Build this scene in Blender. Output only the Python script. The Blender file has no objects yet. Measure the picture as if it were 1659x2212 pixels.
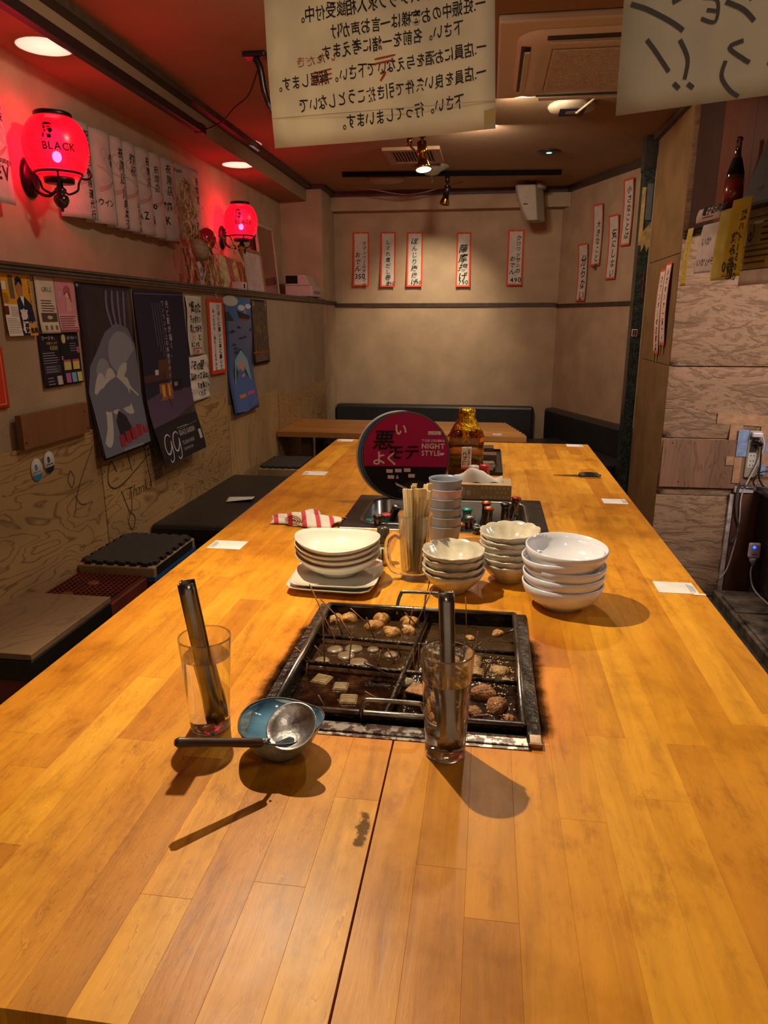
import bpy, math, random
from math import sin, cos, pi, sqrt, radians as R
from mathutils import Vector, Matrix, Euler

random.seed(7)
S = bpy.context.scene
COL = S.collection

# ------------------------------------------------------------------ camera
CAM_H = 1.57
FPX = 1540.0
pitch = math.atan((1106 - 689) / FPX)
yaw = math.atan((1057 - 829.5) * cos(pitch) / FPX)
cd = bpy.data.cameras.new('camera'); cam = bpy.data.objects.new('camera', cd); COL.objects.link(cam)
cam.location = (0, 0, CAM_H)
cam.rotation_euler = Euler((pi / 2 - pitch, 0, yaw), 'XYZ')
cd.sensor_fit = 'VERTICAL'; cd.sensor_height = 24.0
cd.lens = 24.0 * FPX / 2212.0
cd.clip_start = 0.02
S.camera = cam

# ------------------------------------------------------------------ view, world
S.view_settings.view_transform = 'Standard'
S.view_settings.look = 'None'
S.view_settings.gamma = 1.0
S.view_settings.use_curve_mapping = False
S.view_settings.exposure = 0.30
S.cycles.max_bounces = 10
S.cycles.transparent_max_bounces = 16
S.cycles.transmission_bounces = 10
S.cycles.sample_clamp_indirect = 4.0
S.cycles.blur_glossy = 0.0
S.cycles.caustics_refractive = False
S.cycles.caustics_reflective = False
w = bpy.data.worlds.new('world'); S.world = w; w.use_nodes = True
w.node_tree.nodes['Background'].inputs[0].default_value = (1.0, 0.70, 0.48, 1)
w.node_tree.nodes['Background'].inputs[1].default_value = 0.33

# ------------------------------------------------------------------ lamps (table spots and kitchen light, then added wall fills)
def lamp(name, kind, loc, energy, color, target=None, **kw):
    d = bpy.data.lights.new(name, kind); d.energy = energy; d.color = color
    for k, v in kw.items(): setattr(d, k, v)
    o = bpy.data.objects.new(name, d); COL.objects.link(o); o.location = loc
    if target is not None:
        o.rotation_euler = (Vector(target) - Vector(loc)).to_track_quat('-Z', 'Y').to_euler()
    return o
WARM = (1.0, 0.80, 0.54)
lamp('table_spot', 'SPOT', (-0.54, 1.52, 2.26), 84, WARM, (-0.15, 1.10, 0.97), spot_size=R(105), spot_blend=0.7, shadow_soft_size=0.010)
lamp('middle_spot', 'SPOT', (0.10, 2.75, 2.45), 32, WARM, (0.0, 2.3, 0.97), spot_size=R(120), spot_blend=0.9, shadow_soft_size=0.03)
lamp('far_spot', 'SPOT', (-0.2, 3.9, 2.5), 32, WARM, (-0.1, 3.5, 0.97), spot_size=R(120), spot_blend=0.9, shadow_soft_size=0.03)
lamp('near_spot', 'SPOT', (0.15, -0.25, 2.5), 11, (1.0, 0.80, 0.60), (0.0, 0.5, 0.97), spot_size=R(110), spot_blend=0.9, shadow_soft_size=0.10)
lamp('kitchen_light', 'AREA', (2.1, 2.3, 2.45), 46, (1.0, 0.86, 0.78), (1.3, 3.6, 1.1), shape='RECTANGLE', size=1.2, size_y=0.25)
lamp('left_fill', 'AREA', (-0.55, 2.4, 2.64), 8, (1.0, 0.80, 0.62), (-1.35, 3.3, 1.0), shape='DISK', size=0.16)  # added fill to brighten the left wall, not a fitting of the room
lamp('back_fill', 'AREA', (-0.1, 4.6, 2.64), 13, (1.0, 0.80, 0.60), (-0.1, 5.9, 0.8), shape='DISK', size=0.20)  # added fill for the back wall, no lamp hangs here
lamp('corner_fill', 'AREA', (0.1, 4.0, 2.64), 11, (1.0, 0.80, 0.55), (0.95, 5.2, 0.9), shape='DISK', size=0.20)  # added fill for the angled right wall, no real source

# ------------------------------------------------------------------ materials
def srgb(h):
    h = h.lstrip('#'); out = []
    for i in (0, 2, 4):
        c = int(h[i:i + 2], 16) / 255
        out.append(c / 12.92 if c <= 0.04045 else ((c + 0.055) / 1.055) ** 2.4)
    return (*out, 1)
_mc = {}
def newmat(name):
    m = bpy.data.materials.new(name); m.use_nodes = True
    return m, m.node_tree, m.node_tree.nodes['Principled BSDF']
def node(nt, typ, **kw):
    n = nt.nodes.new(typ)
    for k, v in kw.items():
        if k.startswith('i_'):
            key = k[2:]
            n.inputs[int(key) if key.isdigit() else key.replace('_', ' ')].default_value = v
        else: setattr(n, k, v)
    return n
def ramp(nt, fac, stops, interp='LINEAR'):
    n = nt.nodes.new('ShaderNodeValToRGB'); n.color_ramp.interpolation = interp
    e = n.color_ramp.elements
    while len(e) < len(stops): e.new(0.5)
    for el, (p, c) in zip(e, stops): el.position = p; el.color = c if not isinstance(c, str) else srgb(c)
    nt.links.new(fac, n.inputs[0]); return n
def mixc(nt, fac, a, b, mode='MIX'):
    n = nt.nodes.new('ShaderNodeMix'); n.data_type = 'RGBA'; n.blend_type = mode
    def put(sock, v):
        if hasattr(v, 'links') or isinstance(v, bpy.types.NodeSocket): nt.links.new(v, sock)
        elif isinstance(v, (int, float)): sock.default_value = v
        else: sock.default_value = srgb(v) if isinstance(v, str) else v
    put(n.inputs[0], fac); put(n.inputs[6], a); put(n.inputs[7], b)
    return n.outputs[2]
def math_(nt, op, a, b=None, c=None, clamp=False):
    n = nt.nodes.new('ShaderNodeMath'); n.operation = op; n.use_clamp = clamp
    for i, v in enumerate((a, b, c)):
        if v is None: continue
        if isinstance(v, (int, float)): n.inputs[i].default_value = v
        else: nt.links.new(v, n.inputs[i])
    return n.outputs[0]
def col(hexc, rough=0.6, metal=0.0, var=0.06, scale=30, bump=0.0, coat=0.0, spec=0.5, bscale=None, name=None, **kw):
    key = (hexc, rough, metal, var, scale, bump, coat, spec, bscale, tuple(sorted(kw.items())))
    if key in _mc: return _mc[key]
    m, nt, b = newmat(name or ('paint_' + hexc.lstrip('#')))
    tc = node(nt, 'ShaderNodeTexCoord')
    base = srgb(hexc)
    if var:
        nz = node(nt, 'ShaderNodeTexNoise', i_Scale=scale, i_Detail=4.0); nt.links.new(tc.outputs['Object'], nz.inputs['Vector'])
        lo = tuple(max(0, c * (1 - 2.2 * var)) for c in base[:3]) + (1,)
        hi = tuple(min(1, c * (1 + 1.6 * var)) for c in base[:3]) + (1,)
        r = ramp(nt, nz.outputs['Fac'], [(0.3, lo), (0.7, hi)]); nt.links.new(r.outputs[0], b.inputs['Base Color'])
    else: b.inputs['Base Color'].default_value = base
    b.inputs['Roughness'].default_value = rough; b.inputs['Metallic'].default_value = metal
    b.inputs['Coat Weight'].default_value = coat; b.inputs['Specular IOR Level'].default_value = spec
    if bump:
        n2 = node(nt, 'ShaderNodeTexNoise', i_Scale=bscale or scale * 3, i_Detail=5.0); nt.links.new(tc.outputs['Object'], n2.inputs['Vector'])
        bp = node(nt, 'ShaderNodeBump', i_Strength=bump, i_Distance=0.01); nt.links.new(n2.outputs['Fac'], bp.inputs['Height'])
        nt.links.new(bp.outputs[0], b.inputs['Normal'])
    for k, v in kw.items(): b.inputs[k.replace('_', ' ')].default_value = v
    _mc[key] = m; return m
def ink(hexc): return col(hexc, rough=0.75, var=0, spec=0.25)
def paper(hexc, rough=0.8, tr=0.0):
    key = ('paper', hexc, tr)
    if key in _mc: return _mc[key]
    m, nt, b = newmat('paper_' + hexc.lstrip('#'))
    tc = node(nt, 'ShaderNodeTexCoord')
    nz = node(nt, 'ShaderNodeTexNoise', i_Scale=14.0, i_Detail=6.0); nt.links.new(tc.outputs['Object'], nz.inputs['Vector'])
    base = srgb(hexc); lo = tuple(c * 0.86 for c in base[:3]) + (1,)
    r = ramp(nt, nz.outputs['Fac'], [(0.35, lo), (0.6, base)]); nt.links.new(r.outputs[0], b.inputs['Base Color'])
    b.inputs['Roughness'].default_value = rough; b.inputs['Specular IOR Level'].default_value = 0.25
    bp = node(nt, 'ShaderNodeBump', i_Strength=0.25, i_Distance=0.01); nt.links.new(nz.outputs['Fac'], bp.inputs['Height']); nt.links.new(bp.outputs[0], b.inputs['Normal'])
    if tr:
        t = node(nt, 'ShaderNodeBsdfTranslucent'); nt.links.new(r.outputs[0], t.inputs[0])
        mx = node(nt, 'ShaderNodeMixShader'); mx.inputs[0].default_value = tr
        nt.links.new(b.outputs[0], mx.inputs[1]); nt.links.new(t.outputs[0], mx.inputs[2])
        nt.links.new(mx.outputs[0], nt.nodes['Material Output'].inputs[0])
    _mc[key] = m; return m
def emit(hexc, strength):
    key = ('emit', hexc, strength)
    if key in _mc: return _mc[key]
    m, nt, b = newmat('glow_' + hexc.lstrip('#')); b.inputs['Base Color'].default_value = srgb(hexc)
    b.inputs['Emission Color'].default_value = srgb(hexc); b.inputs['Emission Strength'].default_value = strength
    _mc[key] = m; return m
def glass(name='clear_glass', color=(1, 1, 1, 1), rough=0.0, ior=1.40, wave=0.0):
    if name in _mc: return _mc[name]
    m, nt, b = newmat(name)
    b.inputs['Base Color'].default_value = color; b.inputs['Roughness'].default_value = rough
    b.inputs['Transmission Weight'].default_value = 1.0; b.inputs['IOR'].default_value = ior
    if wave:
        tc = node(nt, 'ShaderNodeTexCoord'); nz = node(nt, 'ShaderNodeTexNoise', i_Scale=25.0); nt.links.new(tc.outputs['Object'], nz.inputs['Vector'])
        bp = node(nt, 'ShaderNodeBump', i_Strength=wave, i_Distance=0.01); nt.links.new(nz.outputs['Fac'], bp.inputs['Height']); nt.links.new(bp.outputs[0], b.inputs['Normal'])
    # let light pass in shadow: thin glass blocks little light (same for every viewer: plain transparent blend)
    t = node(nt, 'ShaderNodeBsdfTransparent'); t.inputs[0].default_value = tuple(0.6 + 0.4 * c for c in color[:3]) + (1,)
    mx = node(nt, 'ShaderNodeMixShader'); mx.inputs[0].default_value = {'clear_glass': 0.16, 'water': 0.16, 'mug_glass': 0.40}.get(name, 0.1)
    nt.links.new(b.outputs[0], mx.inputs[1]); nt.links.new(t.outputs[0], mx.inputs[2])
    nt.links.new(mx.outputs[0], nt.nodes['Material Output'].inputs[0])
    _mc[name] = m; return m

def wood_mat(name, light, dark, axis='Y', scale=1.0, rough=0.6, rings=6.0, knots=False, line=0.5):
    """flat-sawn plywood: contour-like dark grain lines"""
    m, nt, b = newmat(name)
    g = node(nt, 'ShaderNodeTexCoord'); oi = node(nt, 'ShaderNodeObjectInfo')
    mp = node(nt, 'ShaderNodeMapping')
    sc = {'Y': (1.0, 0.55, 2.0), 'Z': (2.2, 2.2, 0.35), 'X': (0.55, 1.6, 2.0)}[axis]
    mp.inputs['Scale'].default_value = tuple(s * scale for s in sc)
    nt.links.new(g.outputs['Object'], mp.inputs[0])
    off = math_(nt, 'MULTIPLY', oi.outputs['Random'], 40.0)
    cmb = node(nt, 'ShaderNodeCombineXYZ'); nt.links.new(off, cmb.inputs[0]); nt.links.new(off, cmb.inputs[1]); nt.links.new(cmb.outputs[0], mp.inputs['Location'])
    nz = node(nt, 'ShaderNodeTexNoise', i_Scale=1.6, i_Detail=3.0, i_Roughness=0.45, i_Distortion=0.6); nt.links.new(mp.outputs[0], nz.inputs['Vector'])
    v = math_(nt, 'MULTIPLY', nz.outputs['Fac'], rings * 3)
    fr = math_(nt, 'FRACT', v)
    r = ramp(nt, fr, [(0.0, dark), (0.10, light), (0.80, light), (1.0, dark)])
    fine = node(nt, 'ShaderNodeTexNoise', i_Scale=12.0, i_Detail=6.0); nt.links.new(mp.outputs[0], fine.inputs['Vector'])
    c = mixc(nt, math_(nt, 'MULTIPLY', fine.outputs['Fac'], 0.5), r.outputs[0], light)
    c2 = mixc(nt, line, light, c)
    big = node(nt, 'ShaderNodeTexNoise', i_Scale=0.9, i_Detail=2.0); nt.links.new(mp.outputs[0], big.inputs['Vector'])
    rr = ramp(nt, big.outputs['Fac'], [(0.3, (0.72, 0.72, 0.72, 1)), (0.7, (1.1, 1.1, 1.1, 1))])
    c3 = mixc(nt, 1.0, c2, rr.outputs[0], 'MULTIPLY')
    nt.links.new(c3, b.inputs['Base Color']); b.inputs['Roughness'].default_value = rough
    return m

# ------------------------------------------------------------------ mesh helpers
class MB:
    def __init__(s): s.v = []; s.f = []; s.m = []; s.s = []
    def add(s, vs, fs, m=0, smooth=False):
        o = len(s.v); s.v += [tuple(p) for p in vs]
        for f in fs: s.f.append([i + o for i in f]); s.m.append(m); s.s.append(smooth)
        return s
    def box(s, x0, x1, y0, y1, z0, z1, m=0, M=None):
        vs = [Vector((x, y, z)) for x in (x0, x1) for y in (y0, y1) for z in (z0, z1)]
        if M is not None: vs = [M @ p for p in vs]
        return s.add(vs, [(0, 1, 3, 2), (4, 6, 7, 5), (0, 4, 5, 1), (2, 3, 7, 6), (0, 2, 6, 4), (1, 5, 7, 3)], m)
    def chbox(s, x0, x1, y0, y1, z0, z1, c=0.001, m=0, M=None):
        """box with chamfered top edge"""
        vs = [(x0, y0, z0), (x1, y0, z0), (x1, y1, z0), (x0, y1, z0), (x0, y0, z1 - c), (x1, y0, z1 - c), (x1, y1, z1 - c), (x0, y1, z1 - c),
              (x0 + c, y0 + c, z1), (x1 - c, y0 + c, z1), (x1 - c, y1 - c, z1), (x0 + c, y1 - c, z1)]
        if M is not None: vs = [M @ Vector(p) for p in vs]
        fs = [(0, 3, 2, 1)] + [(i, (i + 1) % 4, 4 + (i + 1) % 4, 4 + i) for i in range(4)] + [(4 + i, 4 + (i + 1) % 4, 8 + (i + 1) % 4, 8 + i) for i in range(4)] + [(8, 9, 10, 11)]
        return s.add(vs, fs, m)
    def lathe(s, prof, n=32, c=(0, 0, 0), m=0, smooth=True, wave=None, M=None, sx=1, sy=1):
        vs = []; fs = []
        for (r, z) in prof:
            for i in range(n):
                a = 2 * pi * i / n
                rr, zz = (r, z) if wave is None else wave(r, z, a)
                p = Vector((c[0] + rr * cos(a) * sx, c[1] + rr * sin(a) * sy, c[2] + zz))
                vs.append(M @ p if M is not None else p)
        for j in range(len(prof) - 1):
            for i in range(n):
                k = (i + 1) % n; fs.append((j * n + i, j * n + k, (j + 1) * n + k, (j + 1) * n + i))
        if prof[0][0] > 1e-6: fs.append(tuple(reversed(range(n)))) if not (abs(prof[0][0] - prof[-1][0]) < 1e-9 and abs(prof[0][1] - prof[-1][1]) < 1e-9) else None
        if prof[-1][0] > 1e-6 and not (abs(prof[0][0] - prof[-1][0]) < 1e-9 and abs(prof[0][1] - prof[-1][1]) < 1e-9):
            fs.append(tuple((len(prof) - 1) * n + i for i in range(n)))
        fs = [f for f in fs if f]
        return s.add(vs, fs, m, smooth)
    def tube(s, pts, r, n=8, m=0, flat=1.0, cap=True):
        pts = [Vector(p) for p in pts]; rs = r if isinstance(r, (list, tuple)) else [r] * len(pts)
        vs = []; up = Vector((0, 0, 1)); prev = None
        for i, p in enumerate(pts):
            d = (pts[min(i + 1, len(pts) - 1)] - pts[max(i - 1, 0)]).normalized()
            if prev is None:
                a = d.cross(up)
                if a.length < 0.05: a = d.cross(Vector((1, 0, 0)))
                a.normalize()
            else:
                a = prev - d * prev.dot(d); a.normalize()
            prev = a; b = d.cross(a)
            for k in range(n):
                t = 2 * pi * k / n; vs.append(p + a * cos(t) * rs[i] + b * sin(t) * rs[i] * flat)
        fs = [(j * n + i, j * n + (i + 1) % n, (j + 1) * n + (i + 1) % n, (j + 1) * n + i) for j in range(len(pts) - 1) for i in range(n)]
        if cap: fs += [tuple(reversed(range(n))), tuple((len(pts) - 1) * n + i for i in range(n))]
        return s.add(vs, fs, m, True)
    def blob(s, c, r, n=14, k=9, jit=0.12, seed=0, m=0, M=None):
        rnd = random.Random(seed); ph = [rnd.uniform(0, 6.28) for _ in range(6)]
        r = r if isinstance(r, (tuple, list)) else (r, r, r); vs = []
        for j in range(k + 1):
            t = pi * j / k
            for i in range(n):
                a = 2 * pi * i / n
                q = 1 + jit * (sin(3 * a + ph[0]) * sin(t) + 0.6 * sin(2 * t + ph[1] + 2 * a) * sin(t) + 0.5 * sin(5 * a + 3 * t + ph[2]) * sin(t))
                p = Vector((r[0] * sin(t) * cos(a) * q, r[1] * sin(t) * sin(a) * q, r[2] * cos(t) * q))
                if M is not None: p = M @ p
                vs.append(Vector(c) + p)
        return s.add(vs, [(j * n + i, (j + 1) * n + i, (j + 1) * n + (i + 1) % n, j * n + (i + 1) % n) for j in range(k) for i in range(n)], m, True)
    def prism(s, pts2, y0, y1, f, m=0):
        """2D outline extruded; f maps (a,b,t) -> 3D"""
        n = len(pts2); vs = [f(a, b, y0) for a, b in pts2] + [f(a, b, y1) for a, b in pts2]
        fs = [tuple(range(n)), tuple(reversed(range(n, 2 * n)))] + [(i, i + n, (i + 1) % n + n, (i + 1) % n) for i in range(n)]
        return s.add(vs, fs, m)
    def build(s, name, mats, parent=None, loc=(0, 0, 0), rot=(0, 0, 0), bevel=0, fix=True, solid=0):
        me = bpy.data.meshes.new(name); me.from_pydata([tuple(v) for v in s.v], [], s.f)
        mats = mats if isinstance(mats, (list, tuple)) else [mats]
        for mt in mats: me.materials.append(mt)
        me.polygons.foreach_set('material_index', s.m); me.polygons.foreach_set('use_smooth', s.s)
        me.update()
        if fix:
            import bmesh
            bm = bmesh.new(); bm.from_mesh(me); bmesh.ops.remove_doubles(bm, verts=bm.verts, dist=1e-6); bmesh.ops.recalc_face_normals(bm, faces=bm.faces); bm.to_mesh(me); bm.free()
        o = bpy.data.objects.new(name, me); COL.objects.link(o); o.location = loc; o.rotation_euler = rot
        if parent is not None: o.parent = parent
        if bevel:
            md = o.modifiers.new('bevel', 'BEVEL'); md.width = bevel; md.segments = 2; md.limit_method = 'ANGLE'; md.angle_limit = R(40)
        if solid:
            md = o.modifiers.new('solid', 'SOLIDIFY'); md.thickness = solid; md.offset = 0
        return o
def tag(o, label, cat, group=None, kind=None):
    o['label'] = label; o['category'] = cat
    if group: o['group'] = group
    if kind: o['kind'] = kind
    return o
def thing(name, label, cat, loc=(0, 0, 0), rot=(0, 0, 0), group=None):
    o = bpy.data.objects.new(name, None); COL.objects.link(o); o.location = loc
    o.rotation_euler = rot if isinstance(rot, (tuple, list)) else (0, 0, rot)
    o.empty_display_size = 0.05
    return tag(o, label, cat, group)
def struct(name, mb, mats, **kw):
    o = mb.build(name, mats, **kw); o['kind'] = 'structure'; return o
def copy_tree(o, parent=None):
    c = o.copy(); COL.objects.link(c); c.parent = parent
    for ch in list(o.children): copy_tree(ch, c)
    return c
def bez(p0, p1, p2, p3, n=12):
    out = []
    for i in range(n + 1):
        t = i / n; u = 1 - t
        out.append(Vector(p0) * u ** 3 + Vector(p1) * 3 * u * u * t + Vector(p2) * 3 * u * t * t + Vector(p3) * t ** 3)
    return out
def smooth_path(pts, n=6):
    pts = [Vector(p) for p in pts]; out = []
    for i in range(len(pts) - 1):
        p0 = pts[max(i - 1, 0)]; p1 = pts[i]; p2 = pts[i + 1]; p3 = pts[min(i + 2, len(pts) - 1)]
        for k in range(n):
            t = k / n
            out.append(0.5 * ((2 * p1) + (-p0 + p2) * t + (2 * p0 - 5 * p1 + 4 * p2 - p3) * t * t + (-p0 + 3 * p1 - 3 * p2 + p3) * t ** 3))
    out.append(pts[-1]); return out

# ------------------------------------------------------------------ lettering
_gc = {}
def glyph(ch, bold=0.0, res=2):
    key = (ch, bold, res)
    if key in _gc: return _gc[key]
    cu = bpy.data.curves.new('glyph', 'FONT'); cu.body = ch; cu.size = 1.0; cu.resolution_u = res; cu.offset = bold
    ob = bpy.data.objects.new('glyph', cu); me = bpy.data.meshes.new_from_object(ob)
    vs = [(v.co.x, v.co.y) for v in me.vertices]; fs = [tuple(p.vertices) for p in me.polygons]
    if vs:
        x0 = min(v[0] for v in vs); x1 = max(v[0] for v in vs); y0 = min(v[1] for v in vs); y1 = max(v[1] for v in vs)
    else: x0 = x1 = y0 = y1 = 0
    bpy.data.objects.remove(ob); bpy.data.curves.remove(cu); bpy.data.meshes.remove(me)
    _gc[key] = (vs, fs, (x0, x1, y0, y1)); return _gc[key]
class Sheet:
    """a sheet of paper: u to the right, v down, bend = offset along the normal"""
    def __init__(s, P0, U, V, w, h, bend=None, N=None, skew=None):
        s.P0 = Vector(P0); s.U = Vector(U).normalized(); s.V = Vector(V).normalized(); s.w = w; s.h = h
        s.N = Vector(N).normalized() if N is not None else s.V.cross(s.U).normalized()
        s.bend = bend or (lambda u, v: 0.0); s.skew = skew; s.org = Vector(P0)
        s.pr = MB(); s.pm = []; s.tx = MB(); s.tm = []
    def at(s, u, v, n=0.0):
        if s.skew: u, v = s.skew(u, v)
        return s.P0 + s.U * u + s.V * v + s.N * (s.bend(u / s.w, v / s.h) + n) - s.org
    def mi(s, lst, mat):
        if mat not in lst: lst.append(mat)
        return lst.index(mat)
    def rect(s, u0, v0, u1, v1, mat, n=0.0007, step=0.02, lst=None):
        mb, ml = (s.pr, s.pm); k = s.mi(ml, mat)
        nu = max(1, int(abs(u1 - u0) / step)); nv = max(1, int(abs(v1 - v0) / step))
        nu = min(nu, 24); nv = min(nv, 32)
        vs = [s.at(u0 + (u1 - u0) * i / nu, v0 + (v1 - v0) * j / nv, n) for j in range(nv + 1) for i in range(nu + 1)]
        W = nu + 1
        mb.add(vs, [(j * W + i, (j + 1) * W + i, (j + 1) * W + i + 1, j * W + i + 1) for j in range(nv) for i in range(nu)], k, True)
    def border(s, t, mat, n=0.0007):
        w, h = s.w, s.h
        s.rect(0, 0, w, t, mat, n); s.rect(0, h - t, w, h, mat, n); s.rect(0, t, t, h - t, mat, n); s.rect(w - t, t, w, h - t, mat, n)
    def poly(s, pts, mat, n=0.001):
        k = s.mi(s.pm, mat); m = len(pts)
        cu = sum(p[0] for p in pts) / m; cv = sum(p[1] for p in pts) / m
        vs = [s.at(cu, cv, n)] + [s.at((cu + p[0]) / 2, (cv + p[1]) / 2, n) for p in pts] + [s.at(p[0], p[1], n) for p in pts]
        fs = [(0, 1 + i, 1 + (i + 1) % m) for i in range(m)] + [(1 + i, 1 + m + i, 1 + m + (i + 1) % m, 1 + (i + 1) % m) for i in range(m)]
        s.pr.add(vs, fs, k, True)
    def ell(s, cu, cv, ru, rv, mat, n=0.001, k=20, rot=0):
        s.poly([(cu + ru * cos(2 * pi * i / k) * cos(rot) - rv * sin(2 * pi * i / k) * sin(rot), cv + ru * cos(2 * pi * i / k) * sin(rot) + rv * sin(2 * pi * i / k) * cos(rot)) for i in range(k)], mat, n)
    def stroke(s, pts, wd, mat, n=0.0012, taper=True):
        k = s.mi(s.tm, mat); P = smooth_path([(a, b, 0) for a, b in pts], 5); m = len(P); vs = []
        for i, p in enumerate(P):
            d = (P[min(i + 1, m - 1)] - P[max(i - 1, 0)]).normalized(); q = Vector((-d.y, d.x, 0))
            ww = wd * (0.35 + 0.65 * sin(pi * min(1, max(0, (i + 1) / (m + 1)))) ** 0.5) / 2 if taper else wd / 2
            for sg in (-1, 1): vs.append(s.at(p.x + q.x * ww * sg, p.y + q.y * ww * sg, n))
        s.tx.add(vs, [(2 * i, 2 * i + 1, 2 * i + 3, 2 * i + 2) for i in range(m - 1)], k)
    def chars(s, text, u, v, size, mat, vertical=True, bold=0.0, jit=0.0, mirror=False, n=0.0012, pitch=1.05, sx=1.0, shear=0.0, rot=0.0, seed=1, adv=None):
        """vertical: u = column centre, v = top; horizontal: u = left, v = baseline"""
        k = s.mi(s.tm, mat); rnd = random.Random(seed + len(text)); cu, cv = u, v
        for ch in text:
            if ch == ' ':
                if vertical: cv += size * 0.5
                else: cu += size * 0.35 * sx
                continue
            vs, fs, (x0, x1, y0, y1) = glyph(ch, bold, 2)
            if not vs: continue
            cjk = ord(ch) > 0x2000
            rj = rot + rnd.uniform(-1, 1) * jit; sz = size * (1 + rnd.uniform(-1, 1) * jit * 0.9); sh = shear + rnd.uniform(-0.6, 1) * jit
            if vertical:
                rr = pi / 2 if ch in 'ー〜' else 0.0
                cx, cy = ((x0 + x1) / 2, (y0 + y1) / 2) if (ch in 'ー〜' or not cjk) else (0.5, 0.36)
                hgt = 1.0 if cjk else (y1 - y0) + 0.18
                out = []
                for (x, y) in vs:
                    x -= cx; y -= cy; x += y * sh
                    x, y = x * cos(rj + rr) - y * sin(rj + rr), x * sin(rj + rr) + y * cos(rj + rr)
                    x *= sx
                    if mirror: x = -x
                    out.append(s.at(cu + x * sz, cv + size * hgt / 2 - y * sz, n))
                s.tx.add(out, fs, k); cv += size * hgt * pitch
            else:
                wd = 1.0 if cjk else (x1 - x0) + 0.09
                bx = 0 if cjk else x0
                out = []
                for (x, y) in vs:
                    x -= bx; x += y * sh
                    x, y = x * cos(rj) - y * sin(rj), x * sin(rj) + y * cos(rj)
                    x *= sx
                    if mirror: x = -x
                    out.append(s.at(cu + x * sz, cv - y * sz, n))
                s.tx.add(out, fs, k); cu += (-1 if mirror else 1) * size * wd * pitch * sx
        return cu, cv
    def lines(s, u0, v0, u1, n, lh, mat, th=0.35, seed=0):
        """fine print too small to read, as short bars"""
        rnd = random.Random(seed)
        for i in range(n):
            e = u1 - (u1 - u0) * rnd.uniform(0, 0.35); s.rect(u0, v0 + i * lh, e, v0 + i * lh + lh * th, mat, 0.0011)
    def build(s, name, mat, label=None, cat=None, group=None, parent=None, nu=10, nv=16, outline=None, printname='print', textname='lettering', solid=0.0004):
        mb = MB()
        vs = [s.at(s.w * i / nu, s.h * j / nv) for j in range(nv + 1) for i in range(nu + 1)]; W = nu + 1
        mb.add(vs, [(j * W + i, (j + 1) * W + i, (j + 1) * W + i + 1, j * W + i + 1) for j in range(nv) for i in range(nu)], 0, True)
        if parent is None:
            o = mb.build(name, mat, loc=s.org, solid=solid)
        else:
            o = mb.build(name, mat, parent=parent, loc=s.org, solid=solid)
        if label: tag(o, label, cat, group)
        if s.pr.v: s.pr.build(printname, s.pm, parent=o, fix=False)
        if s.tx.v: s.tx.build(textname, s.tm, parent=o, fix=False)
        return o
SCENE_PARTS = True

# ================================================================== THE SETTING
CEIL = 2.655; XL = -1.44; XU = -1.80; YP = 6.35; YB = 6.85; T = 0.97
ANG0 = Vector((0.60, 6.85, 0)); ANGD = Vector((0.37, -0.93, 0)).normalized()
wallm = col('#b0967a', rough=0.85, var=0.07, scale=5, bump=0.25, bscale=160)
wall_low = col('#98826a', rough=0.85, var=0.07, scale=5, bump=0.25, bscale=160)
ceilm = col('#9c7e5f', rough=0.9, var=0.04, scale=3, bump=0.2, bscale=200)
trimm = col('#4a3c33', rough=0.5, var=0.15, scale=20)
darkfl = col('#26201e', rough=0.45, var=0.2, scale=6)
woodbrown = wood_mat('stained_board', '#7a4d2e', '#5a351e', 'Z', 1.5, 0.6, 3)
ply = wood_mat('plywood', '#a9875a', '#5b3a1c', 'Y', 2.2, 0.6, 5.0, line=0.9)
plyv = wood_mat('plywood_upright', '#ab8a5f', '#70502e', 'Z', 1.6, 0.6, 5.0, line=0.7)

struct('floor', MB().box(-1.9, 3.0, -1.9, 7.2, -0.06, 0.0), darkfl)
struct('ceiling', MB().box(-1.95, 3.0, -1.9, 7.2, CEIL, CEIL + 0.08), ceilm)
struct('wall_left', MB().box(XU - 0.1, XU, -1.9, 6.95, 0, CEIL), wallm)
lw = MB().box(XU + 0.001, XL, -1.6, YP, 0.0, 1.735)
struct('wall_left_lower', lw, wall_low)
struct('pillar', MB().box(XU + 0.001, XL, YP, YB, 0, CEIL - 0.001), wallm)
struct('soffit', MB().box(XU + 0.001, -1.57, -1.6, YP, 2.53, CEIL - 0.001), ceilm)
struct('wall_back', MB().box(-1.95, 1.6, YB, YB + 0.1, 0, CEIL), wallm)
struct('back_beam', MB().box(XL, 0.655, YB - 0.12, YB - 0.001, 2.50, CEIL - 0.001), wallm)
# angled right-hand wall of the back corner
nrm = Vector((ANGD.y, -ANGD.x, 0)) * -1   # pointing away from the room
def ang(s, z, off=0.0):
    p = ANG0 + ANGD * s - nrm * off
    return Vector((p.x, p.y, z))
awm = MB().add([ang(-0.05, 0, 0), ang(1.75, 0, 0), ang(1.75, CEIL, 0), ang(-0.05, CEIL, 0), ang(-0.05, 0, -0.08), ang(1.75, 0, -0.08), ang(1.75, CEIL, -0.08), ang(-0.05, CEIL, -0.08)],
               [(0, 1, 2, 3), (4, 7, 6, 5), (0, 4, 5, 1), (3, 2, 6, 7), (0, 3, 7, 4), (1, 5, 6, 2)])
struct('wall_right_back', awm, wallm)
struct('wall_right', MB().box(2.9, 3.0, -1.9, 7.2, 0, CEIL), wallm)
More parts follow.
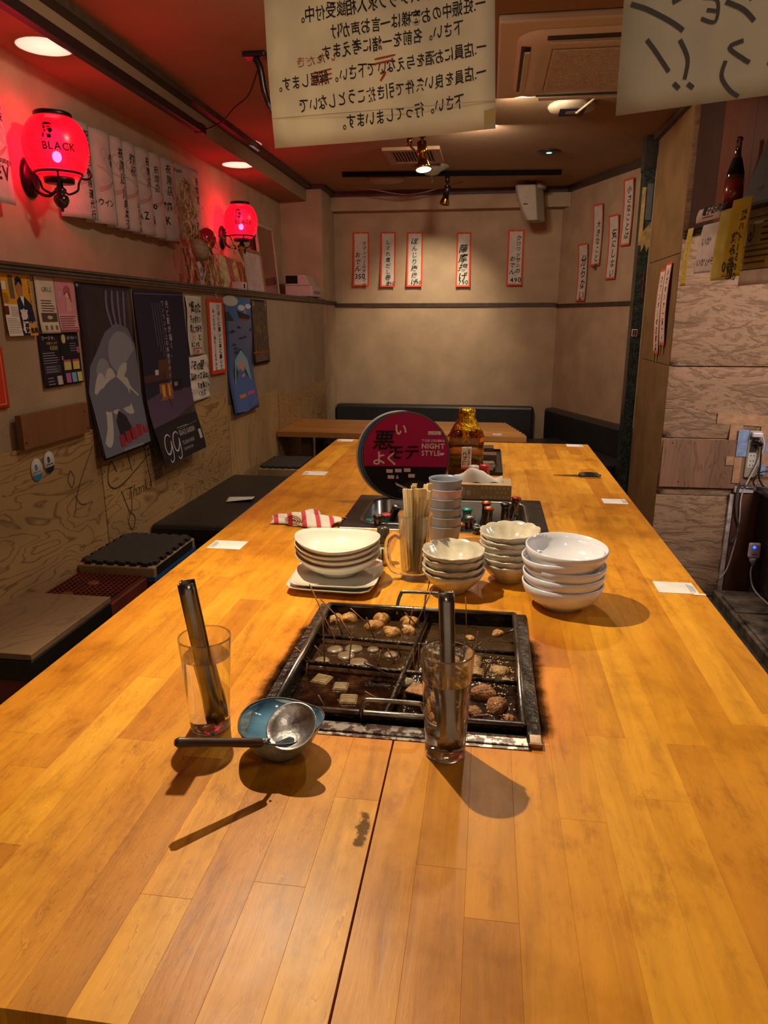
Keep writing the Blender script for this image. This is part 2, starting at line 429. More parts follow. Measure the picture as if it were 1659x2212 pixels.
# stone-clad partition end: brown side panels (left face) and rough tiles (front face)
XR = 0.984; YN = 4.16
struct('partition', MB().box(XR + 0.02, 2.9, YN + 0.02, 4.98, 0, CEIL - 0.001), col('#4b3a2e', 0.8))
def stone_mat():
    m, nt, b = newmat('split_stone')
    tc = node(nt, 'ShaderNodeTexCoord'); mp = node(nt, 'ShaderNodeMapping'); mp.inputs['Rotation'].default_value = (0, R(40), 0); mp.inputs['Scale'].default_value = (1.6, 1, 5.0)
    nt.links.new(tc.outputs['Object'], mp.inputs[0])
    nz = node(nt, 'ShaderNodeTexNoise', i_Scale=1.9, i_Detail=9.0, i_Roughness=0.66, i_Distortion=0.5); nt.links.new(mp.outputs[0], nz.inputs['Vector'])
    r = ramp(nt, nz.outputs['Fac'], [(0.3, '#8a6c52'), (0.5, '#96765a'), (0.75, '#9f7f63')]); nt.links.new(r.outputs[0], b.inputs['Base Color'])
    rd = ramp(nt, nz.outputs['Fac'], [(0.30, (0, 0, 0, 1)), (0.42, (0.40, 0.40, 0.40, 1)), (0.50, (0.46, 0.46, 0.46, 1)), (0.56, (0.72, 0.72, 0.72, 1)), (0.75, (1, 1, 1, 1))])
    bp = node(nt, 'ShaderNodeBump', i_Strength=0.95, i_Distance=0.02); nt.links.new(rd.outputs[0], bp.inputs['Height']); nt.links.new(bp.outputs[0], b.inputs['Normal'])
    b.inputs['Roughness'].default_value = 0.75
    return m
stone = stone_mat()
sidem = col('#7a5c36', rough=0.7, var=0.12, scale=5, bump=0.35, bscale=12)
sw = bpy.data.objects.new('wall_stone_cladding', None); COL.objects.link(sw); sw['kind'] = 'structure'
sw.location = (XR, YN, 0)
rnd = random.Random(3)
def rough_tile(x0, x1, z0, z1, name='tile'):
    nx = max(3, int((x1 - x0) / 0.05)); nz = max(3, int((z1 - z0) / 0.05)); vs = []
    for j in range(nz + 1):
        for i in range(nx + 1):
            e = 0.0 if i in (0, nx) or j in (0, nz) else 0.008 * sin(9 * (x0 + i * 0.05) + 6 * j * 0.35) + rnd.uniform(-0.004, 0.004)
            vs.append((x0 + (x1 - x0) * i / nx, -0.012 - abs(e) if 0 < i < nx and 0 < j < nz else -0.006, z0 + (z1 - z0) * j / nz))
    W = nx + 1; fs = [(j * W + i, j * W + i + 1, (j + 1) * W + i + 1, (j + 1) * W + i) for j in range(nz) for i in range(nx)]
    o = len(vs); vs += [(x0, 0.019, z0), (x1, 0.019, z0), (x1, 0.019, z1), (x0, 0.019, z1)]
    fs += [(0, o, o + 1, nx), (nx, o + 1, o + 2, len(vs) - 5), (len(vs) - 5, o + 2, o + 3, nz * W), (nz * W, o + 3, o, 0)]
    MB().add(vs, fs, 0, True).build(name, stone, parent=sw, fix=False)
TZ = [(0.0, 0.60), (0.604, 0.925), (0.93, 1.318), (1.324, 1.99), (1.996, 2.64)]
for (z0, z1) in TZ:
    for (x0, x1) in ((0.002, 0.62), (0.624, 1.24), (1.244, 1.9)):
        if z0 < 0.9 and x0 < 0.5: x1 = 0.62
        rough_tile(x0, x1, z0, z1)
for (z0, z1) in ((0.0, 0.725), (0.729, 1.322), (1.326, 1.905), (1.909, 2.652)):
    MB().chbox(0.0, 0.02, 0.0, 0.80, z0, z1, 0.001).build('side_panel', sidem, parent=sw)
# green marble edge of the partition
def marble_mat():
    m, nt, b = newmat('green_marble'); tc = node(nt, 'ShaderNodeTexCoord')
    v = node(nt, 'ShaderNodeTexVoronoi', feature='DISTANCE_TO_EDGE', i_Scale=16.0)
    nz = node(nt, 'ShaderNodeTexNoise', i_Scale=14.0, i_Detail=8.0); nt.links.new(tc.outputs['Object'], nz.inputs['Vector'])
    mx = node(nt, 'ShaderNodeVectorMath', operation='MULTIPLY_ADD'); nt.links.new(nz.outputs['Color'], mx.inputs[0]); mx.inputs[1].default_value = (0.35,) * 3; nt.links.new(tc.outputs['Object'], mx.inputs[2]); nt.links.new(mx.outputs[0], v.inputs['Vector'])
    r = ramp(nt, v.outputs['Distance'], [(0.0, '#6d7f78'), (0.035, '#2e3d38'), (0.2, '#141c1a')])
    nt.links.new(mixc(nt, nz.outputs['Fac'], r.outputs[0], '#16201d'), b.inputs['Base Color']); b.inputs['Roughness'].default_value = 0.3
    return m
mcol = thing('marble_corner_strip', 'dark green marble edge strip up the partition corner, with torn tape near its top', 'pillar', (0.948, 4.99, 0))
MB().box(-0.03, 0.036, -0.005, 0.10, 0, 2.46).build('marble_strip', marble_mat(), parent=mcol)
MB().box(-0.034, 0.038, -0.008, 0.11, 2.46, 2.65).build('capital', col('#2b2622', 0.9, var=0.3, scale=25, bump=0.5), parent=mcol)
tape = col('#a88d58', 0.6, var=0.2, scale=20)
MB().box(-0.033, -0.012, -0.010, 0.0, 2.02, 2.36).build('masking_tape', tape, parent=mcol)
MB().add([(-0.012, -0.009, 2.10), (0.036, -0.009, 2.16), (0.037, -0.009, 2.02), (0.02, -0.009, 1.98), (0.008, -0.009, 2.03), (-0.014, -0.009, 1.98)], [(0, 1, 2, 3, 4, 5)]).build('masking_tape', tape, parent=mcol, solid=0.001, fix=False)
MB().box(-0.005, 0.03, -0.009, -0.005, 2.17, 2.38).build('duct_tape', col('#5a5f66', 0.4), parent=mcol)
MB().box(0.018, 0.021, -0.009, -0.005, 1.70, 1.86).build('paint_drip', ink('#9b1a3c'), parent=mcol)
stick = Sheet((0.925, 4.983, 1.505), (1, 0, 0), (0, 0, -1), 0.035, 0.045, N=(0, -1, 0))
stick.rect(0.004, 0.004, 0.031, 0.041, ink('#1c1c22'), 0.0006); stick.chars('火気', 0.0175, 0.006, 0.017, ink('#d94a4a'), bold=0.02)
stick.build('square_sticker', paper('#d8d2cc'), 'tiny black and white sticker with red characters on the green marble strip', 'sticker')

# ribbed dado rail: lower lip of the ledge
def rail(mb, a, b, z0, z1, n, t=0.018, m=0):
    a = Vector(a); b = Vector(b); n = Vector(n); k = 3; h = (z1 - z0) / k
    for i in range(k):
        zz0 = z0 + i * h; zz1 = zz0 + h * 0.78; tt = t * (1.0 if i != 1 else 0.8)
        vs = []
        for p in (a, b):
            for off, z in ((0, zz0), (tt, zz0 + 0.001), (tt, zz1), (0, zz1)): vs.append((p.x + n.x * off, p.y + n.y * off, z))
        mb.add(vs, [(0, 1, 5, 4), (1, 2, 6, 5), (2, 3, 7, 6), (0, 3, 2, 1), (4, 5, 6, 7), (0, 4, 7, 3)], m)
    vs = []
    for p in (a, b):
        for off, z in ((0, z0), (t * 0.5, z0), (t * 0.5, z1), (0, z1)): vs.append((p.x + n.x * off, p.y + n.y * off, z))
    mb.add(vs, [(0, 1, 5, 4), (1, 2, 6, 5), (2, 3, 7, 6), (0, 3, 2, 1), (4, 5, 6, 7)], m)
    return mb
struct('trim_1', rail(MB(), (XL, -1.6, 0), (XL, YP, 0), 1.703, 1.737, (1, 0, 0)), trimm)
struct('trim_2', rail(MB(), (XL, YP, 0), (XL, YB, 0), 1.700, 1.728, (1, 0, 0)), trimm)
struct('trim_3', rail(MB(), (XL, YB, 0), (0.60, YB, 0), 1.678, 1.712, (0, -1, 0)), trimm)
a0 = ang(0, 0); a1 = ang(1.27, 0); inw = -nrm
struct('trim_4', rail(MB(), a0, a1, 1.672, 1.700, (inw.x, inw.y, 0)), trimm)
# ceiling trims
def bar(mb, a, b, n, t, z0, z1):
    a = Vector(a); b = Vector(b); n = Vector(n); vs = []
    for p in (a, b):
        for off, z in ((0, z0), (t, z0), (t, z1), (0, z1)): vs.append((p.x + n.x * off, p.y + n.y * off, z))
    return mb.add(vs, [(0, 1, 5, 4), (1, 2, 6, 5), (2, 3, 7, 6), (0, 4, 7, 3), (0, 3, 2, 1), (4, 5, 6, 7)])
struct('trim_5', bar(MB(), (-1.57, -1.6, 0), (-1.57, YP, 0), (1, 0, 0), 0.055, CEIL - 0.03, CEIL - 0.001), trimm)
struct('trim_6', bar(bar(MB(), (-1.57, YP, 0), (-1.40, YP, 0), (0, -1, 0), 0.045, CEIL - 0.03, CEIL - 0.001), (XL, YP, 0), (XL, YB - 0.12, 0), (1, 0, 0), 0.045, CEIL - 0.03, CEIL - 0.001), trimm)
struct('trim_7', bar(MB(), (XL, YB - 0.12, 0), (0.66, YB - 0.12, 0), (0, -1, 0), 0.045, CEIL - 0.04, CEIL - 0.001), trimm)
struct('trim_8', bar(MB(), ang(0.1, 0), ang(1.30, 0), (inw.x, inw.y, 0), 0.045, CEIL - 0.04, CEIL - 0.001), trimm)
struct('trim_9', bar(MB(), (XR, 4.99, 0), (XR, 3.9, 0), (-1, 0, 0), 0.03, CEIL - 0.035, CEIL - 0.001), trimm)
# black cable track on the bulkhead
ct = thing('black_cable_track', 'long black lighting track fixed low along the left bulkhead', 'track', (-1.545, 4.0, 2.535))
MB().box(-0.02, 0.02, -4.6, 0, -0.02, 0.02).build('channel', col('#1b1714', 0.45), parent=ct, bevel=0.004)
MB().box(-0.022, 0.022, -0.06, 0.004, -0.022, 0.022).build('end_cap', col('#0f0d0c', 0.4), parent=ct)

# plywood wainscot, each sheet a part of the lower wall
wp = bpy.data.objects.new('wall_left_wainscot', None); COL.objects.link(wp); wp['kind'] = 'structure'; wp.location = (XL, 0, 0)
for (y0, y1, z1, t, m) in ((1.0, 2.462, 1.178, 0.010, ply), (2.465, 3.18, 1.186, 0.0115, ply), (3.183, 3.838, 1.172, 0.010, ply), (3.842, 4.82, 1.098, 0.011, plyv), (4.826, 6.34, 1.045, 0.013, ply)):
    # separate sheet objects, origin at the sheet so the grain differs
    MB().chbox(0, t, 0, y1 - y0, -z1, 0, 0.0005).build('plywood_sheet', m, parent=wp, loc=(0.0005, y0, z1))
MB().box(0, 0.012, 0, 0.005, -1.0, 0).build('corner_batten', woodbrown, parent=wp, loc=(0, 4.82, 1.08))
bd = MB().chbox(0, 0.02, 0, 0.378, -0.106, 0, 0.001).build('wooden_board', woodbrown, loc=(XL + 0.013, 2.0, 1.284))
tag(bd, 'plain brown wooden board screwed to the left wall above the plywood', 'board')
for (yy, zz) in ((0.012, -0.085), (0.355, -0.03), (0.365, -0.09)):
    MB().lathe([(0.004, 0), (0.003, 0.0015), (0, 0.002)], 8).build('screw', col('#3a2a20', 0.4, 0.6), parent=bd, loc=(0.02, yy, zz), rot=(0, R(90), 0))
# graffiti pen marks on the plywood
pen = ink('#4e3620')
gr = Sheet((XL + 0.0125, 2.47, 1.13), (0, 1, 0), (0, 0, -1), 0.70, 0.42, N=(1, 0, 0))
gr.stroke([(0.10, 0.14), (0.06, 0.09), (0.03, 0.17), (0.12, 0.20), (0.38, 0.12)], 0.005, pen, taper=False)
gr.stroke([(0.22, 0.16), (0.18, 0.0), (0.26, -0.04), (0.33, 0.05), (0.38, 0.26)], 0.004, pen, taper=False)
gr.stroke([(0.12, 0.22), (0.18, 0.33), (0.20, 0.24)], 0.004, pen, taper=False)
gr.stroke([(0.15, 0.36), (0.18, 0.33), (0.21, 0.36), (0.18, 0.40), (0.15, 0.36)], 0.004, pen, taper=False)
gr.chars('Thanks', 0.16, 0.27, 0.075, pen, vertical=False, shear=0.3, jit=0.08, bold=-0.015); gr.chars('祝 9月 海', 0.36, 0.12, 0.075, pen, vertical=False, jit=0.12); gr.chars('SEI', 0.42, 0.24, 0.06, pen, vertical=False, jit=0.1)
g = gr.tx.build('pen_scribble', gr.tm, parent=wp, fix=False, loc=(0, 0, 0)); g.location = Vector((XL + 0.0125, 2.47, 1.13)) - wp.location
gr2 = Sheet((XL + 0.0115, 2.20, 1.12), (0, 1, 0), (0, 0, -1), 0.3, 0.3, N=(1, 0, 0))
gr2.ell(0.02, 0.04, 0.001, 0.001, pen); gr2.stroke([(0.06, 0.06), (0.04, 0.09), (0.06, 0.12), (0.08, 0.09), (0.06, 0.06)], 0.003, pen, taper=False); gr2.stroke([(0.22, 0.0), (0.10, 0.13), (0.06, 0.22)], 0.003, pen); gr2.stroke([(0.07, 0.15), (0.10, 0.19), (0.14, 0.20)], 0.003, pen)
g = gr2.tx.build('pen_scribble', gr2.tm, parent=wp, fix=False); g.location = gr2.org - wp.location

# floor-level curb on the kitchen side
cb = bpy.data.objects.new('kitchen_curb', None); COL.objects.link(cb); cb['kind'] = 'structure'; cb.location = (1.30, 0, 0)
dirt = col('#5c5248', 0.6, var=0.4, scale=14, bump=0.6, bscale=30)
MB().chbox(0, 0.30, -1.0, 3.98, 0, 0.10, 0.004).build('curb_block', dirt, parent=cb)
MB().box(-0.03, 0.0, -1.0, 3.98, 0, 0.055).build('curb_edge', col('#4a443e', 0.4, 0.3, var=0.3), parent=cb)
yy = -0.9; rnd = random.Random(5)
while yy < 3.9:
    d = rnd.uniform(0.2, 0.5); MB().chbox(0.02, 0.16 + rnd.uniform(0, 0.1), yy, yy + d - 0.03, 0.10, 0.106 + rnd.uniform(0, 0.006), 0.002).build('tile', dirt, parent=cb); yy += d

# ================================================================== THE LONG TABLE
X0, X1, Y0, Y1 = -0.757, 0.505, 0.45, 3.60; SEAM = -0.117
PANH = (-0.326, 0.094, 0.945, 1.395); SINKH = (-0.405, 0.175, 2.01, 2.39)
def stave_mat():
    m, nt, b = newmat('lacquered_staves')
    geo = node(nt, 'ShaderNodeNewGeometry'); oi = node(nt, 'ShaderNodeObjectInfo')
    sep = node(nt, 'ShaderNodeSeparateXYZ'); nt.links.new(geo.outputs['Position'], sep.inputs[0])
    rnd1 = oi.outputs['Random']
    off = math_(nt, 'MULTIPLY', rnd1, 37.0)
    cmb = node(nt, 'ShaderNodeCombineXYZ'); nt.links.new(off, cmb.inputs[0]); nt.links.new(off, cmb.inputs[1])
    add = node(nt, 'ShaderNodeVectorMath', operation='ADD'); nt.links.new(geo.outputs['Position'], add.inputs[0]); nt.links.new(cmb.outputs[0], add.inputs[1])
    mp = node(nt, 'ShaderNodeMapping'); mp.inputs['Scale'].default_value = (16, 1.6, 1); nt.links.new(add.outputs[0], mp.inputs[0])
    grain = node(nt, 'ShaderNodeTexNoise', i_Scale=2.2, i_Detail=6.0, i_Roughness=0.6, i_Distortion=0.8); nt.links.new(mp.outputs[0], grain.inputs['Vector'])
    gl = math_(nt, 'FRACT', math_(nt, 'MULTIPLY', grain.outputs['Fac'], 9.0))
    base = ramp(nt, rnd1, [(0.0, '#c4821c'), (0.15, '#b97619'), (0.3, '#cf8e20'), (0.5, '#c5841d'), (0.7, '#d89a28'), (0.86, '#cb891c'), (0.94, '#b37418'), (1.0, '#b57619')])
    g1 = ramp(nt, grain.outputs['Fac'], [(0.3, (0.80, 0.76, 0.70, 1)), (0.5, (1, 1, 1, 1)), (0.7, (1.12, 1.12, 1.1, 1))])
    c = mixc(nt, 1.0, base.outputs[0], g1.outputs[0], 'MULTIPLY')
    # fine dark rays + pale scratches
    l1 = ramp(nt, gl, [(0.0, (0.66, 0.56, 0.5, 1)), (0.14, (1, 1, 1, 1)), (0.86, (1, 1, 1, 1)), (1.0, (1.22, 1.3, 1.6, 1))])
    amt = ramp(nt, sep.outputs[0], [(0.0, (0, 0, 0, 1)), (1.0, (1, 1, 1, 1))])
    leftw = math_(nt, 'MULTIPLY', math_(nt, 'LESS_THAN', sep.outputs[0], SEAM), 0.60)
    am = math_(nt, 'ADD', leftw, 0.22)
    c = mixc(nt, am, c, mixc(nt, 1.0, c, l1.outputs[0], 'MULTIPLY'))
    # broad stains
    st = node(nt, 'ShaderNodeTexNoise', i_Scale=4.5, i_Detail=5.0, i_Roughness=0.6); nt.links.new(geo.outputs['Position'], st.inputs['Vector'])
    sr = ramp(nt, st.outputs['Fac'], [(0.30, (0.62, 0.56, 0.52, 1)), (0.46, (0.95, 0.94, 0.93, 1)), (0.56, (1, 1, 1, 1)), (0.74, (1.06, 1.09, 1.1, 1))])
    c = mixc(nt, 0.75, c, mixc(nt, 1.0, c, sr.outputs[0], 'MULTIPLY'))
    m2 = node(nt, 'ShaderNodeMapping'); m2.inputs['Scale'].default_value = (1.0, 0.45, 1.0); nt.links.new(geo.outputs['Position'], m2.inputs[0])
    s2 = node(nt, 'ShaderNodeTexNoise', i_Scale=26.0, i_Detail=7.0, i_Roughness=0.72); nt.links.new(m2.outputs[0], s2.inputs['Vector'])
    s2r = ramp(nt, s2.outputs['Fac'], [(0.36, (0.66, 0.58, 0.50, 1)), (0.48, (0.96, 0.95, 0.94, 1)), (0.60, (1.04, 1.06, 1.12, 1))])
    s3 = node(nt, 'ShaderNodeTexNoise', i_Scale=2.6, i_Detail=3.0); nt.links.new(geo.outputs['Position'], s3.inputs['Vector'])
    s3r = ramp(nt, s3.outputs['Fac'], [(0.42, (0, 0, 0, 1)), (0.62, (1, 1, 1, 1))])
    c = mixc(nt, math_(nt, 'MULTIPLY_ADD', s3r.outputs[0], 0.5, 0.35), c, mixc(nt, 1.0, c, s2r.outputs[0], 'MULTIPLY'))
    # scorched margin around the hot pan
    def boxd(cx, cy, hx, hy):
        dx = math_(nt, 'MAXIMUM', math_(nt, 'SUBTRACT', math_(nt, 'ABSOLUTE', math_(nt, 'SUBTRACT', sep.outputs[0], cx)), hx), 0.0)
        dy = math_(nt, 'MAXIMUM', math_(nt, 'SUBTRACT', math_(nt, 'ABSOLUTE', math_(nt, 'SUBTRACT', sep.outputs[1], cy)), hy), 0.0)
        return math_(nt, 'SQRT', math_(nt, 'ADD', math_(nt, 'MULTIPLY', dx, dx), math_(nt, 'MULTIPLY', dy, dy)))
    n1 = node(nt, 'ShaderNodeTexNoise', i_Scale=38.0, i_Detail=6.0, i_Roughness=0.7); nt.links.new(geo.outputs['Position'], n1.inputs['Vector'])
    n2 = node(nt, 'ShaderNodeTexNoise', i_Scale=7.0, i_Detail=3.0); nt.links.new(geo.outputs['Position'], n2.inputs['Vector'])
    d = boxd(-0.121, 1.13, 0.195, 0.140)
    dd = math_(nt, 'ADD', math_(nt, 'MULTIPLY_ADD', n1.outputs['Fac'], -0.022, d), math_(nt, 'MULTIPLY', n2.outputs['Fac'], -0.03))
    burn = ramp(nt, dd, [(0.0, (1, 1, 1, 1)), (0.008, (0.9, 0.9, 0.9, 1)), (0.022, (0, 0, 0, 1))])
    toast = ramp(nt, dd, [(0.0, (1, 1, 1, 1)), (0.03, (0.75, 0.75, 0.75, 1)), (0.10, (0, 0, 0, 1))])
    c = mixc(nt, math_(nt, 'MULTIPLY', toast.outputs[0], 0.8), c, mixc(nt, 1.0, c, (0.95, 0.62, 0.25, 1), 'MULTIPLY'))
    c = mixc(nt, burn.outputs[0], c, '#0d0906')
    # a dark burn mark beside the seam
    ds = boxd(-0.130, 0.725, 0.0, 0.022)
    dm = math_(nt, 'ADD', math_(nt, 'MULTIPLY_ADD', n1.outputs['Fac'], -0.035, ds), 0.0135)
    mk = ramp(nt, dm, [(0.0, (0.8, 0.8, 0.8, 1)), (0.004, (0, 0, 0, 1))])
    c = mixc(nt, mk.outputs[0], c, '#2a2018')
    nt.links.new(c, b.inputs['Base Color'])
    rr = ramp(nt, st.outputs['Fac'], [(0.3, (0.34, 0.34, 0.34, 1)), (0.7, (0.52, 0.52, 0.52, 1))]); nt.links.new(math_(nt, 'ADD', rr.outputs[0], math_(nt, 'MULTIPLY', burn.outputs[0], 0.5), clamp=True), b.inputs['Roughness']); nt.links.new(math_(nt, 'MULTIPLY_ADD', math_(nt, 'MAXIMUM', burn.outputs[0], mk.outputs[0]), -0.28, 0.30), b.inputs['Specular IOR Level'])
    bp = node(nt, 'ShaderNodeBump', i_Strength=0.12, i_Distance=0.004); nt.links.new(grain.outputs['Fac'], bp.inputs['Height']); nt.links.new(bp.outputs[0], b.inputs['Normal'])
    return m
stm = stave_mat()
tb = thing('long_table', 'long orange butcher-block table running down the room, with a scorched cut-out for the hot pan', 'table', (0, 0, 0))
def minus(rect, hole):
    x0, x1, y0, y1 = rect; a, b_, c_, d_ = hole
    if x1 <= a or x0 >= b_ or y1 <= c_ or y0 >= d_: return [rect]
    out = []
    if y0 < c_: out.append((x0, x1, y0, c_))
    if y1 > d_: out.append((x0, x1, d_, y1))
    yy0, yy1 = max(y0, c_), min(y1, d_)
    if x0 < a: out.append((x0, a, yy0, yy1))
    if x1 > b_: out.append((b_, x1, yy0, yy1))
    return out
rnd = random.Random(11)
def strips(xa, xb, n):
    wd = (xb - xa) / n
    for i in range(n):
        x0 = xa + i * wd; x1 = x0 + wd; y = Y0; first = True
        while y < Y1 - 1e-6:
            L = rnd.uniform(0.32, 0.78) * (rnd.uniform(0.3, 1) if first else 1); first = False
            y2 = min(Y1, y + L)
            if Y1 - y2 < 0.15: y2 = Y1
            rects = []
            for r1 in minus((x0, x1, y, y2), PANH): rects += minus(r1, SINKH)
            g = 0.00004
            for (a, b_, c_, d_) in rects:
                if b_ - a > 0.003 and d_ - c_ > 0.003:
                    MB().chbox(a + g, b_ - g, c_ + g, d_ - g, T - 0.04, T, 0.00022).build('stave', stm, parent=tb, fix=False)
            y = y2
strips(X0, SEAM - 0.0012, 11); strips(SEAM + 0.0012, X1, 11)
dw = wood_mat('table_underframe', '#6e4424', '#4c2d16', 'Y', 1.2, 0.5, 3)
MB().box(X0 + 0.10, X0 + 0.13, Y0 + 0.1, Y1 - 0.1, T - 0.125, T - 0.041).box(X1 - 0.13, X1 - 0.10, Y0 + 0.1, Y1 - 0.1, T - 0.125, T - 0.041).box(X0 + 0.10, X1 - 0.10, Y0 + 0.1, Y0 + 0.13, T - 0.125, T - 0.041).box(X0 + 0.10, X1 - 0.10, Y1 - 0.13, Y1 - 0.1, T - 0.125, T - 0.041).build('apron', dw, parent=tb)
for x in (X0 + 0.16, X1 - 0.26):
    for y in (Y0 + 0.15, 1.95, Y1 - 0.25): MB().box(x, x + 0.10, y, y + 0.10, 0, T - 0.14).build('leg', dw, parent=tb, bevel=0.003)

# ------------------------------------------------------------------ hot pan
steel = col('#8d8a84', rough=0.32, metal=1.0, var=0.25, scale=25, bump=0.1)
grease = col('#1a1511', rough=0.30, metal=0.4, var=0.6, scale=45, bump=0.9, bscale=70, coat=0.5)
blackst = col('#15120f', rough=0.35, metal=0.5, var=0.3)
pan = thing('oden_hot_pan', 'large square steel hot pan of dark broth divided into six, sunk in the table', 'pan', (-0.117, 1.17, T))
ox0, ox1, oy0, oy1 = -0.215, 0.210, -0.238, 0.235     # outer flange, local
ix0, ix1, iy0, iy1 = -0.196, 0.190, -0.205, 0.212      # inner pan, local
fl = MB()
fl.chbox(ox0 - 0.006, ix0 - 0.004, oy0 + 0.004, oy1, -0.02, 0.006, 0.002)
fl.chbox(ix1 + 0.004, ox1 + 0.006, oy0 + 0.004, oy1, -0.02, 0.006, 0.002)
fl.chbox(ox0 - 0.004, ox1 + 0.004, iy1 + 0.003, oy1 + 0.004, -0.02, 0.004, 0.002)
fl.build('side_flange', grease, parent=pan)
fm = MB().chbox(ix0 - 0.01, ix1 + 0.006, oy0 - 0.004, oy0 + 0.021, -0.02, 0.004, 0.001).box(ix0 - 0.01, ix1 + 0.01, oy0 - 0.012, oy0 - 0.005, -0.015, 0.0015)
def rustst():
    m, nt, b = newmat('stained_steel'); tc = node(nt, 'ShaderNodeTexCoord')
    nz = node(nt, 'ShaderNodeTexNoise', i_Scale=70.0, i_Detail=5.0, i_Roughness=0.6); nt.links.new(tc.outputs['Object'], nz.inputs['Vector'])
    r = ramp(nt, nz.outputs['Fac'], [(0.42, '#2a120b'), (0.5, '#5c3a2c'), (0.54, '#a9a39a')]); nt.links.new(r.outputs[0], b.inputs['Base Color'])
    r2 = ramp(nt, nz.outputs['Fac'], [(0.48, (0, 0, 0, 1)), (0.54, (1, 1, 1, 1))]); nt.links.new(r2.outputs[0], b.inputs['Metallic']); b.inputs['Roughness'].default_value = 0.3
    return m
fm.build('front_flange', rustst(), parent=pan)
MB().box(ox0, ox1, oy0, oy1, -0.16, -0.155).box(ox0, ox0 + 0.004, oy0, oy1, -0.155, -0.001).box(ox1 - 0.004, ox1, oy0, oy1, -0.155, -0.001).box(ox0, ox1, oy0, oy0 + 0.004, -0.155, -0.021).box(ox0, ox1, oy1 - 0.004, oy1, -0.155, -0.021).build('burner_housing', blackst, parent=pan)
MB().chbox(ix1 + 0.006, ox1 + 0.006, oy0 - 0.006, oy0 + 0.018, -0.02, 0.010, 0.002).build('corner_bracket', col('#8a7460', 0.3, 1.0, var=0.3), parent=pan)
body = MB()
t = 0.002; zt = 0.014; zb = -0.09
body.box(ix0, ix1, iy0, iy1, zb, zb + t).box(ix0, ix0 + t, iy0, iy1, zb, zt).box(ix1 - t, ix1, iy0, iy1, zb, zt).box(ix0, ix1, iy0, iy0 + t, zb, zt).box(ix0, ix1, iy1 - t, iy1, zb, zt)
body.build('pan_body', col('#3a332c', 0.35, 0.9, var=0.3, scale=40, bump=0.3), parent=pan)
rim = MB()
for a, b_ in (((ix0, iy0), (ix1, iy0)), ((ix1, iy0), (ix1, iy1)), ((ix1, iy1), (ix0, iy1)), ((ix0, iy1), (ix0, iy0))):
    rim.tube([(a[0], a[1], zt), (b_[0], b_[1], zt)], 0.0052, 10)
rim.build('rim', steel, parent=pan)
dv = col('#4a4038', 0.3, 0.85, var=0.5, scale=50, bump=0.5)
dx = -0.004
MB().tube([(0.014, iy1 - t, 0.004), (-0.022, iy0 + t, 0.004)], 0.0042, 8, flat=1.2).build('divider', dv, parent=pan)
for yv in (0.072, -0.040): MB().tube([(ix0 + t, yv + 0.012, 0.001), (0, yv, 0.001), (ix1 - t, yv - 0.014, 0.001)], 0.0042, 8).build('divider', dv, parent=pan)
for (ya, lean, xa, xb) in ((iy0, -0.012, -0.055, 0.045), (iy1, 0.015, -0.052, 0.052)):
    hp = smooth_path([(xa, ya - 0.002, 0.0), (xa, ya + lean * 0.5, 0.02), (xa + 0.006, ya + lean, 0.040), (xa + 0.016, ya + lean * 1.1, 0.045), (xb - 0.016, ya + lean * 1.1, 0.045), (xb - 0.006, ya + lean, 0.040), (xb, ya + lean * 0.5, 0.02), (xb, ya - 0.002, 0.0)], 5)
    MB().tube(hp, 0.0036, 10).build('handle', steel, parent=pan)
def broth_mat():
    m, nt, b = newmat('dark_broth'); g = node(nt, 'ShaderNodeNewGeometry')
    nz = node(nt, 'ShaderNodeTexNoise', i_Scale=20.0, i_Detail=6.0, i_Roughness=0.62); nt.links.new(g.outputs['Position'], nz.inputs['Vector'])
    nb = node(nt, 'ShaderNodeTexNoise', i_Scale=6.0, i_Detail=2.0); nt.links.new(g.outputs['Position'], nb.inputs['Vector'])
    r = ramp(nt, nz.outputs['Fac'], [(0.44, '#140a05'), (0.54, '#20110a'), (0.64, '#3a2413'), (0.78, '#5a3f24')])
    sep = node(nt, 'ShaderNodeSeparateXYZ'); nt.links.new(g.outputs['Position'], sep.inputs[0])
    # steam haze over the middle and back compartments, mixed into the broth colour
    yk = math_(nt, 'MULTIPLY_ADD', sep.outputs[1], 1, -1.135); ym = ramp(nt, yk, [(0.0, (0, 0, 0, 1)), (0.02, (1, 1, 1, 1))])
    c = mixc(nt, math_(nt, 'MULTIPLY', ym.outputs[0], math_(nt, 'MULTIPLY', nb.outputs['Fac'], 0.9)), r.outputs[0], '#473420')
    nt.links.new(c, b.inputs['Base Color']); b.inputs['Roughness'].default_value = 0.07; b.inputs['IOR'].default_value = 1.34; b.inputs['Specular IOR Level'].default_value = 0.6
    n3 = node(nt, 'ShaderNodeTexNoise', i_Scale=55.0, i_Detail=4.0); nt.links.new(g.outputs['Position'], n3.inputs['Vector'])
    bp = node(nt, 'ShaderNodeBump', i_Strength=0.35, i_Distance=0.004); nt.links.new(n3.outputs['Fac'], bp.inputs['Height']); nt.links.new(bp.outputs[0], b.inputs['Normal'])
    return m
BZ = -0.012
o = MB().add([(ix0 + t, iy0 + t, BZ), (ix1 - t, iy0 + t, BZ), (ix1 - t, iy1 - t, BZ), (ix0 + t, iy1 - t, BZ)], [(0, 1, 2, 3)]).build('broth', broth_mat(), parent=pan, fix=False)
o['kind'] = 'stuff'
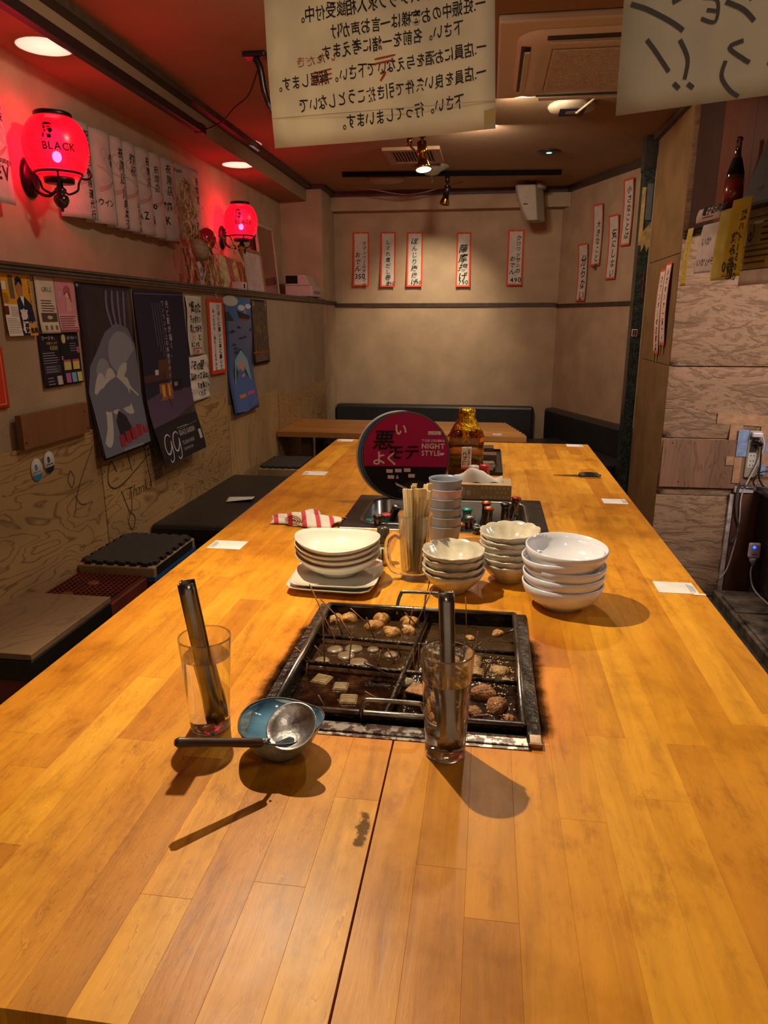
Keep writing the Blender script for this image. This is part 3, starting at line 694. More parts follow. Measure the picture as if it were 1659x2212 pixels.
# foam bubbles on the front-right of the broth, one part
rnd = random.Random(21); fb = MB()
for _ in range(260):
    bx = rnd.gauss(0.155, 0.022); by = rnd.choice([rnd.gauss(-0.015, 0.022), rnd.gauss(-0.09, 0.03), rnd.gauss(0.03, 0.02)]); r_ = rnd.uniform(0.0008, 0.0022)
    if ix0 + 0.006 < bx < ix1 - 0.006 and iy0 + 0.006 < by < iy1 - 0.006: fb.blob((bx, by, BZ), (r_, r_, r_ * 0.7), 6, 4, 0)
o = fb.build('foam', col('#cdb896', 0.25, var=0.1, coat=0.6), parent=pan, fix=False); o['kind'] = 'stuff'

FOOD = {"gold":[(-0.295,1.355,0.0169),(-0.2,1.372,0.0188),(-0.212,1.336,0.0165),(-0.172,1.311,0.0162),(-0.141,1.366,0.0175),(-0.138,1.325,0.0138),(-0.268,1.367,0.0170)],
"pale":[(-0.269,1.222,0.0145),(-0.234,1.231,0.0159),(-0.197,1.232,0.0106),(-0.243,1.199,0.0150),(-0.215,1.175,0.0165),(-0.160,1.215,0.0121),(-0.283,1.173,0.0132)],
"block":[(-0.268,1.105,0.0159),(-0.23,1.085,0.0131),(-0.209,1.045,0.015)],
"brown":[(0.012,1.092,0.0204),(0.036,1.055,0.0190),(0.0,1.032,0.013),(0.052,1.015,0.012),(-0.040,1.045,0.0105),(-0.020,1.012,0.010)],
"fish":[(-0.004,1.225,0.0150),(-0.006,1.198,0.0155),(0.000,1.168,0.0150),(0.043,1.180,0.0185),(0.052,1.145,0.0105),(-0.040,1.205,0.0133)],
"orange":[(0.040,1.34,0.0145),(-0.015,1.311,0.0107)]}
fried = col('#9a6636', 0.5, var=0.25, scale=60, bump=0.9, bscale=150, coat=0.4)
golden = col('#b8833c', 0.4, var=0.28, scale=50, bump=0.5, bscale=110, coat=0.5)
palef = col('#7d6b50', 0.3, var=0.15, scale=60, coat=0.6)
blockf = col('#8a7450', 0.25, var=0.2, scale=80, coat=0.6)
fishf = col('#a88452', 0.4, var=0.2, scale=60, bump=0.4, coat=0.5)
FM = {'gold': golden, 'pale': palef, 'block': blockf, 'brown': fried, 'fish': fishf, 'orange': golden}
FL = {'gold': ('tofu_pouch', 'golden fried tofu pouch floating in the back-left compartment of the hot pan', 'food', 'golden pouches in the back-left compartment'),
      'pale': ('radish_slice', 'pale round radish slice in the middle-left compartment of the hot pan', 'food', 'radish slices in the middle-left compartment'),
      'block': ('konjac_block', 'square translucent block in the dark broth of the front-left compartment', 'food', 'square blocks in the front-left compartment'),
      'brown': ('fried_tofu_ball', 'round brown fried tofu ball in the front-right compartment of the hot pan', 'food', 'brown fried balls in the front-right compartment'),
      'fish': ('fish_cake', 'tan fish cake in foam in the middle-right compartment of the hot pan', 'food', 'fish cakes in the middle-right compartment'),
      'orange': ('simmered_egg', 'pale orange lump half sunk in the hazy back-right compartment of the hot pan', 'food', 'orange lumps in the back-right compartment')}
rnd = random.Random(9)
for k, lst in FOOD.items():
    for i, (x, y, r) in enumerate(lst):
        r = r * {'gold': 1.18, 'brown': 1.15, 'pale': 1.1}.get(k, 1.0)
        mb = MB(); nm, lb, ct_, gp = FL[k]
        if k == 'block':
            a = rnd.uniform(-0.3, 0.3); M = Matrix.Rotation(a, 3, 'Z')
            mb.chbox(-r, r, -r, r, -0.010, 0.004, 0.003, M=M)
            for q in (-1, 0, 1): mb.chbox(-r * 0.85, r * 0.85, q * r / 2.2 - 0.0022, q * r / 2.2 + 0.0022, 0.0030, 0.0050, 0.0012, M=M)
            o = mb.build(nm, FM[k], loc=(x, y, T + BZ), bevel=0.001)
        elif k == 'pale':
            mb.lathe([(0, -0.008), (r * 0.9, -0.008), (r, -0.004), (r, 0.001), (r * 0.92, 0.0035), (r * 0.5, 0.0042), (0, 0.0042)], 20)
            o = mb.build(nm, FM[k], loc=(x, y, T + BZ))
        elif k == 'fish' and i in (0, 1, 2):
            for q in range(4): mb.tube([(-r * 0.9, (q - 1.5) * r * 0.42, 0.002), (0, (q - 1.5) * r * 0.42, 0.004), (r * 0.9, (q - 1.5) * r * 0.42, 0.001)], r * 0.22, 8)
            o = mb.build(nm, FM[k], loc=(x, y, T + BZ), rot=(0, 0, rnd.uniform(-0.3, 0.3)))
        else:
            hh = {'gold': 0.72, 'brown': 0.72, 'fish': 0.5, 'orange': 0.5}[k]
            mb.blob((0, 0, 0), (r, r * 0.80, r * hh), 26, 14, 0.13 if k == 'gold' else 0.07, seed=i * 7 + len(k)); o = mb.build(nm, FM[k], loc=(x, y, T + BZ + 0.001), rot=(0, 0, rnd.uniform(0, 3)))
        tag(o, lb, ct_, gp)
tb_ = MB().chbox(-0.022, 0.022, -0.013, 0.013, -0.012, 0.012, 0.001, m=0).box(-0.0222, 0.0222, -0.0132, 0.0132, -0.012, 0.008, 1).build('tofu_block', [col('#a5733f', 0.5, var=0.25, scale=70, bump=0.5), col('#3a2514', 0.4)], loc=(-0.090, 1.066, T + BZ + 0.008), rot=(R(15), R(-10), R(-35)))
tag(tb_, 'dark-sided brown tofu block tilted against the divider, behind the right glass', 'food')
jf = MB().blob((0, 0, 0), (0.013, 0.012, 0.008), 16, 9, 0.15, 4).build('mochi_lump', col('#8f8268', 0.15, var=0.2, coat=0.8), loc=(-0.117, 1.112, T + BZ + 0.003))
tag(jf, 'glossy grey jelly-like lump beside the divider, front half of the hot pan', 'food')
ls = MB().lathe([(0, 0.002), (0.006, 0.002), (0.008, 0.0), (0.008, 0.003), (0.005, 0.0045), (0, 0.0045)], 16).build('lotus_slice', col('#b9b0a0', 0.4), loc=(-0.145, 1.348, T + BZ))
tag(ls, 'small white slice around a skewer among the golden pouches', 'food')

SK = [(-0.267,1.24,-0.32,1.24,1.083),(-0.251,1.304,-0.314,1.304,1.027),(-0.298,1.292,-0.312,1.292,1.005),(-0.3,1.258,-0.317,1.258,0.985),(-0.273,1.150,-0.274,1.150,1.055),(-0.269,1.293,-0.283,1.293,1.004),(-0.246,1.279,-0.271,1.279,1.002),(-0.228,1.146,-0.221,1.146,1.032),(-0.197,1.270,-0.216,1.270,1.009),(-0.236,1.365,-0.266,1.365,0.985),(-0.142,1.350,-0.132,1.35,1.001),(-0.12,1.35,-0.150,1.35,0.989),(-0.302,1.17,-0.333,1.17,0.985),(-0.289,1.202,-0.304,1.202,0.975),(-0.173,1.168,-0.192,1.168,0.988),(-0.179,1.167,-0.172,1.167,0.991),(-0.149,1.186,-0.162,1.186,0.986),(-0.142,1.216,-0.149,1.216,0.989),(-0.111,1.163,-0.113,1.163,1.001),(-0.105,1.178,-0.104,1.178,1.0),(-0.222,1.168,-0.251,1.168,0.968),(-0.162,1.055,-0.183,1.055,0.970),(0.0,1.243,0.0,1.243,1.005),(0.014,1.164,0.03,1.164,0.993),(0.037,1.188,0.041,1.188,0.977),(0.047,1.152,0.053,1.152,0.977),(-0.008,1.242,-0.01,1.242,0.983),(-0.023,1.370,-0.027,1.370,1.022),(-0.127,1.365,-0.095,1.375,1.035),(-0.110,1.365,-0.110,1.375,1.020),(-0.245,1.02,-0.254,1.02,0.977),(-0.212,1.011,-0.22,1.011,0.977),(0.038,1.030,0.046,1.002,0.975),(0.003,1.025,0.022,1.002,0.975),(-0.055,1.365,-0.064,1.365,0.979),(-0.013,1.257,0.01,1.257,0.977),(-0.300,1.120,-0.297,1.12,0.980)]
bam = [col('#8a5a2c', 0.5, var=0.2, scale=40), col('#6b4020', 0.5, var=0.2, scale=40), col('#4a2a18', 0.5, var=0.2, scale=40)]
def zone(x, y): return ('back' if y > 1.255 else 'middle' if y > 1.133 else 'front') + ('-left' if x < -0.117 else '-right')
for i, (x, y, tx, ty, tz) in enumerate(SK):
    zt_ = T + BZ - 0.012; zn = zone(x, y)
    vx = Vector((tx - x, ty - y, tz - (T + BZ))); 
    o = MB().tube([Vector((0, 0, 0)) - vx.normalized() * 0.012, (0, 0, 0), vx], 0.0013, 6).build('skewer', bam[i % 3], loc=(x, y, T + BZ))
    if i in (0,): tag(o, 'longest bamboo skewer, leaning far out over the left rim of the hot pan', 'skewer')
    else: tag(o, 'thin bamboo skewer standing in the %s compartment of the hot pan' % zn, 'skewer', 'skewers in the %s compartment' % zn)
for (x, y, tx, ty, tz, lb) in ((-0.129, 1.118, -0.195, 1.118, 0.990, 'dark flat paddle skewer lying aslant across the front-left broth'), (0.021, 1.305, 0.076, 1.305, 0.988, 'dark flat paddle skewer resting on the right rim of the hot pan')):
    v = Vector((tx - x, 0, tz - (T + BZ)))
    o = MB().tube([(0, 0, 0), v * 0.15, v * 0.6, v * 0.62, v], [0.0008, 0.0014, 0.0016, 0.0042, 0.0040], 8, flat=0.45).build('flat_skewer', col('#2a1510', 0.4, var=0.2), loc=(x, y, T + BZ + 0.001)); tag(o, lb, 'skewer')

# ================================================================== THINGS ON THE TABLE
def tumbler(name, label, x, y, h, rb, rt, water, cat='glass'):
    t = thing(name, label, cat, (x, y, T + 0.0004))
    g = glass('clear_glass')
    rad = lambda z: rb + (rt - rb) * (max(0, z - 0.012) / (h - 0.012)) ** 1.15
    # glass and water meet without an air gap: outer wall, thin inner wall above the water line, water surface closing the body
    zs = [0.02, 0.035, 0.05, 0.065, 0.08, 0.095, 0.11, 0.125, h - 0.004]
    prof = [(0, 0.0012), (rb - 0.004, 0.0), (rb - 0.0006, 0.0012), (rb, 0.004), (rb, 0.012)] + [(rad(z), z) for z in zs] + [(rt - 0.0002, h - 0.0006), (rt - 0.0008, h), (rt - 0.0014, h - 0.0006)]
    prof += [(rad(z) - 0.0016, z) for z in reversed(zs) if z > water] + [(rad(water) - 0.0016, water)]
    gmb = MB(); n = 56; vs = [(r * cos(2 * pi * i / n), r * sin(2 * pi * i / n), z) for r, z in prof for i in range(n)]
    gmb.add(vs, [(j * n + i, j * n + (i + 1) % n, (j + 1) * n + (i + 1) % n, (j + 1) * n + i) for j in range(len(prof) - 1) for i in range(n)], 0, True)
    gmb.build('glass_body', g, parent=t, fix=False)
    rw_ = rad(water) - 0.0016; wm = MB(); wv = [(0, 0, water - 0.0006)] + [(q_ * rw_ * cos(2 * pi * i / n), q_ * rw_ * sin(2 * pi * i / n), water - 0.0006 * (q_ < 1)) for q_ in (0.93, 1.0) for i in range(n)]
    wm.add(wv, [(0, 1 + i, 1 + (i + 1) % n) for i in range(n)] + [(1 + i, 1 + n + i, 1 + n + (i + 1) % n, 1 + (i + 1) % n) for i in range(n)], 0, True)
    wm.build('water', g, parent=t, fix=False)
    return t
tumbler('water_glass', 'tall water glass holding tongs, left one, behind the dark ladle handle', -0.398, 0.918, 0.150, 0.030, 0.0385, 0.118)
tumbler('water_glass', 'tall water glass holding tongs, right one, in front of the hot pan', -0.040, 0.899, 0.160, 0.029, 0.0375, 0.118)
tongm = col('#8f8b84', 0.24, 1.0, var=0.1, scale=20)
def tongs(label, p0, top, twist, wid=0.011, gold=False):
    t = thing('serving_tongs', label, 'tongs', p0)
    ax = Vector(top) - Vector(p0); L = ax.length; ax.normalize()
    q = ax.to_track_quat('Z', 'Y').to_matrix() @ Matrix.Rotation(twist, 3, 'Z')
    for sg in (1, -1):
        mb = MB(); sec = []
        N = 14
        for i in range(N + 1):
            f = i / N; w_ = wid * (0.75 + 0.25 * f) if f > 0.28 else wid * (0.75 + 0.5 * (0.28 - f) / 0.28 * (1 if f > 0.06 else 0.75))
            gap = 0.0035 + 0.006 * sin(pi * f) * 0.6 + 0.0015
            dp = 0.0045 if f > 0.2 else 0.0045 * (f / 0.2)
            for (a, b_) in ((-w_, gap - 0.0), (-w_ * 0.9, gap + dp), (w_ * 0.9, gap + dp), (w_, gap)):
                sec.append(q @ Vector((a, b_ * sg, L * f)))
        mb.add(sec, [(4 * j + k, 4 * j + k + 1, 4 * (j + 1) + k + 1, 4 * (j + 1) + k) for j in range(N) for k in range(3)], 0, True)
        mb.build('arm', tongm, parent=t, solid=0.0009, fix=False)
    # scalloped tip leaves at the bottom
    for sg in (1, -1):
        mb = MB(); pts = []
        for i in range(17):
            a = -pi / 2 + 2 * pi * i / 16; rr = 0.015 * (1 + 0.10 * sin(7 * a)); pts.append(q @ Vector((rr * cos(a) * 0.85, sg * (0.006 - 0.002 * abs(cos(a))), 0.014 + rr * sin(a) * 1.1)))
        mb.add([q @ Vector((0, sg * 0.0085, 0.014))] + pts, [(0, i + 1, i + 2) for i in range(16)], 0, True)
        mb.build('tip', tongm, parent=t, solid=0.0009, fix=False)
    mb = MB(); w_ = wid
    mb.tube([q @ Vector((-w_ * 0.9, 0, L - 0.012)), q @ Vector((w_ * 0.9, 0, L - 0.012))], 0.004, 10)
    mb.build('hinge', tongm, parent=t)
    MB().tube([q @ Vector((-w_ * 0.7, -0.007, L)), q @ Vector((-w_ * 0.7, 0.007, L + 0.001))], 0.0012, 6).build('pull_ring', tongm, parent=t)
    return t
tongs('steel tongs with channelled arms leaning left in the left water glass', (-0.386, 0.914, T + 0.016), (-0.414, 0.905, T + 0.238), R(82))
tongs('steel tongs with channelled arms standing in the right water glass', (-0.034, 0.892, T + 0.016), (-0.046, 0.945, T + 0.228), -0.1)

# blue bowl + ladle
blu = None
def bluebowl_mat():
    m, nt, b = newmat('blue_glaze'); tc = node(nt, 'ShaderNodeTexCoord'); sep = node(nt, 'ShaderNodeSeparateXYZ'); nt.links.new(tc.outputs['Object'], sep.inputs[0])
    nz = node(nt, 'ShaderNodeTexNoise', i_Scale=18.0, i_Detail=4.0); nt.links.new(tc.outputs['Object'], nz.inputs['Vector'])
    v = math_(nt, 'ADD', math_(nt, 'MULTIPLY', sep.outputs[2], 95.0), math_(nt, 'MULTIPLY', nz.outputs['Fac'], 0.6))
    r = ramp(nt, math_(nt, 'FRACT', v), [(0.0, '#31536b'), (0.25, '#5d8fb0'), (0.7, '#5d8fb0'), (1.0, '#41687f')])
    nt.links.new(r.outputs[0], b.inputs['Base Color']); b.inputs['Roughness'].default_value = 0.12; b.inputs['Coat Weight'].default_value = 0.5
    return m
bm_ = bluebowl_mat(); outg = col('#6f8288', 0.35, var=0.25, scale=40, bump=0.5, bscale=60, coat=0.3)
bb = thing('blue_bowl', 'small blue glazed bowl with a swirled inside, holding a ladle', 'bowl', (-0.273, 0.868, T + 0.0004))
wob = lambda r, z, a: (r * (1 + (0.03 * sin(3 * a + 0.6) + 0.015 * sin(5 * a)) * min(1, z / 0.05)), z + (0.0025 * sin(3 * a + 1.0) if z > 0.03 else 0))
outp = [(0.026, 0.0), (0.028, 0.004), (0.036, 0.011), (0.046, 0.022), (0.054, 0.034), (0.059, 0.046), (0.0605, 0.0500)]
inp = [(0.0595, 0.0515), (0.0575, 0.0485), (0.053, 0.036), (0.044, 0.024), (0.033, 0.013), (0.02, 0.008), (0, 0.007)]
MB().lathe([(0, 0.002)] + outp, 48, wave=wob).build('outer_wall', outg, parent=bb)
MB().lathe([outp[-1]] + inp, 48, wave=wob).build('glazed_inside', bm_, parent=bb)
MB().tube([(lambda rz: (rz[0] * cos(2 * pi * i / 48), rz[0] * sin(2 * pi * i / 48), rz[1]))(wob(0.0602, 0.0512, 2 * pi * i / 48)) for i in range(49)], 0.0013, 6, cap=False).build('rim', col('#4b4a4a', 0.3), parent=bb)
MB().lathe([(0, 0.016), (0.037, 0.016)], 32).build('soup', glass('water', (1, 1, 1, 1), 0.0, 1.33), parent=bb)
ld = thing('ladle', 'round steel ladle with dark wooden handle resting across the blue bowl', 'ladle', (-0.245, 0.835, T + 0.062))
Ml = Matrix.Rotation(R(32), 3, 'X') @ Matrix.Rotation(R(-6), 3, 'Y')
brushed = col('#d2d0ce', 0.36, 1.0, var=0.12, scale=60, bump=0.10, bscale=160)
MB().lathe([(0, -0.0095), (0.012, -0.0085), (0.022, -0.005), (0.030, 0.0), (0.0345, 0.0055), (0.0355, 0.0062), (0.034, 0.0066), (0.029, 0.0012), (0.021, -0.0038), (0.011, -0.0073), (0, -0.0082)], 44, M=Ml, sy=1.0).build('ladle_bowl', brushed, parent=ld)
neck0 = Ml @ Vector((-0.027, -0.021, 0.0075)); neck1 = Vector((-0.034, -0.042, 0.002))
MB().tube([neck0, (neck0 + neck1) / 2 + Vector((0, 0, 0.001)), neck1], 0.0030, 8, flat=0.6).build('neck', brushed, parent=ld)
h0 = Vector((-0.030, -0.040, 0.000)); h1 = Vector((-0.118, -0.108, 0.036))
hm = wood_mat('dark_handle_wood', '#3b2116', '#1f100a', 'X', 6, 0.45, 4)
MB().tube([h0.lerp(h1, f) for f in (0, 0.03, 0.2, 0.5, 0.8, 0.96, 1.0)], [0.0045, 0.0062, 0.0062, 0.0057, 0.0062, 0.0066, 0.0040], 14).build('handle', hm, parent=ld)
MB().blob(h0.lerp(h1, -0.05) + Vector((0, 0, 0.003)), 0.0018, 8, 6, 0).build('rivet', brushed, parent=ld)

# stacks of bowls ----------------------------------------------------
white = col('#dcd8cc', 0.13, var=0.02, scale=5, coat=0.6)
white2 = col('#dcdee6', 0.14, var=0.02, scale=5, coat=0.6)
ribbed_m = col('#c2bba8', 0.16, var=0.10, scale=30, coat=0.6)
def shell(outer, th):
    inner = []
    for r, z in reversed(outer): inner.append((max(0, r - th), z + th * 0.75))
    return outer + inner
def bowl_proto(name, prof, mat, n=48, wave=None, th=0.003, extra=None):
    mb = MB().lathe([(0, 0.001)] + prof + [(prof[-1][0] - th * 0.5, prof[-1][1] + th * 0.5)] + [(max(0.0, r - th), z + th * 0.4) for r, z in reversed(prof[2:])] + [(0, prof[2][1] + th * 0.4)], n, wave=wave)
    return mb.build(name, mat, fix=True)
ORD = ['bottom', 'second from the bottom', 'third from the bottom', 'fourth from the bottom', 'fifth from the bottom', 'sixth from the bottom']
def stack(proto, n, x, y, dz, words, cat, group, jx=0.002, tilt=None, z0=0.0005, first=False, swap=None):
    rnd = random.Random(n + int(x * 1000))
    for i in range(n):
        src = proto if swap is None or i not in swap else swap[i]
        o = src if (first and i == 0) else src.copy()
        if not (first and i == 0): COL.objects.link(o)
        o.location = (x + rnd.uniform(-jx, jx), y + rnd.uniform(-jx, jx), T + z0 + i * dz)
        tl = tilt[i] if tilt else (0, 0)
        o.rotation_euler = (tl[0], tl[1], rnd.uniform(0, 6.28) if jx else 0)
        pos = 'top' if i == n - 1 else ORD[i]
        tag(o, words % pos, cat, group)
# ribbed flower bowls
NR = 12
rw = lambda r, z, a: (r * (1 + 0.030 * abs(sin(NR * a / 2)) * min(1, z / 0.02) * (1 if z > 0.004 else 0)), z - 0.0024 * (1 - abs(sin(NR * a / 2))) * (1 if z > 0.045 else 0))
rib = bowl_proto('ribbed_bowl', [(0.030, 0.0), (0.031, 0.005), (0.040, 0.012), (0.054, 0.026), (0.064, 0.040), (0.0695, 0.051)], ribbed_m, 84, rw, 0.0032)
stack(rib, 4, -0.060, 1.535, 0.0165, 'greyish ribbed flower-edged bowl, %s of the left ribbed stack of four', 'bowl', 'left stack of ribbed bowls', 0.001, [(0, 0), (0.02, 0), (0.02, 0.01), (0.035, 0.01)], first=True)
stack(rib, 6, 0.068, 1.620, 0.0150, 'greyish ribbed flower-edged bowl, %s of the right ribbed stack of six', 'bowl', 'right stack of ribbed bowls', 0.001, [(0, 0), (0.0, 0.01), (0.0, 0.02), (0.01, 0.02), (0.03, 0.0), (0.045, 0.0)])
wbp = bowl_proto('white_bowl', [(0.044, 0.0), (0.045, 0.006), (0.060, 0.012), (0.076, 0.026), (0.084, 0.043), (0.0865, 0.056)], white2, 56, None, 0.0032)
for i, (z, tx, ty, ox) in enumerate(((0.0, 0, 0, 0), (0.022, 0.01, 0.01, 0), (0.043, 0.01, 0.02, 0.001), (0.063, 0.02, -0.09, 0.001), (0.079, 0.045, 0.03, 0.002))):
    o = wbp if i == 0 else wbp.copy()
    if i: COL.objects.link(o)
    o.location = (0.177 + ox, 1.482, T + 0.0005 + z); o.rotation_euler = (tx, ty, 0)
    tag(o, 'plain white round bowl, %s of the right-hand white stack of five' % ('top' if i == 4 else ORD[i]), 'bowl', 'right stack of white bowls')
# oval dishes on square trays (left)
ov = lambda r, z, a: (r * (1 + 0.0 * a), z + 0.006 * cos(2 * a) * (r / 0.1) ** 3)
dish = bowl_proto('oval_bowl', [(0.045, 0.0), (0.046, 0.005), (0.066, 0.013), (0.084, 0.024), (0.096, 0.037), (0.1015, 0.045)], white, 56, ov, 0.003)
dish.scale = (1.0, 0.86, 1.0)
for i, (z, tx, ty) in enumerate(((0.0, 0, 0), (0.015, 0.01, 0.01), (0.027, 0.015, -0.012), (0.041, 0.03, 0.008))):
    o = dish if i == 0 else dish.copy()
    if i: COL.objects.link(o)
    o.location = (-0.334, 1.568, T + 0.0185 + z); o.rotation_euler = (tx, ty, 0)
    tag(o, 'creamy white oval bowl, %s of the four stacked on the square plates' % ('top' if i == 3 else ORD[i]), 'bowl', 'stack of oval white bowls')
def sq_plate():
    mb = MB(); prof = [(0.070, 0.0), (0.072, 0.004), (0.090, 0.012), (0.1005, 0.017), (0.1005, 0.0195), (0.094, 0.0165), (0.072, 0.0075)]
    def sq(r, k):  # rounded square section
        pts = []
        for i in range(40):
            a = 2 * pi * (i + 0.5) / 40; q = (abs(cos(a)) ** 7 + abs(sin(a)) ** 7) ** (-1 / 7); pts.append((r * q * cos(a), r * q * sin(a)))
        return pts
    vs = []; n = 40
    for r, z in prof:
        for p in sq(r, 0): vs.append((p[0], p[1], z))
    vs.append((0, 0, 0.0)); vs.append((0, 0, 0.0070)); fs = []
    for j in range(len(prof) - 1):
        for i in range(n): fs.append((j * n + i, j * n + (i + 1) % n, (j + 1) * n + (i + 1) % n, (j + 1) * n + i))
    for i in range(n): fs.append((len(vs) - 2, (i + 1) % n, i)); k = (len(prof) - 1) * n; fs.append((len(vs) - 1, k + i, k + (i + 1) % n))
    return mb.add(vs, fs, 0, True).build('square_plate', white)
sp = sq_plate(); sp.location = (-0.333, 1.545, T + 0.0005); sp.rotation_euler = (0, 0, R(-3)); tag(sp, 'white square plate, lower of the two under the oval bowls', 'plate', 'square plates')
o = sp.copy(); COL.objects.link(o); o.location = (-0.331, 1.551, T + 0.0095); o.rotation_euler = (0, 0, R(2)); tag(o, 'white square plate, upper of the two under the oval bowls', 'plate', 'square plates')
plz = MB(); rnd = random.Random(2)

# seasoning shaker
sh = thing('seasoning_shaker', 'slim glass seasoning shaker with clear cap and label between oval bowls and mug', 'shaker', (-0.243, 1.690, T + 0.0005))
MB().lathe([(0.014, 0), (0.0155, 0.003), (0.0155, 0.058), (0.013, 0.062)], 24).build('jar', col('#6f4d22', 0.15, var=0.3, coat=0.8), parent=sh)
MB().lathe([(0.0158, 0.008), (0.0158, 0.050)], 24).build('label', paper('#d2c7ae'), parent=sh, solid=0.0002, fix=False)
sl = Sheet((-0.0150, -0.0062, 0.048), (1, 0, 0), (0, 0, -1), 0.030, 0.038, bend=lambda u, v: 0.0102 * sin(pi * u) , N=(0, -1, 0)); sl.org = Vector((0, 0, 0))
sl.rect(0.013, 0.002, 0.018, 0.038, ink('#4a3318'), 0.0006); sl.chars('七味唐辛子', 0.008, 0.002, 0.0068, ink('#1c1410'), bold=0.02); sl.chars('の', 0.024, 0.012, 0.010, ink('#1c1410'), bold=0.03)
sl.pr.build('print', sl.pm, parent=sh, fix=False); sl.tx.build('lettering', sl.tm, parent=sh, fix=False)
MB().lathe([(0.0155, 0.062), (0.0160, 0.066), (0.0155, 0.096), (0.014, 0.099), (0, 0.0995)], 24).build('cap', col('#463c34', 0.1, var=0.1, coat=1.0), parent=sh)

# glass mug with chopsticks
mg = thing('beer_mug', 'clear faceted glass mug full of disposable chopsticks', 'mug', (-0.155, 1.605, T + 0.0005))
fac = lambda r, z, a: (r * (1 - 0.03 * abs(cos(5 * a)) * (1 if 0.015 < z < 0.10 and r > 0.03 else 0)), z)
MB().lathe([(0, 0.001), (0.030, 0.0), (0.0335, 0.004), (0.0325, 0.012), (0.0335, 0.03), (0.036, 0.08), (0.0385, 0.12), (0.040, 0.150), (0.0405, 0.158), (0.0395, 0.160), (0.0375, 0.157), (0.036, 0.12), (0.0335, 0.08), (0.030, 0.03), (0.027, 0.018), (0, 0.014)], 40, wave=fac).build('mug_body', glass('mug_glass', (1, 1, 1, 1), 0.0, 1.42), parent=mg)
hp = smooth_path([(-0.033, -0.010, 0.105), (-0.046, -0.014, 0.112), (-0.060, -0.018, 0.100), (-0.064, -0.019, 0.075), (-0.060, -0.018, 0.045), (-0.048, -0.014, 0.022), (-0.031, -0.010, 0.018)], 6)
MB().tube(hp, [0.008, 0.009] + [0.0075] * (len(hp) - 4) + [0.008, 0.007], 12).build('handle', glass('mug_glass', (1, 1, 1, 1), 0.0, 1.42), parent=mg)
rnd = random.Random(31)
csm = [wood_mat('chopstick_wood_%s' % n_, a_, b2, 'Z', 8, 0.7, 3, line=0.3) for n_, a_, b2 in (('pale', '#ecd6a8', '#cba970'), ('tan', '#dcc08c', '#b8945c'))]
csl = [(-0.022, -0.008), (-0.012, -0.016), (-0.002, -0.020), (0.006, -0.014), (-0.014, 0.0), (-0.004, 0.004), (0.006, 0.002), (0.014, -0.006), (0.016, 0.006), (-0.008, 0.012), (0.004, 0.014), (0.012, -0.016), (-0.018, 0.008)]
for i, (bx, by) in enumerate(csl):
    L = 0.212 + rnd.uniform(-0.010, 0.004); tw = rnd.uniform(-0.6, 0.6); ln = rnd.uniform(-0.03, 0.05) + 0.045 + bx * 5.0; ly = rnd.uniform(-0.05, 0.05)
    fc = 0.62
    mb = MB()
    for sg in (-1, 1):
        mb.add([Vector((sg * 0.0006, -0.002, 0)), Vector((sg * 0.004, -0.002, 0)), Vector((sg * 0.004, 0.002, 0)), Vector((sg * 0.0006, 0.002, 0)),
                Vector((sg * 0.0004, -0.003, L)), Vector((sg * 0.0058, -0.003, L)), Vector((sg * 0.0058, 0.003, L)), Vector((sg * 0.0004, 0.003, L))],
               [(0, 1, 2, 3), (4, 7, 6, 5), (0, 4, 5, 1), (1, 5, 6, 2), (2, 6, 7, 3), (3, 7, 4, 0)])
    mb.box(-0.0055, 0.0055, -0.003, 0.003, L - 0.02, L)
    o = mb.build('chopsticks', csm[i % 2], loc=(-0.152 + bx * fc, 1.605 + by * fc, T + 0.017), rot=(ly, ln, tw))
    tag(o, 'unsplit pale wooden chopsticks standing among others in the glass mug', 'chopsticks', 'disposable chopsticks in the mug')

# melamine cup tower
cupg = col('#7f8796', 0.35, var=0.02); cupp = col('#b0989e', 0.35, var=0.02)
def cup(mat):
    fac = lambda r, z, a: (r * (1 - 0.02 * abs(cos(5 * a)) * (1 if 0.005 < z < 0.058 else 0)), z)
    return MB().lathe([(0, 0.001), (0.030, 0.0), (0.032, 0.003), (0.039, 0.03), (0.0425, 0.055), (0.0440, 0.066), (0.0445, 0.068), (0.0425, 0.068), (0.0410, 0.060), (0.037, 0.03), (0.030, 0.005), (0, 0.004)], 60, wave=fac).build('cup', mat)
c1 = cup(cupg); c2 = cup(cupp)
CX, CY = -0.098, 1.845
for i in range(6):
    src = c2 if i == 4 else c1; o = src if i in (0, 4) else src.copy()
    if i not in (0, 4): COL.objects.link(o)
    o.location = (CX + 0.0015 * sin(i * 2.0), CY, T + 0.0005 + i * 0.0252); o.rotation_euler = (0, 0, i * 0.2)
    tag(o, ('pink plastic cup in the tower of grey cups, just below the top one' if i == 4 else 'grey plastic cup, %s of the cup tower beside the chopsticks' % ('top' if i == 5 else ORD[i])), 'cup', 'tower of plastic cups')

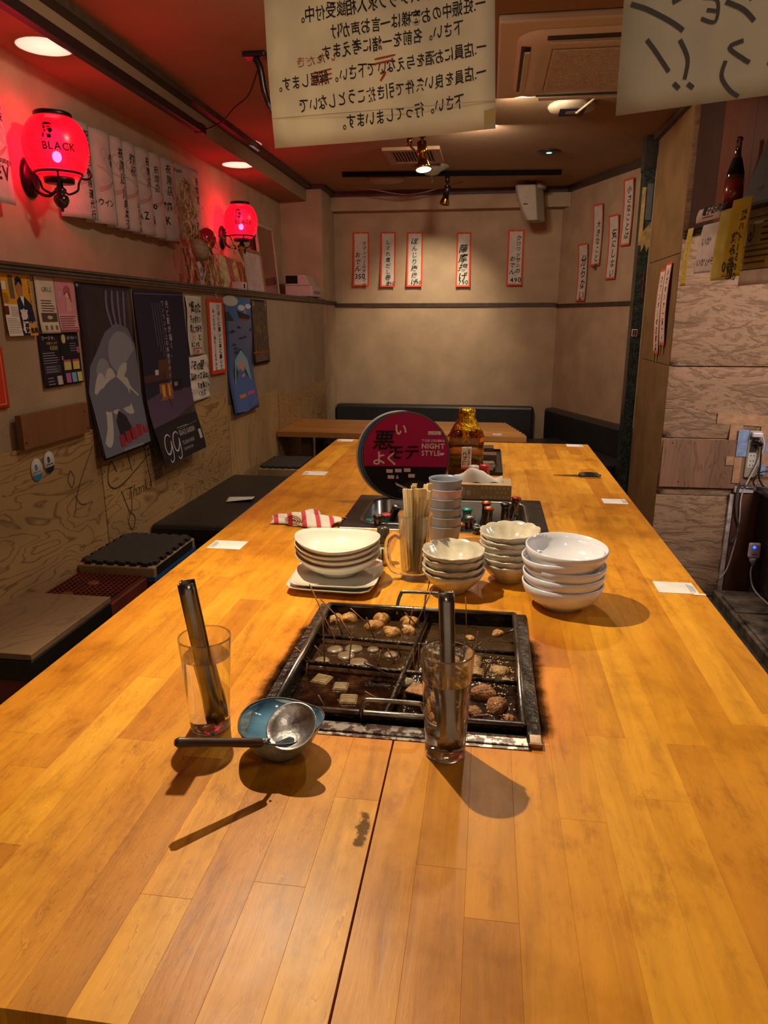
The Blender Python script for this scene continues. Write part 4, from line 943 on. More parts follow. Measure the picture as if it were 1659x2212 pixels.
# ice sink with bottles
snk = thing('ice_sink', 'stainless basin let into the table, holding ice and bottles', 'sink', (-0.115, 2.20, T))
def rrect(hx, hy, r, z, n=6):
    pts = []
    for cx_, cy_, a0_ in ((hx - r, hy - r, 0), (-hx + r, hy - r, pi / 2), (-hx + r, -hy + r, pi), (hx - r, -hy + r, 3 * pi / 2)):
        for i in range(n + 1): a = a0_ + pi / 2 * i / n; pts.append((cx_ + r * cos(a), cy_ + r * sin(a), z))
    return pts
rings = [rrect(0.310, 0.205, 0.006, 0.001), rrect(0.308, 0.203, 0.006, 0.003), rrect(0.258, 0.155, 0.05, 0.0045), rrect(0.252, 0.150, 0.05, 0.009), rrect(0.246, 0.145, 0.05, 0.003), rrect(0.238, 0.138, 0.05, -0.22), rrect(0.22, 0.125, 0.04, -0.245)]
vs = [p for r_ in rings for p in r_]; n = len(rings[0])
fs = [(j * n + i, j * n + (i + 1) % n, (j + 1) * n + (i + 1) % n, (j + 1) * n + i) for j in range(2, len(rings) - 1) for i in range(n)] + [tuple((len(rings) - 1) * n + i for i in range(n))]
MB().add(vs, fs, 0, True).build('basin', col('#8b8885', 0.28, 0.9, var=0.15, scale=12), parent=snk, fix=True)
fs2 = [(j * n + i, j * n + (i + 1) % n, (j + 1) * n + (i + 1) % n, (j + 1) * n + i) for j in range(0, 2) for i in range(n)]
MB().add(vs[:3 * n], fs2, 0, False).build('flange', col('#5a5552', 0.30, 0.85, var=0.2, scale=14), parent=snk, fix=True)
rnd = random.Random(14); ice = MB()
for _ in range(170):
    s_ = rnd.uniform(0.009, 0.017); M = Euler((rnd.uniform(0, 3), rnd.uniform(0, 3), rnd.uniform(0, 3))).to_matrix()
    p = Vector((rnd.uniform(-0.21, 0.21), rnd.uniform(-0.12, 0.12), rnd.uniform(-0.085, -0.045)))
    ice.add([p + M @ Vector((x * s_, y * s_, z * s_)) for x in (-1, 1) for y in (-1, 1) for z in (-1, 1)], [(0, 1, 3, 2), (4, 6, 7, 5), (0, 4, 5, 1), (2, 3, 7, 6), (0, 2, 6, 4), (1, 5, 7, 3)])
o = ice.build('ice', glass('ice', (0.88, 0.93, 0.95, 1), 0.05, 1.31), fix=False, loc=(-0.115, 2.20, T), bevel=0)
tag(o, 'loose ice cubes heaped around the bottles in the table basin', 'ice', kind='stuff')
brown_g = col('#1b100a', 0.06, var=0.1, coat=1.0, spec=0.8); green_g = col('#2a5a4a', 0.06, var=0.1, coat=1.0, spec=0.8)
grey_g = col('#4e6a66', 0.08, var=0.1, coat=1.0)
def bottle(label, x, y, ztop, capcol, body=brown_g, tilt=(0, 0), H=0.235, mark=None, slim=1.0):
    """long-neck bottle with a crown cap; x, y, ztop give the cap"""
    E_ = Euler((tilt[0], tilt[1], 0)); ax = E_.to_matrix() @ Vector((0, 0, H))
    b = Vector((x, y, ztop)) - ax
    t = thing('beer_bottle', label, 'bottle', b, (tilt[0], tilt[1], 0))
    MB().lathe([(0, 0.002), (0.027, 0.0), (0.030, 0.004), (0.030, 0.115), (0.027, 0.135), (0.0185, 0.162), (0.0138, 0.185), (0.0120, H - 0.018), (0.0128, H - 0.014), (0.0128, H - 0.004), (0, H - 0.004)], 28).build('bottle_glass', body, parent=t)
    cw = lambda r, z, a: (r + 0.0006 * sin(21 * a) * (1 if z < H - 0.0025 and r > 0.012 else 0), z)
    MB().lathe([(0.0130, H - 0.0075), (0.0155, H - 0.0070), (0.0148, H - 0.002), (0.0125, H), (0, H + 0.0004)], 84, wave=cw).build('crown_cap', capcol, parent=t)
    if mark:
        s_ = Sheet((0, 0, H + 0.0008), (1, 0, 0), (0, -1, 0), 0.02, 0.02, N=(0, 0, 1)); s_.org = Vector((0, 0, 0)); s_.P0 = Vector((-0.01, 0.01, H + 0.0006))
        if mark == 'star':
            s_.poly([(0.01 + (0.0085 if i % 2 == 0 else 0.0035) * sin(2 * pi * i / 10), 0.01 - (0.0085 if i % 2 == 0 else 0.0035) * cos(2 * pi * i / 10)) for i in range(10)], ink('#e8d9c0'), 0.0003)
        else:
            s_.ell(0.01, 0.01, 0.008, 0.008, ink('#c9c4bc'), 0.0002); s_.ell(0.0115, 0.0095, 0.0055, 0.006, ink('#1c1a1a'), 0.0005); s_.rect(0.003, 0.006, 0.007, 0.014, ink('#1c1a1a'), 0.0006)
        s_.pr.build('cap_print', s_.pm, parent=t, fix=False)
    return t
redcap = col('#a02a2a', 0.3, 0.4); goldred = col('#a8502a', 0.3, 0.5); blackcap = col('#232326', 0.3, 0.5); silv = col('#8d9094', 0.25, 0.8); teal = col('#2c8f86', 0.3, 0.3)
bottle('brown bottle with black and silver cap, leftmost tall one in the basin', -0.308, 2.030, 1.005, blackcap, mark='ring')
bottle('pale green bottle with pinkish red cap behind the black-capped bottle', -0.288, 2.065, 1.001, col('#b5484a', 0.3), green_g)
bottle('brown bottle with silver cap leaning right, beneath the round fan', -0.262, 2.135, 1.010, silv, tilt=(0.05, 0.42))
bottle('bottle with bright teal cap at the centre of the basin, behind the cup tower', -0.045, 2.090, 1.020, teal, green_g)
bottle('brown bottle with silver-rimmed cap just in front of the teal-capped one', -0.036, 2.035, 1.012, silv, mark='ring')
bottle('brown bottle with slanted black and white cap facing the viewer', -0.012, 1.985, 0.995, blackcap, tilt=(0.45, 0.12), mark='ring')
bottle('brown bottle with gold and red cap, rear of the pair amid the basin', 0.012, 2.155, 1.026, goldred, mark='star')
bottle('brown bottle with gold and red cap, front of the pair amid the basin', 0.020, 2.085, 1.027, goldred, mark='star', tilt=(0, 0.05))
bottle('brown bottle with black ridged cap, upright near the right of the basin', 0.070, 2.120, 1.032, blackcap)
bottle('brown bottle with bright red cap, tallest of those on the right of the basin', 0.105, 2.190, 1.035, redcap, tilt=(-0.06, 0.16))
bottle('brown bottle with red star cap tipped to face us, far right of the basin', 0.121, 2.000, 0.995, redcap, tilt=(0.55, -0.10), mark='star')
bottle('dark bottle with small red and silver cap, half hidden right of the cup tower', -0.062, 2.020, 0.992, goldred, grey_g, mark='star')
for x, y, tl in ((-0.352, 2.10, (0.3, 0.2)),):
    bottle('low bottle with teal cap lying at the far left of the ice', x, y, 0.965, teal, green_g, tilt=(0.35, -0.30))

# tissue box
tbx = thing('tissue_box', 'beige spotted tissue box lying behind the ice basin with white tissue pulled out', 'box', (0.0, 2.445, T + 0.004))
MB().box(-0.165, 0.096, -0.06, 0.06, 0, 0.052).build('carton', col('#c2a374', 0.55, var=0.04), parent=tbx, bevel=0.001)
s_ = Sheet((-0.165, -0.0605, 0.052), (1, 0, 0), (0, 0, -1), 0.261, 0.052, N=(0, -1, 0)); s_.org = Vector((0, 0, 0)); dot = ink('#d6c68c')
rnd = random.Random(4)
for i in range(9):
    for j in range(3):
        if i < 4 and j == 1: continue
        s_.ell(0.148 + i * 0.0145 + (j % 2) * 0.007, 0.010 + j * 0.016, 0.0052, 0.0052, dot, 0.0006, 14) if 0.148 + i * 0.0145 + (j % 2) * 0.007 < 0.256 and 0.148 + i * 0.0145 > 0.160 else None
s_.chars('ie', 0.098, 0.036, 0.036, ink('#e6dcc8'), vertical=False, bold=0.03)
s_.ell(0.143, 0.026, 0.0125, 0.0125, ink('#e6dcc8'), 0.0008); s_.ell(0.143, 0.026, 0.0115, 0.0115, ink('#c2a374'), 0.0011); s_.chars('fun', 0.134, 0.030, 0.0125, ink('#e6dcc8'), vertical=False, n=0.0016)
s_.rect(0, 0, 0.261, 0.0035, ink('#c9b491'), 0.0007)
s_.pr.build('print', s_.pm, parent=tbx, fix=False); s_.tx.build('lettering', s_.tm, parent=tbx, fix=False)
mb = MB(); W = 22; H_ = 8; vs = []
for j in range(H_ + 1):
    for i in range(W + 1):
        u = i / W; v = j / H_; x = -0.10 + 0.165 * u
        hgt = (0.010 + 0.020 * abs(sin(pi * u * 1.0 + 0.4)) + 0.016 * max(0, sin(2.0 * pi * u - 1.2))) * sin(pi * v) ** 0.6
        vs.append((x, -0.028 + 0.056 * v + 0.006 * sin(9 * u), 0.0525 + hgt + 0.003 * sin(17 * u + 5 * v)))
mb.add(vs, [(j * (W + 1) + i, j * (W + 1) + i + 1, (j + 1) * (W + 1) + i + 1, (j + 1) * (W + 1) + i) for j in range(H_) for i in range(W)], 0, True)
mb.build('tissue', col('#dedbd4', 0.9, var=0.03), parent=tbx, fix=False)

# habu liquor bottle
hb = thing('liquor_bottle', 'big square bottle of amber liquor with gold wrapping and a white tag, behind the tissues', 'bottle', (-0.073, 2.83, T + 0.0005))
amb = glass('amber_glass', (0.75, 0.36, 0.07, 1), 0.02, 1.4)
def sqring(hx, hy, z, n=40, p=5):
    out = []
    for i in range(n):
        a = 2 * pi * i / n; q = (abs(cos(a)) ** p + abs(sin(a)) ** p) ** (-1 / p); out.append((hx * q * cos(a), hy * q * sin(a), z))
    return out
rg = [sqring(0.066, 0.055, 0.0), sqring(0.070, 0.059, 0.004), sqring(0.070, 0.059, 0.150), sqring(0.064, 0.053, 0.170), sqring(0.040, 0.036, 0.186, p=2.5), sqring(0.024, 0.024, 0.196, p=2), sqring(0.022, 0.022, 0.225, p=2)]
vs = [p for r_ in rg for p in r_]; n = 40
fs = [(j * n + i, j * n + (i + 1) % n, (j + 1) * n + (i + 1) % n, (j + 1) * n + i) for j in range(len(rg) - 1) for i in range(n)] + [tuple(reversed(range(n))), tuple((len(rg) - 1) * n + i for i in range(n))]
MB().add(vs, fs, 0, True).build('bottle_glass', amb, parent=hb)
rg = [sqring(0.066, 0.055, 0.006), sqring(0.0685, 0.0575, 0.01), sqring(0.0685, 0.0575, 0.118)]
vs = [p for r_ in rg for p in r_]
fs = [(j * n + i, j * n + (i + 1) % n, (j + 1) * n + (i + 1) % n, (j + 1) * n + i) for j in range(len(rg) - 1) for i in range(n)] + [tuple(reversed(range(n))), tuple((len(rg) - 1) * n + i for i in range(n))]
def liq():
    m, nt, b = newmat('dark_liquor'); tc = node(nt, 'ShaderNodeTexCoord'); sep = node(nt, 'ShaderNodeSeparateXYZ'); nt.links.new(tc.outputs['Object'], sep.inputs[0])
    nz = node(nt, 'ShaderNodeTexNoise', i_Scale=40.0, i_Detail=4.0); nt.links.new(tc.outputs['Object'], nz.inputs['Vector'])
    wv = math_(nt, 'FRACT', math_(nt, 'MULTIPLY_ADD', nz.outputs['Fac'], 0.7, math_(nt, 'MULTIPLY', sep.outputs[2], 42.0)))
    c = ramp(nt, wv, [(0.0, '#2a170a'), (0.4, '#6a4a26'), (0.55, '#8a6a3c'), (0.8, '#35200f')])
    top = ramp(nt, sep.outputs[2], [(0.085, (0, 0, 0, 1)), (0.092, (1, 1, 1, 1))])
    nt.links.new(mixc(nt, top.outputs[0], c.outputs[0], '#b5651a'), b.inputs['Base Color']); b.inputs['Roughness'].default_value = 0.3
    return m
MB().add(vs, fs, 0, True).build('coiled_contents', liq(), parent=hb)
mb = MB().lathe([(0.0, 0.262), (0.028, 0.262), (0.032, 0.25), (0.030, 0.225), (0.050, 0.190), (0.072, 0.150)], 44, wave=lambda r, z, a: (r * (1 + 0.07 * sin(9 * a + z * 60) + 0.05 * sin(17 * a)), z), sy=0.85)
mb.build('gold_foil', col('#c99a1c', 0.22, 1.0, var=0.3, scale=50, bump=0.8, bscale=80), parent=hb)
tg = Sheet((-0.015, -0.064, 0.118), (1, 0, 0.02), (0, -0.02, -1), 0.038, 0.088, N=(0, -1, 0)); tg.org = Vector((0, 0, 0))
tg.rect(0, 0.080, 0.038, 0.088, ink('#cc5540'), 0.0007); tg.chars('ハブ酒', 0.012, 0.018, 0.018, ink('#1d1815'), bold=0.04, jit=0.05); tg.chars('元祖ハブ入り', 0.029, 0.010, 0.0095, ink('#1d1815'), bold=0.03); tg.ell(0.029, 0.071, 0.005, 0.005, ink('#cf6a5c'), 0.0008)
tg.build('paper_tag', paper('#e2ddd2'), parent=hb)
MB().tube([(0.0, -0.062, 0.150), (-0.012, -0.066, 0.135), (0.004, -0.068, 0.117), (0.016, -0.066, 0.135), (0.004, -0.062, 0.150)], 0.0006, 5).build('string', col('#c9a94a', 0.6), parent=hb)
# spice jars
def jar(label, x, y, capc, cont):
    t = thing('spice_jar', label, 'jar', (x, y, T + 0.0005))
    MB().lathe([(0, 0), (0.018, 0), (0.0195, 0.003), (0.0195, 0.045), (0.017, 0.050)], 24).build('glass_jar', cont, parent=t)
    MB().lathe([(0.0188, 0.049), (0.0195, 0.050), (0.0195, 0.068), (0.018, 0.0705), (0, 0.071)], 28, wave=lambda r, z, a: (r + 0.0004 * sin(28 * a), z)).build('cap', capc, parent=t)
    MB().box(-0.008, 0.008, -0.0205, -0.0198, 0.008, 0.036).build('label', paper('#d9cba8'), parent=t)
jar('small spice jar with clear white cap in front of the amber bottle', -0.037, 2.64, col('#c9c6bf', 0.3), col('#a98c5e', 0.15, var=0.3, scale=60, coat=0.6))
jar('small spice jar with red cap in front of the amber bottle', 0.003, 2.66, col('#b3242a', 0.3), col('#7e2a1e', 0.15, var=0.3, scale=60, coat=0.6))
rp = MB().chbox(-0.045, 0.045, -0.03, 0.03, 0, 0.004, 0.001).build('red_packet', col('#b8252a', 0.4), loc=(0.02, 2.60, T + 0.0005), rot=(0, 0, 0.3)); tag(rp, 'flat red packet showing behind the tissue box', 'packet')
# black tray of dark wooden blocks
tr = thing('black_tray', 'black rectangular tray under the dark wooden blocks behind the amber bottle', 'tray', (-0.02, 3.06, T + 0.0005))
MB().box(-0.105, 0.095, -0.26, 0.27, 0, 0.004).box(-0.105, -0.101, -0.26, 0.27, 0.004, 0.014).box(0.091, 0.095, -0.26, 0.27, 0.004, 0.014).box(-0.101, 0.091, -0.26, -0.256, 0.004, 0.014).box(-0.101, 0.091, 0.266, 0.27, 0.004, 0.014).build('tray_body', col('#141210', 0.4), parent=tr)
dkw = [wood_mat('dark_block_%d' % i, a_, '#2a160c', 'X', 5, 0.55, 3, line=0.6) for i, a_ in enumerate(('#54301c', '#3c2215', '#6e6252'))]
for i, (x, y, z, dx_, dy_, dz_, r_, m_) in enumerate(((-0.035, 2.84, 0.005, 0.10, 0.03, 0.016, 0.02, 1), (-0.03, 2.89, 0.005, 0.105, 0.035, 0.018, -0.08, 0), (-0.03, 2.95, 0.005, 0.10, 0.03, 0.020, 0.10, 2), (-0.02, 3.02, 0.005, 0.098, 0.035, 0.045, 0.0, 0), (-0.03, 3.10, 0.005, 0.105, 0.03, 0.020, 0.06, 2), (-0.03, 3.19, 0.005, 0.095, 0.04, 0.045, 0.02, 1), (-0.04, 3.27, 0.005, 0.09, 0.03, 0.03, -0.05, 1))):
    mb = MB().chbox(-dx_, dx_ * 0.85, -dy_, dy_, 0, dz_, 0.002); o = mb.build('wooden_block', dkw[m_], loc=(x - 0.0, y, T + z), rot=(0, 0, r_))
    o.scale = (0.86, 0.9, 1)
    tag(o, ['nearest flat dark block at the front of the black tray', 'low reddish-brown block second from the front of the black tray', 'low grey-brown slanting block third from the front of the black tray', 'tall reddish-brown block in the middle of the black tray', 'low greyish block behind the tall middle block of the tray', 'tall dark block near the back of the black tray', 'rearmost dark block on the black tray'][i], 'block', 'dark wooden blocks on the tray')

# round paper fan
fn = thing('round_fan', 'round magenta and black paper fan propped up in a stand behind the mug', 'fan', (-0.262, 2.345, T + 0.004), (R(-8), 0, R(4)))
FR = 0.150
fd = MB().lathe([(0, -0.0006), (FR, -0.0006), (FR, 0.0006), (0, 0.0006)], 72, M=Matrix.Rotation(R(90), 3, 'X').to_4x4(), c=(0, FR, 0))
MB().lathe([(0, -0.0008), (FR, -0.0008), (FR + 0.0006, 0), (FR, 0.0008), (0, 0.0008)], 72, M=Matrix.Translation((0, 0, FR)) @ Matrix.Rotation(R(90), 4, 'X')).build('fan_sheet', ink('#141116'), parent=fn)
fs_ = Sheet((-FR, -0.0010, 2 * FR), (1, 0, 0), (0, 0, -1), 2 * FR, 2 * FR, N=(0, -1, 0)); fs_.org = Vector((0, 0, 0))
mag = ink('#b01f63'); dk = ink('#1e1822'); wt = ink('#e9e0e4')
r2 = FR - 0.006
cut = 0.036
fs_.poly([(FR + r2 * cos(a), FR - r2 * sin(a)) for a in [math.asin(-cut / r2) + (pi - 2 * math.asin(-cut / r2)) * i / 30 for i in range(31)]], mag, 0.0004)
a_s = math.asin(-cut / r2)
fs_.poly([(FR + r2 * cos(a), FR - r2 * sin(a)) for a in [pi - a_s + (pi + 2 * a_s) * i / 30 for i in range(31)]], dk, 0.0004)
fs_.stroke([(FR + (FR - 0.003) * cos(2 * pi * i / 48), FR - (FR - 0.003) * sin(2 * pi * i / 48)) for i in range(49)], 0.0012, ink('#c9b58a'), taper=False, n=0.0008)
fs_.chars('悪い', 0.048, 0.018, 0.072, dk, vertical=False, bold=0.03) if False else None
fs_.chars('悪', 0.036, 0.124, 0.072, dk, vertical=False, bold=0.02, shear=0.15, n=0.001); fs_.chars('い', 0.110, 0.078, 0.045, wt, vertical=False, bold=0.02, n=0.001)
fs_.chars('モテ', 0.086, 0.158, 0.055, dk, vertical=False, bold=0.02, shear=0.2, n=0.001, pitch=0.95); fs_.chars('よく', 0.034, 0.178, 0.052, wt, vertical=False, bold=0.015, n=0.001, pitch=0.85)
fs_.chars('TOKUSHIMA', 0.204, 0.102, 0.0125, wt, vertical=False, bold=0.02, n=0.001); fs_.chars('NIGHT', 0.204, 0.124, 0.0235, wt, vertical=False, bold=0.03, n=0.001); fs_.chars('STYLE', 0.204, 0.148, 0.024, wt, vertical=False, bold=0.03, n=0.001, sx=0.8)
fs_.poly([(0.272 + 0.009 * cos(a), 0.138 + 0.009 * sin(a)) for a in [pi * i / 10 for i in range(11)]], wt, 0.001)
fs_.rect(0.225, 0.066, 0.268, 0.078, wt, 0.0008); fs_.chars('いでし', 0.228, 0.077, 0.011, dk, vertical=False, n=0.0012)
for i, (a_, b_) in enumerate(((0.085, 0.196), (0.115, 0.194), (0.145, 0.192), (0.090, 0.216), (0.160, 0.211))): fs_.rect(a_, b_, a_ + 0.022, b_ + 0.012, wt, 0.0009)
fs_.chars('&', 0.118, 0.228, 0.018, wt, vertical=False, n=0.001)
for i in range(19):
    a = R(200 + i * 7.8) ; fs_.stroke([(0.185 + 0.012 * cos(a), 0.288 + 0.012 * sin(a)), (0.185 + 0.062 * cos(a), 0.288 + 0.055 * sin(a))], 0.0012, ink('#a07a5a'), taper=False, n=0.001) if 0.288 + 0.055 * sin(a) < 0.285 else None
fs_.poly([(0.115, 0.240), (0.165, 0.262), (0.168, 0.270), (0.120, 0.250)], wt, 0.001)
fs_.pr.build('print', fs_.pm, parent=fn, fix=False); fs_.tx.build('lettering', fs_.tm, parent=fn, fix=False)
# second fan behind
f2 = thing('round_fan', 'round pale blue and pink paper fan peeking out behind the magenta fan', 'fan', (-0.281, 2.360, T + 0.004), (R(-9), 0, R(8)))
MB().lathe([(0, -0.0008), (FR, -0.0008), (FR + 0.0006, 0), (FR, 0.0008), (0, 0.0008)], 72, M=Matrix.Translation((0, 0, FR)) @ Matrix.Rotation(R(90), 4, 'X')).build('fan_sheet', ink('#d9cfd0'), parent=f2)
q_ = Sheet((-FR, -0.0010, 2 * FR), (1, 0, 0), (0, 0, -1), 2 * FR, 2 * FR, N=(0, -1, 0)); q_.org = Vector((0, 0, 0)); q_.ell(FR + 0.0, FR, 0.145, 0.145, ink('#4d7fc0'), 0.0003, 60); q_.ell(FR + 0.014, FR, 0.134, 0.138, ink('#dfd8dc'), 0.0006, 60)
q_.pr.build('print', q_.pm, parent=f2, fix=False)
# fan stand (small clear cup holding the handles)
fsd = thing('fan_holder', 'small clear stand under the two round fans', 'stand', (-0.255, 2.385, T + 0.0005))
MB().chbox(-0.04, 0.04, -0.02, 0.02, 0, 0.0035, 0.001).build('base', col('#2c2a2a', 0.3), parent=fsd)

# hand towel
tw = thing('hand_towel', 'crumpled white and red striped hand towel on the left of the table', 'towel', (-0.53, 2.04, T + 0.001), R(-8))
def towel_mat():
    m, nt, b = newmat('striped_towel'); tc = node(nt, 'ShaderNodeTexCoord'); sep = node(nt, 'ShaderNodeSeparateXYZ'); nt.links.new(tc.outputs['Object'], sep.inputs[0])
    st_ = math_(nt, 'FRACT', math_(nt, 'MULTIPLY', math_(nt, 'ADD', sep.outputs[0], math_(nt, 'MULTIPLY', sep.outputs[1], 0.5)), 22.0))
    r = ramp(nt, st_, [(0.0, '#d8d0c6'), (0.55, '#d8d0c6'), (0.62, '#c0404a'), (0.9, '#c0404a'), (0.95, '#d8d0c6')]); nt.links.new(r.outputs[0], b.inputs['Base Color']); b.inputs['Roughness'].default_value = 0.95
    nz = node(nt, 'ShaderNodeTexNoise', i_Scale=300.0); nt.links.new(tc.outputs['Object'], nz.inputs['Vector']); bp = node(nt, 'ShaderNodeBump', i_Strength=0.5, i_Distance=0.003); nt.links.new(nz.outputs['Fac'], bp.inputs['Height']); nt.links.new(bp.outputs[0], b.inputs['Normal'])
    return m
twm = towel_mat(); mb = MB(); W, H_ = 30, 16; vs = []
for j in range(H_ + 1):
    for i in range(W + 1):
        u = i / W; v = j / H_; x = -0.10 + 0.205 * u; y = -0.055 + 0.115 * v * (1 - 0.35 * (1 - u))
        z = 0.003 + 0.022 * sin(pi * v) ** 0.7 * (0.35 + 0.65 * sin(pi * u)) + 0.006 * abs(sin(13 * u + 7 * v)) * sin(pi * v)
        vs.append((x + 0.008 * sin(9 * v + 4 * u), y + 0.010 * sin(7 * u), z))
mb.add(vs, [(j * (W + 1) + i, j * (W + 1) + i + 1, (j + 1) * (W + 1) + i + 1, (j + 1) * (W + 1) + i) for j in range(H_) for i in range(W)], 0, True)
mb.build('cloth', twm, parent=tw, fix=False, solid=0.002)
rl = MB()
for k_ in range(3):
    pts = [( -0.02 + (0.026 - k_ * 0.008) * cos(a), -0.055, 0.018 + (0.016 - k_ * 0.005) * sin(a)) for a in [2 * pi * i / 16 * 0.93 - 0.2 for i in range(17)]]
    vs = [p for p in pts] + [(p[0] + 0.03, 0.03, p[2]) for p in pts]; rl.add(vs, [(i, i + 1, 18 + i, 17 + i) for i in range(16)], 0, True)
rl.build('rolled_end', twm, parent=tw, fix=False, solid=0.003)

# scissors
sc = thing('kitchen_scissors', 'black-handled scissors lying closed on the right of the table', 'scissors', (0.365, 2.835, T + 0.001), R(4))
blade = col('#8d8d90', 0.25, 1.0)
for sg in (1, -1):
    MB().prism([(-0.092, 0.0), (-0.01, 0.006 * sg), (0.01, 0.004 * sg), (0.01, -0.003 * sg), (-0.02, -0.003 * sg)], 0.001 + (0.0018 if sg > 0 else 0), 0.0026 + (0.0018 if sg > 0 else 0), lambda a, b_, t_: (a, b_, t_)).build('blade', blade, parent=sc)
blk = col('#1b1b22', 0.35)
for sg, ln in ((1, 0.040), (-1, 0.046)):
    lp = [(0.008, 0.002 * sg, 0.004)] + [(0.048 + ln * cos(a) * 0.85, sg * 0.016 + 0.013 * sin(a), 0.007) for a in [pi - 0.2 + 2 * pi * i / 18 for i in range(19)]]
    MB().tube(lp, [0.004] + [0.0045] * 19, 8).build('handle_loop', blk, parent=sc)
MB().lathe([(0.004, 0), (0.004, 0.006), (0, 0.0065)], 12).build('pivot', blade, parent=sc)

# white order cards stuck along the table edges (their square codes are left out)
def card(label, x, y, w_, h_, rot, side):
    s_ = Sheet((-w_ / 2, h_ / 2, 0), (1, 0, 0), (0, -1, 0), w_, h_, N=(0, 0, 1)); s_.org = Vector((0, 0, 0))
    k = ink('#34343a')
    for i in range(4):
        u = (w_ * 0.82 + i * 0.0035) if side > 0 else (w_ * 0.06 + i * 0.0035); s_.rect(u, h_ * (0.15 + 0.05 * i), u + 0.0012, h_ * (0.9 - 0.1 * (i % 2)), k, 0.0006)
    o = MB().box(-w_ / 2, w_ / 2, -h_ / 2, h_ / 2, 0, 0.0005).build('order_card', paper('#dedcd8'), loc=(x, y, T + 0.0003), rot=(0, 0, rot))
    s_.pr.build('print', s_.pm, parent=o, fix=False); tag(o, label, 'card', 'white cards on the table edge'); return o
card('white card taped to the left table edge, nearest one, level with the oval bowls', -0.690, 1.79, 0.094, 0.072, 0.0, -1)
card('white card taped to the left table edge, second from the viewer, near the mat stools', -0.672, 2.745, 0.094, 0.072, 0.0, -1)
card('white card stuck at the far left corner of the long table', -0.705, 3.555, 0.08, 0.07, 0.0, -1)
cR = card('white card taped to the right table edge, nearest one, right of the white bowls', 0.449, 1.625, 0.088, 0.072, 0.0, 1)
MB().box(0.03, 0.056, -0.044, -0.034, 0.0006, 0.0012).build('clear_tape', col('#e8e4da', 0.1), parent=cR)
card('white card on the right table edge, between scissors and nearest right card', 0.445, 2.44, 0.080, 0.068, 0.0, 1)
card('white card at the far right corner of the long table', 0.437, 3.56, 0.078, 0.068, 0.0, 1)

# ================================================================== BACK OF THE ROOM
t2 = thing('back_table', 'smaller light wooden table crosswise at the back of the room', 'table', (-1.424, 4.74, 0))
w2 = wood_mat('back_table_wood', '#b9803f', '#94602c', 'Y', 1.5, 0.4, 4, line=0.5)
n_st = 9; dpt = 0.66
for i in range(n_st):
    y0 = dpt * i / n_st; y1 = dpt * (i + 1) / n_st
    x1 = 1.695 - 0.14 * max(0, (i - 0.5)) / n_st
    MB().chbox(0, x1, y0 + 0.0003, y1 - 0.0003, 0.785, 0.82, 0.0006).build('plank', w2, parent=t2, fix=False)
for x in (0.15, 1.3):
    for y in (0.08, 0.5): MB().box(x, x + 0.07, y, y + 0.07, 0, 0.785).build('leg', col('#4a3220', 0.6), parent=t2)
rt = MB().chbox(-0.03, 0.03, -0.012, 0.012, 0, 0.008, 0.002).build('white_clip', col('#c9c4ba', 0.5), loc=(0.08, 4.80, 0.8205)); tag(rt, 'tiny white wrapper near the front corner of the back table', 'wrapper')
leather = col('#25262a', 0.38, var=0.1, scale=10, bump=0.12, bscale=120)
# padded bench along back wall and angled wall
bn = thing('padded_bench', 'black padded corner bench along the back and right walls', 'bench', (0, 0, 0))
MB().box(-1.425, 0.44, YB - 0.12, YB - 0.004, 0.36, 0.785).build('backrest', leather, parent=bn, bevel=0.025)
MB().box(-1.42, 0.35, YB - 0.62, YB - 0.13, 0.46, 0.56).build('seat_cushion', leather, parent=bn, bevel=0.025)
MB().box(-1.42, 0.35, YB - 0.58, YB - 0.14, 0.0, 0.455).build('seat_base', col('#1a1715', 0.6), parent=bn)
def angbox(s0, s1, o0, o1, z0, z1):
    mb = MB(); P = [ang(s0, z0, -o0), ang(s1, z0, -o0), ang(s1, z0, -o1), ang(s0, z0, -o1), ang(s0, z1, -o0), ang(s1, z1, -o0), ang(s1, z1, -o1), ang(s0, z1, -o1)]
    return mb.add(P, [(0, 3, 2, 1), (4, 5, 6, 7), (0, 1, 5, 4), (1, 2, 6, 5), (2, 3, 7, 6), (3, 0, 4, 7)])
inwv = -nrm
def ang2(s_, z, o): p = ANG0 + ANGD * s_ + inwv * o; return Vector((p.x, p.y, z))
def abox(s0, s1, o0, o1, z0, z1):
    P = [ang2(s0, z0, o0), ang2(s1, z0, o0), ang2(s1, z0, o1), ang2(s0, z0, o1), ang2(s0, z1, o0), ang2(s1, z1, o0), ang2(s1, z1, o1), ang2(s0, z1, o1)]
    return MB().add(P, [(0, 3, 2, 1), (4, 5, 6, 7), (0, 1, 5, 4), (1, 2, 6, 5), (2, 3, 7, 6), (3, 0, 4, 7)])
abox(0.10, 1.65, 0.004, 0.12, 0.36, 0.785).build('backrest', leather, parent=bn, bevel=0.025)
abox(0.42, 1.65, 0.13, 0.60, 0.46, 0.56).build('seat_cushion', leather, parent=bn, bevel=0.025)
abox(0.45, 1.60, 0.14, 0.56, 0.0, 0.455).build('seat_base', col('#1a1715', 0.6), parent=bn)
abox(0.42, 1.65, 0.595, 0.61, 0.445, 0.47).build('piping', col('#5d564c', 0.5), parent=bn)

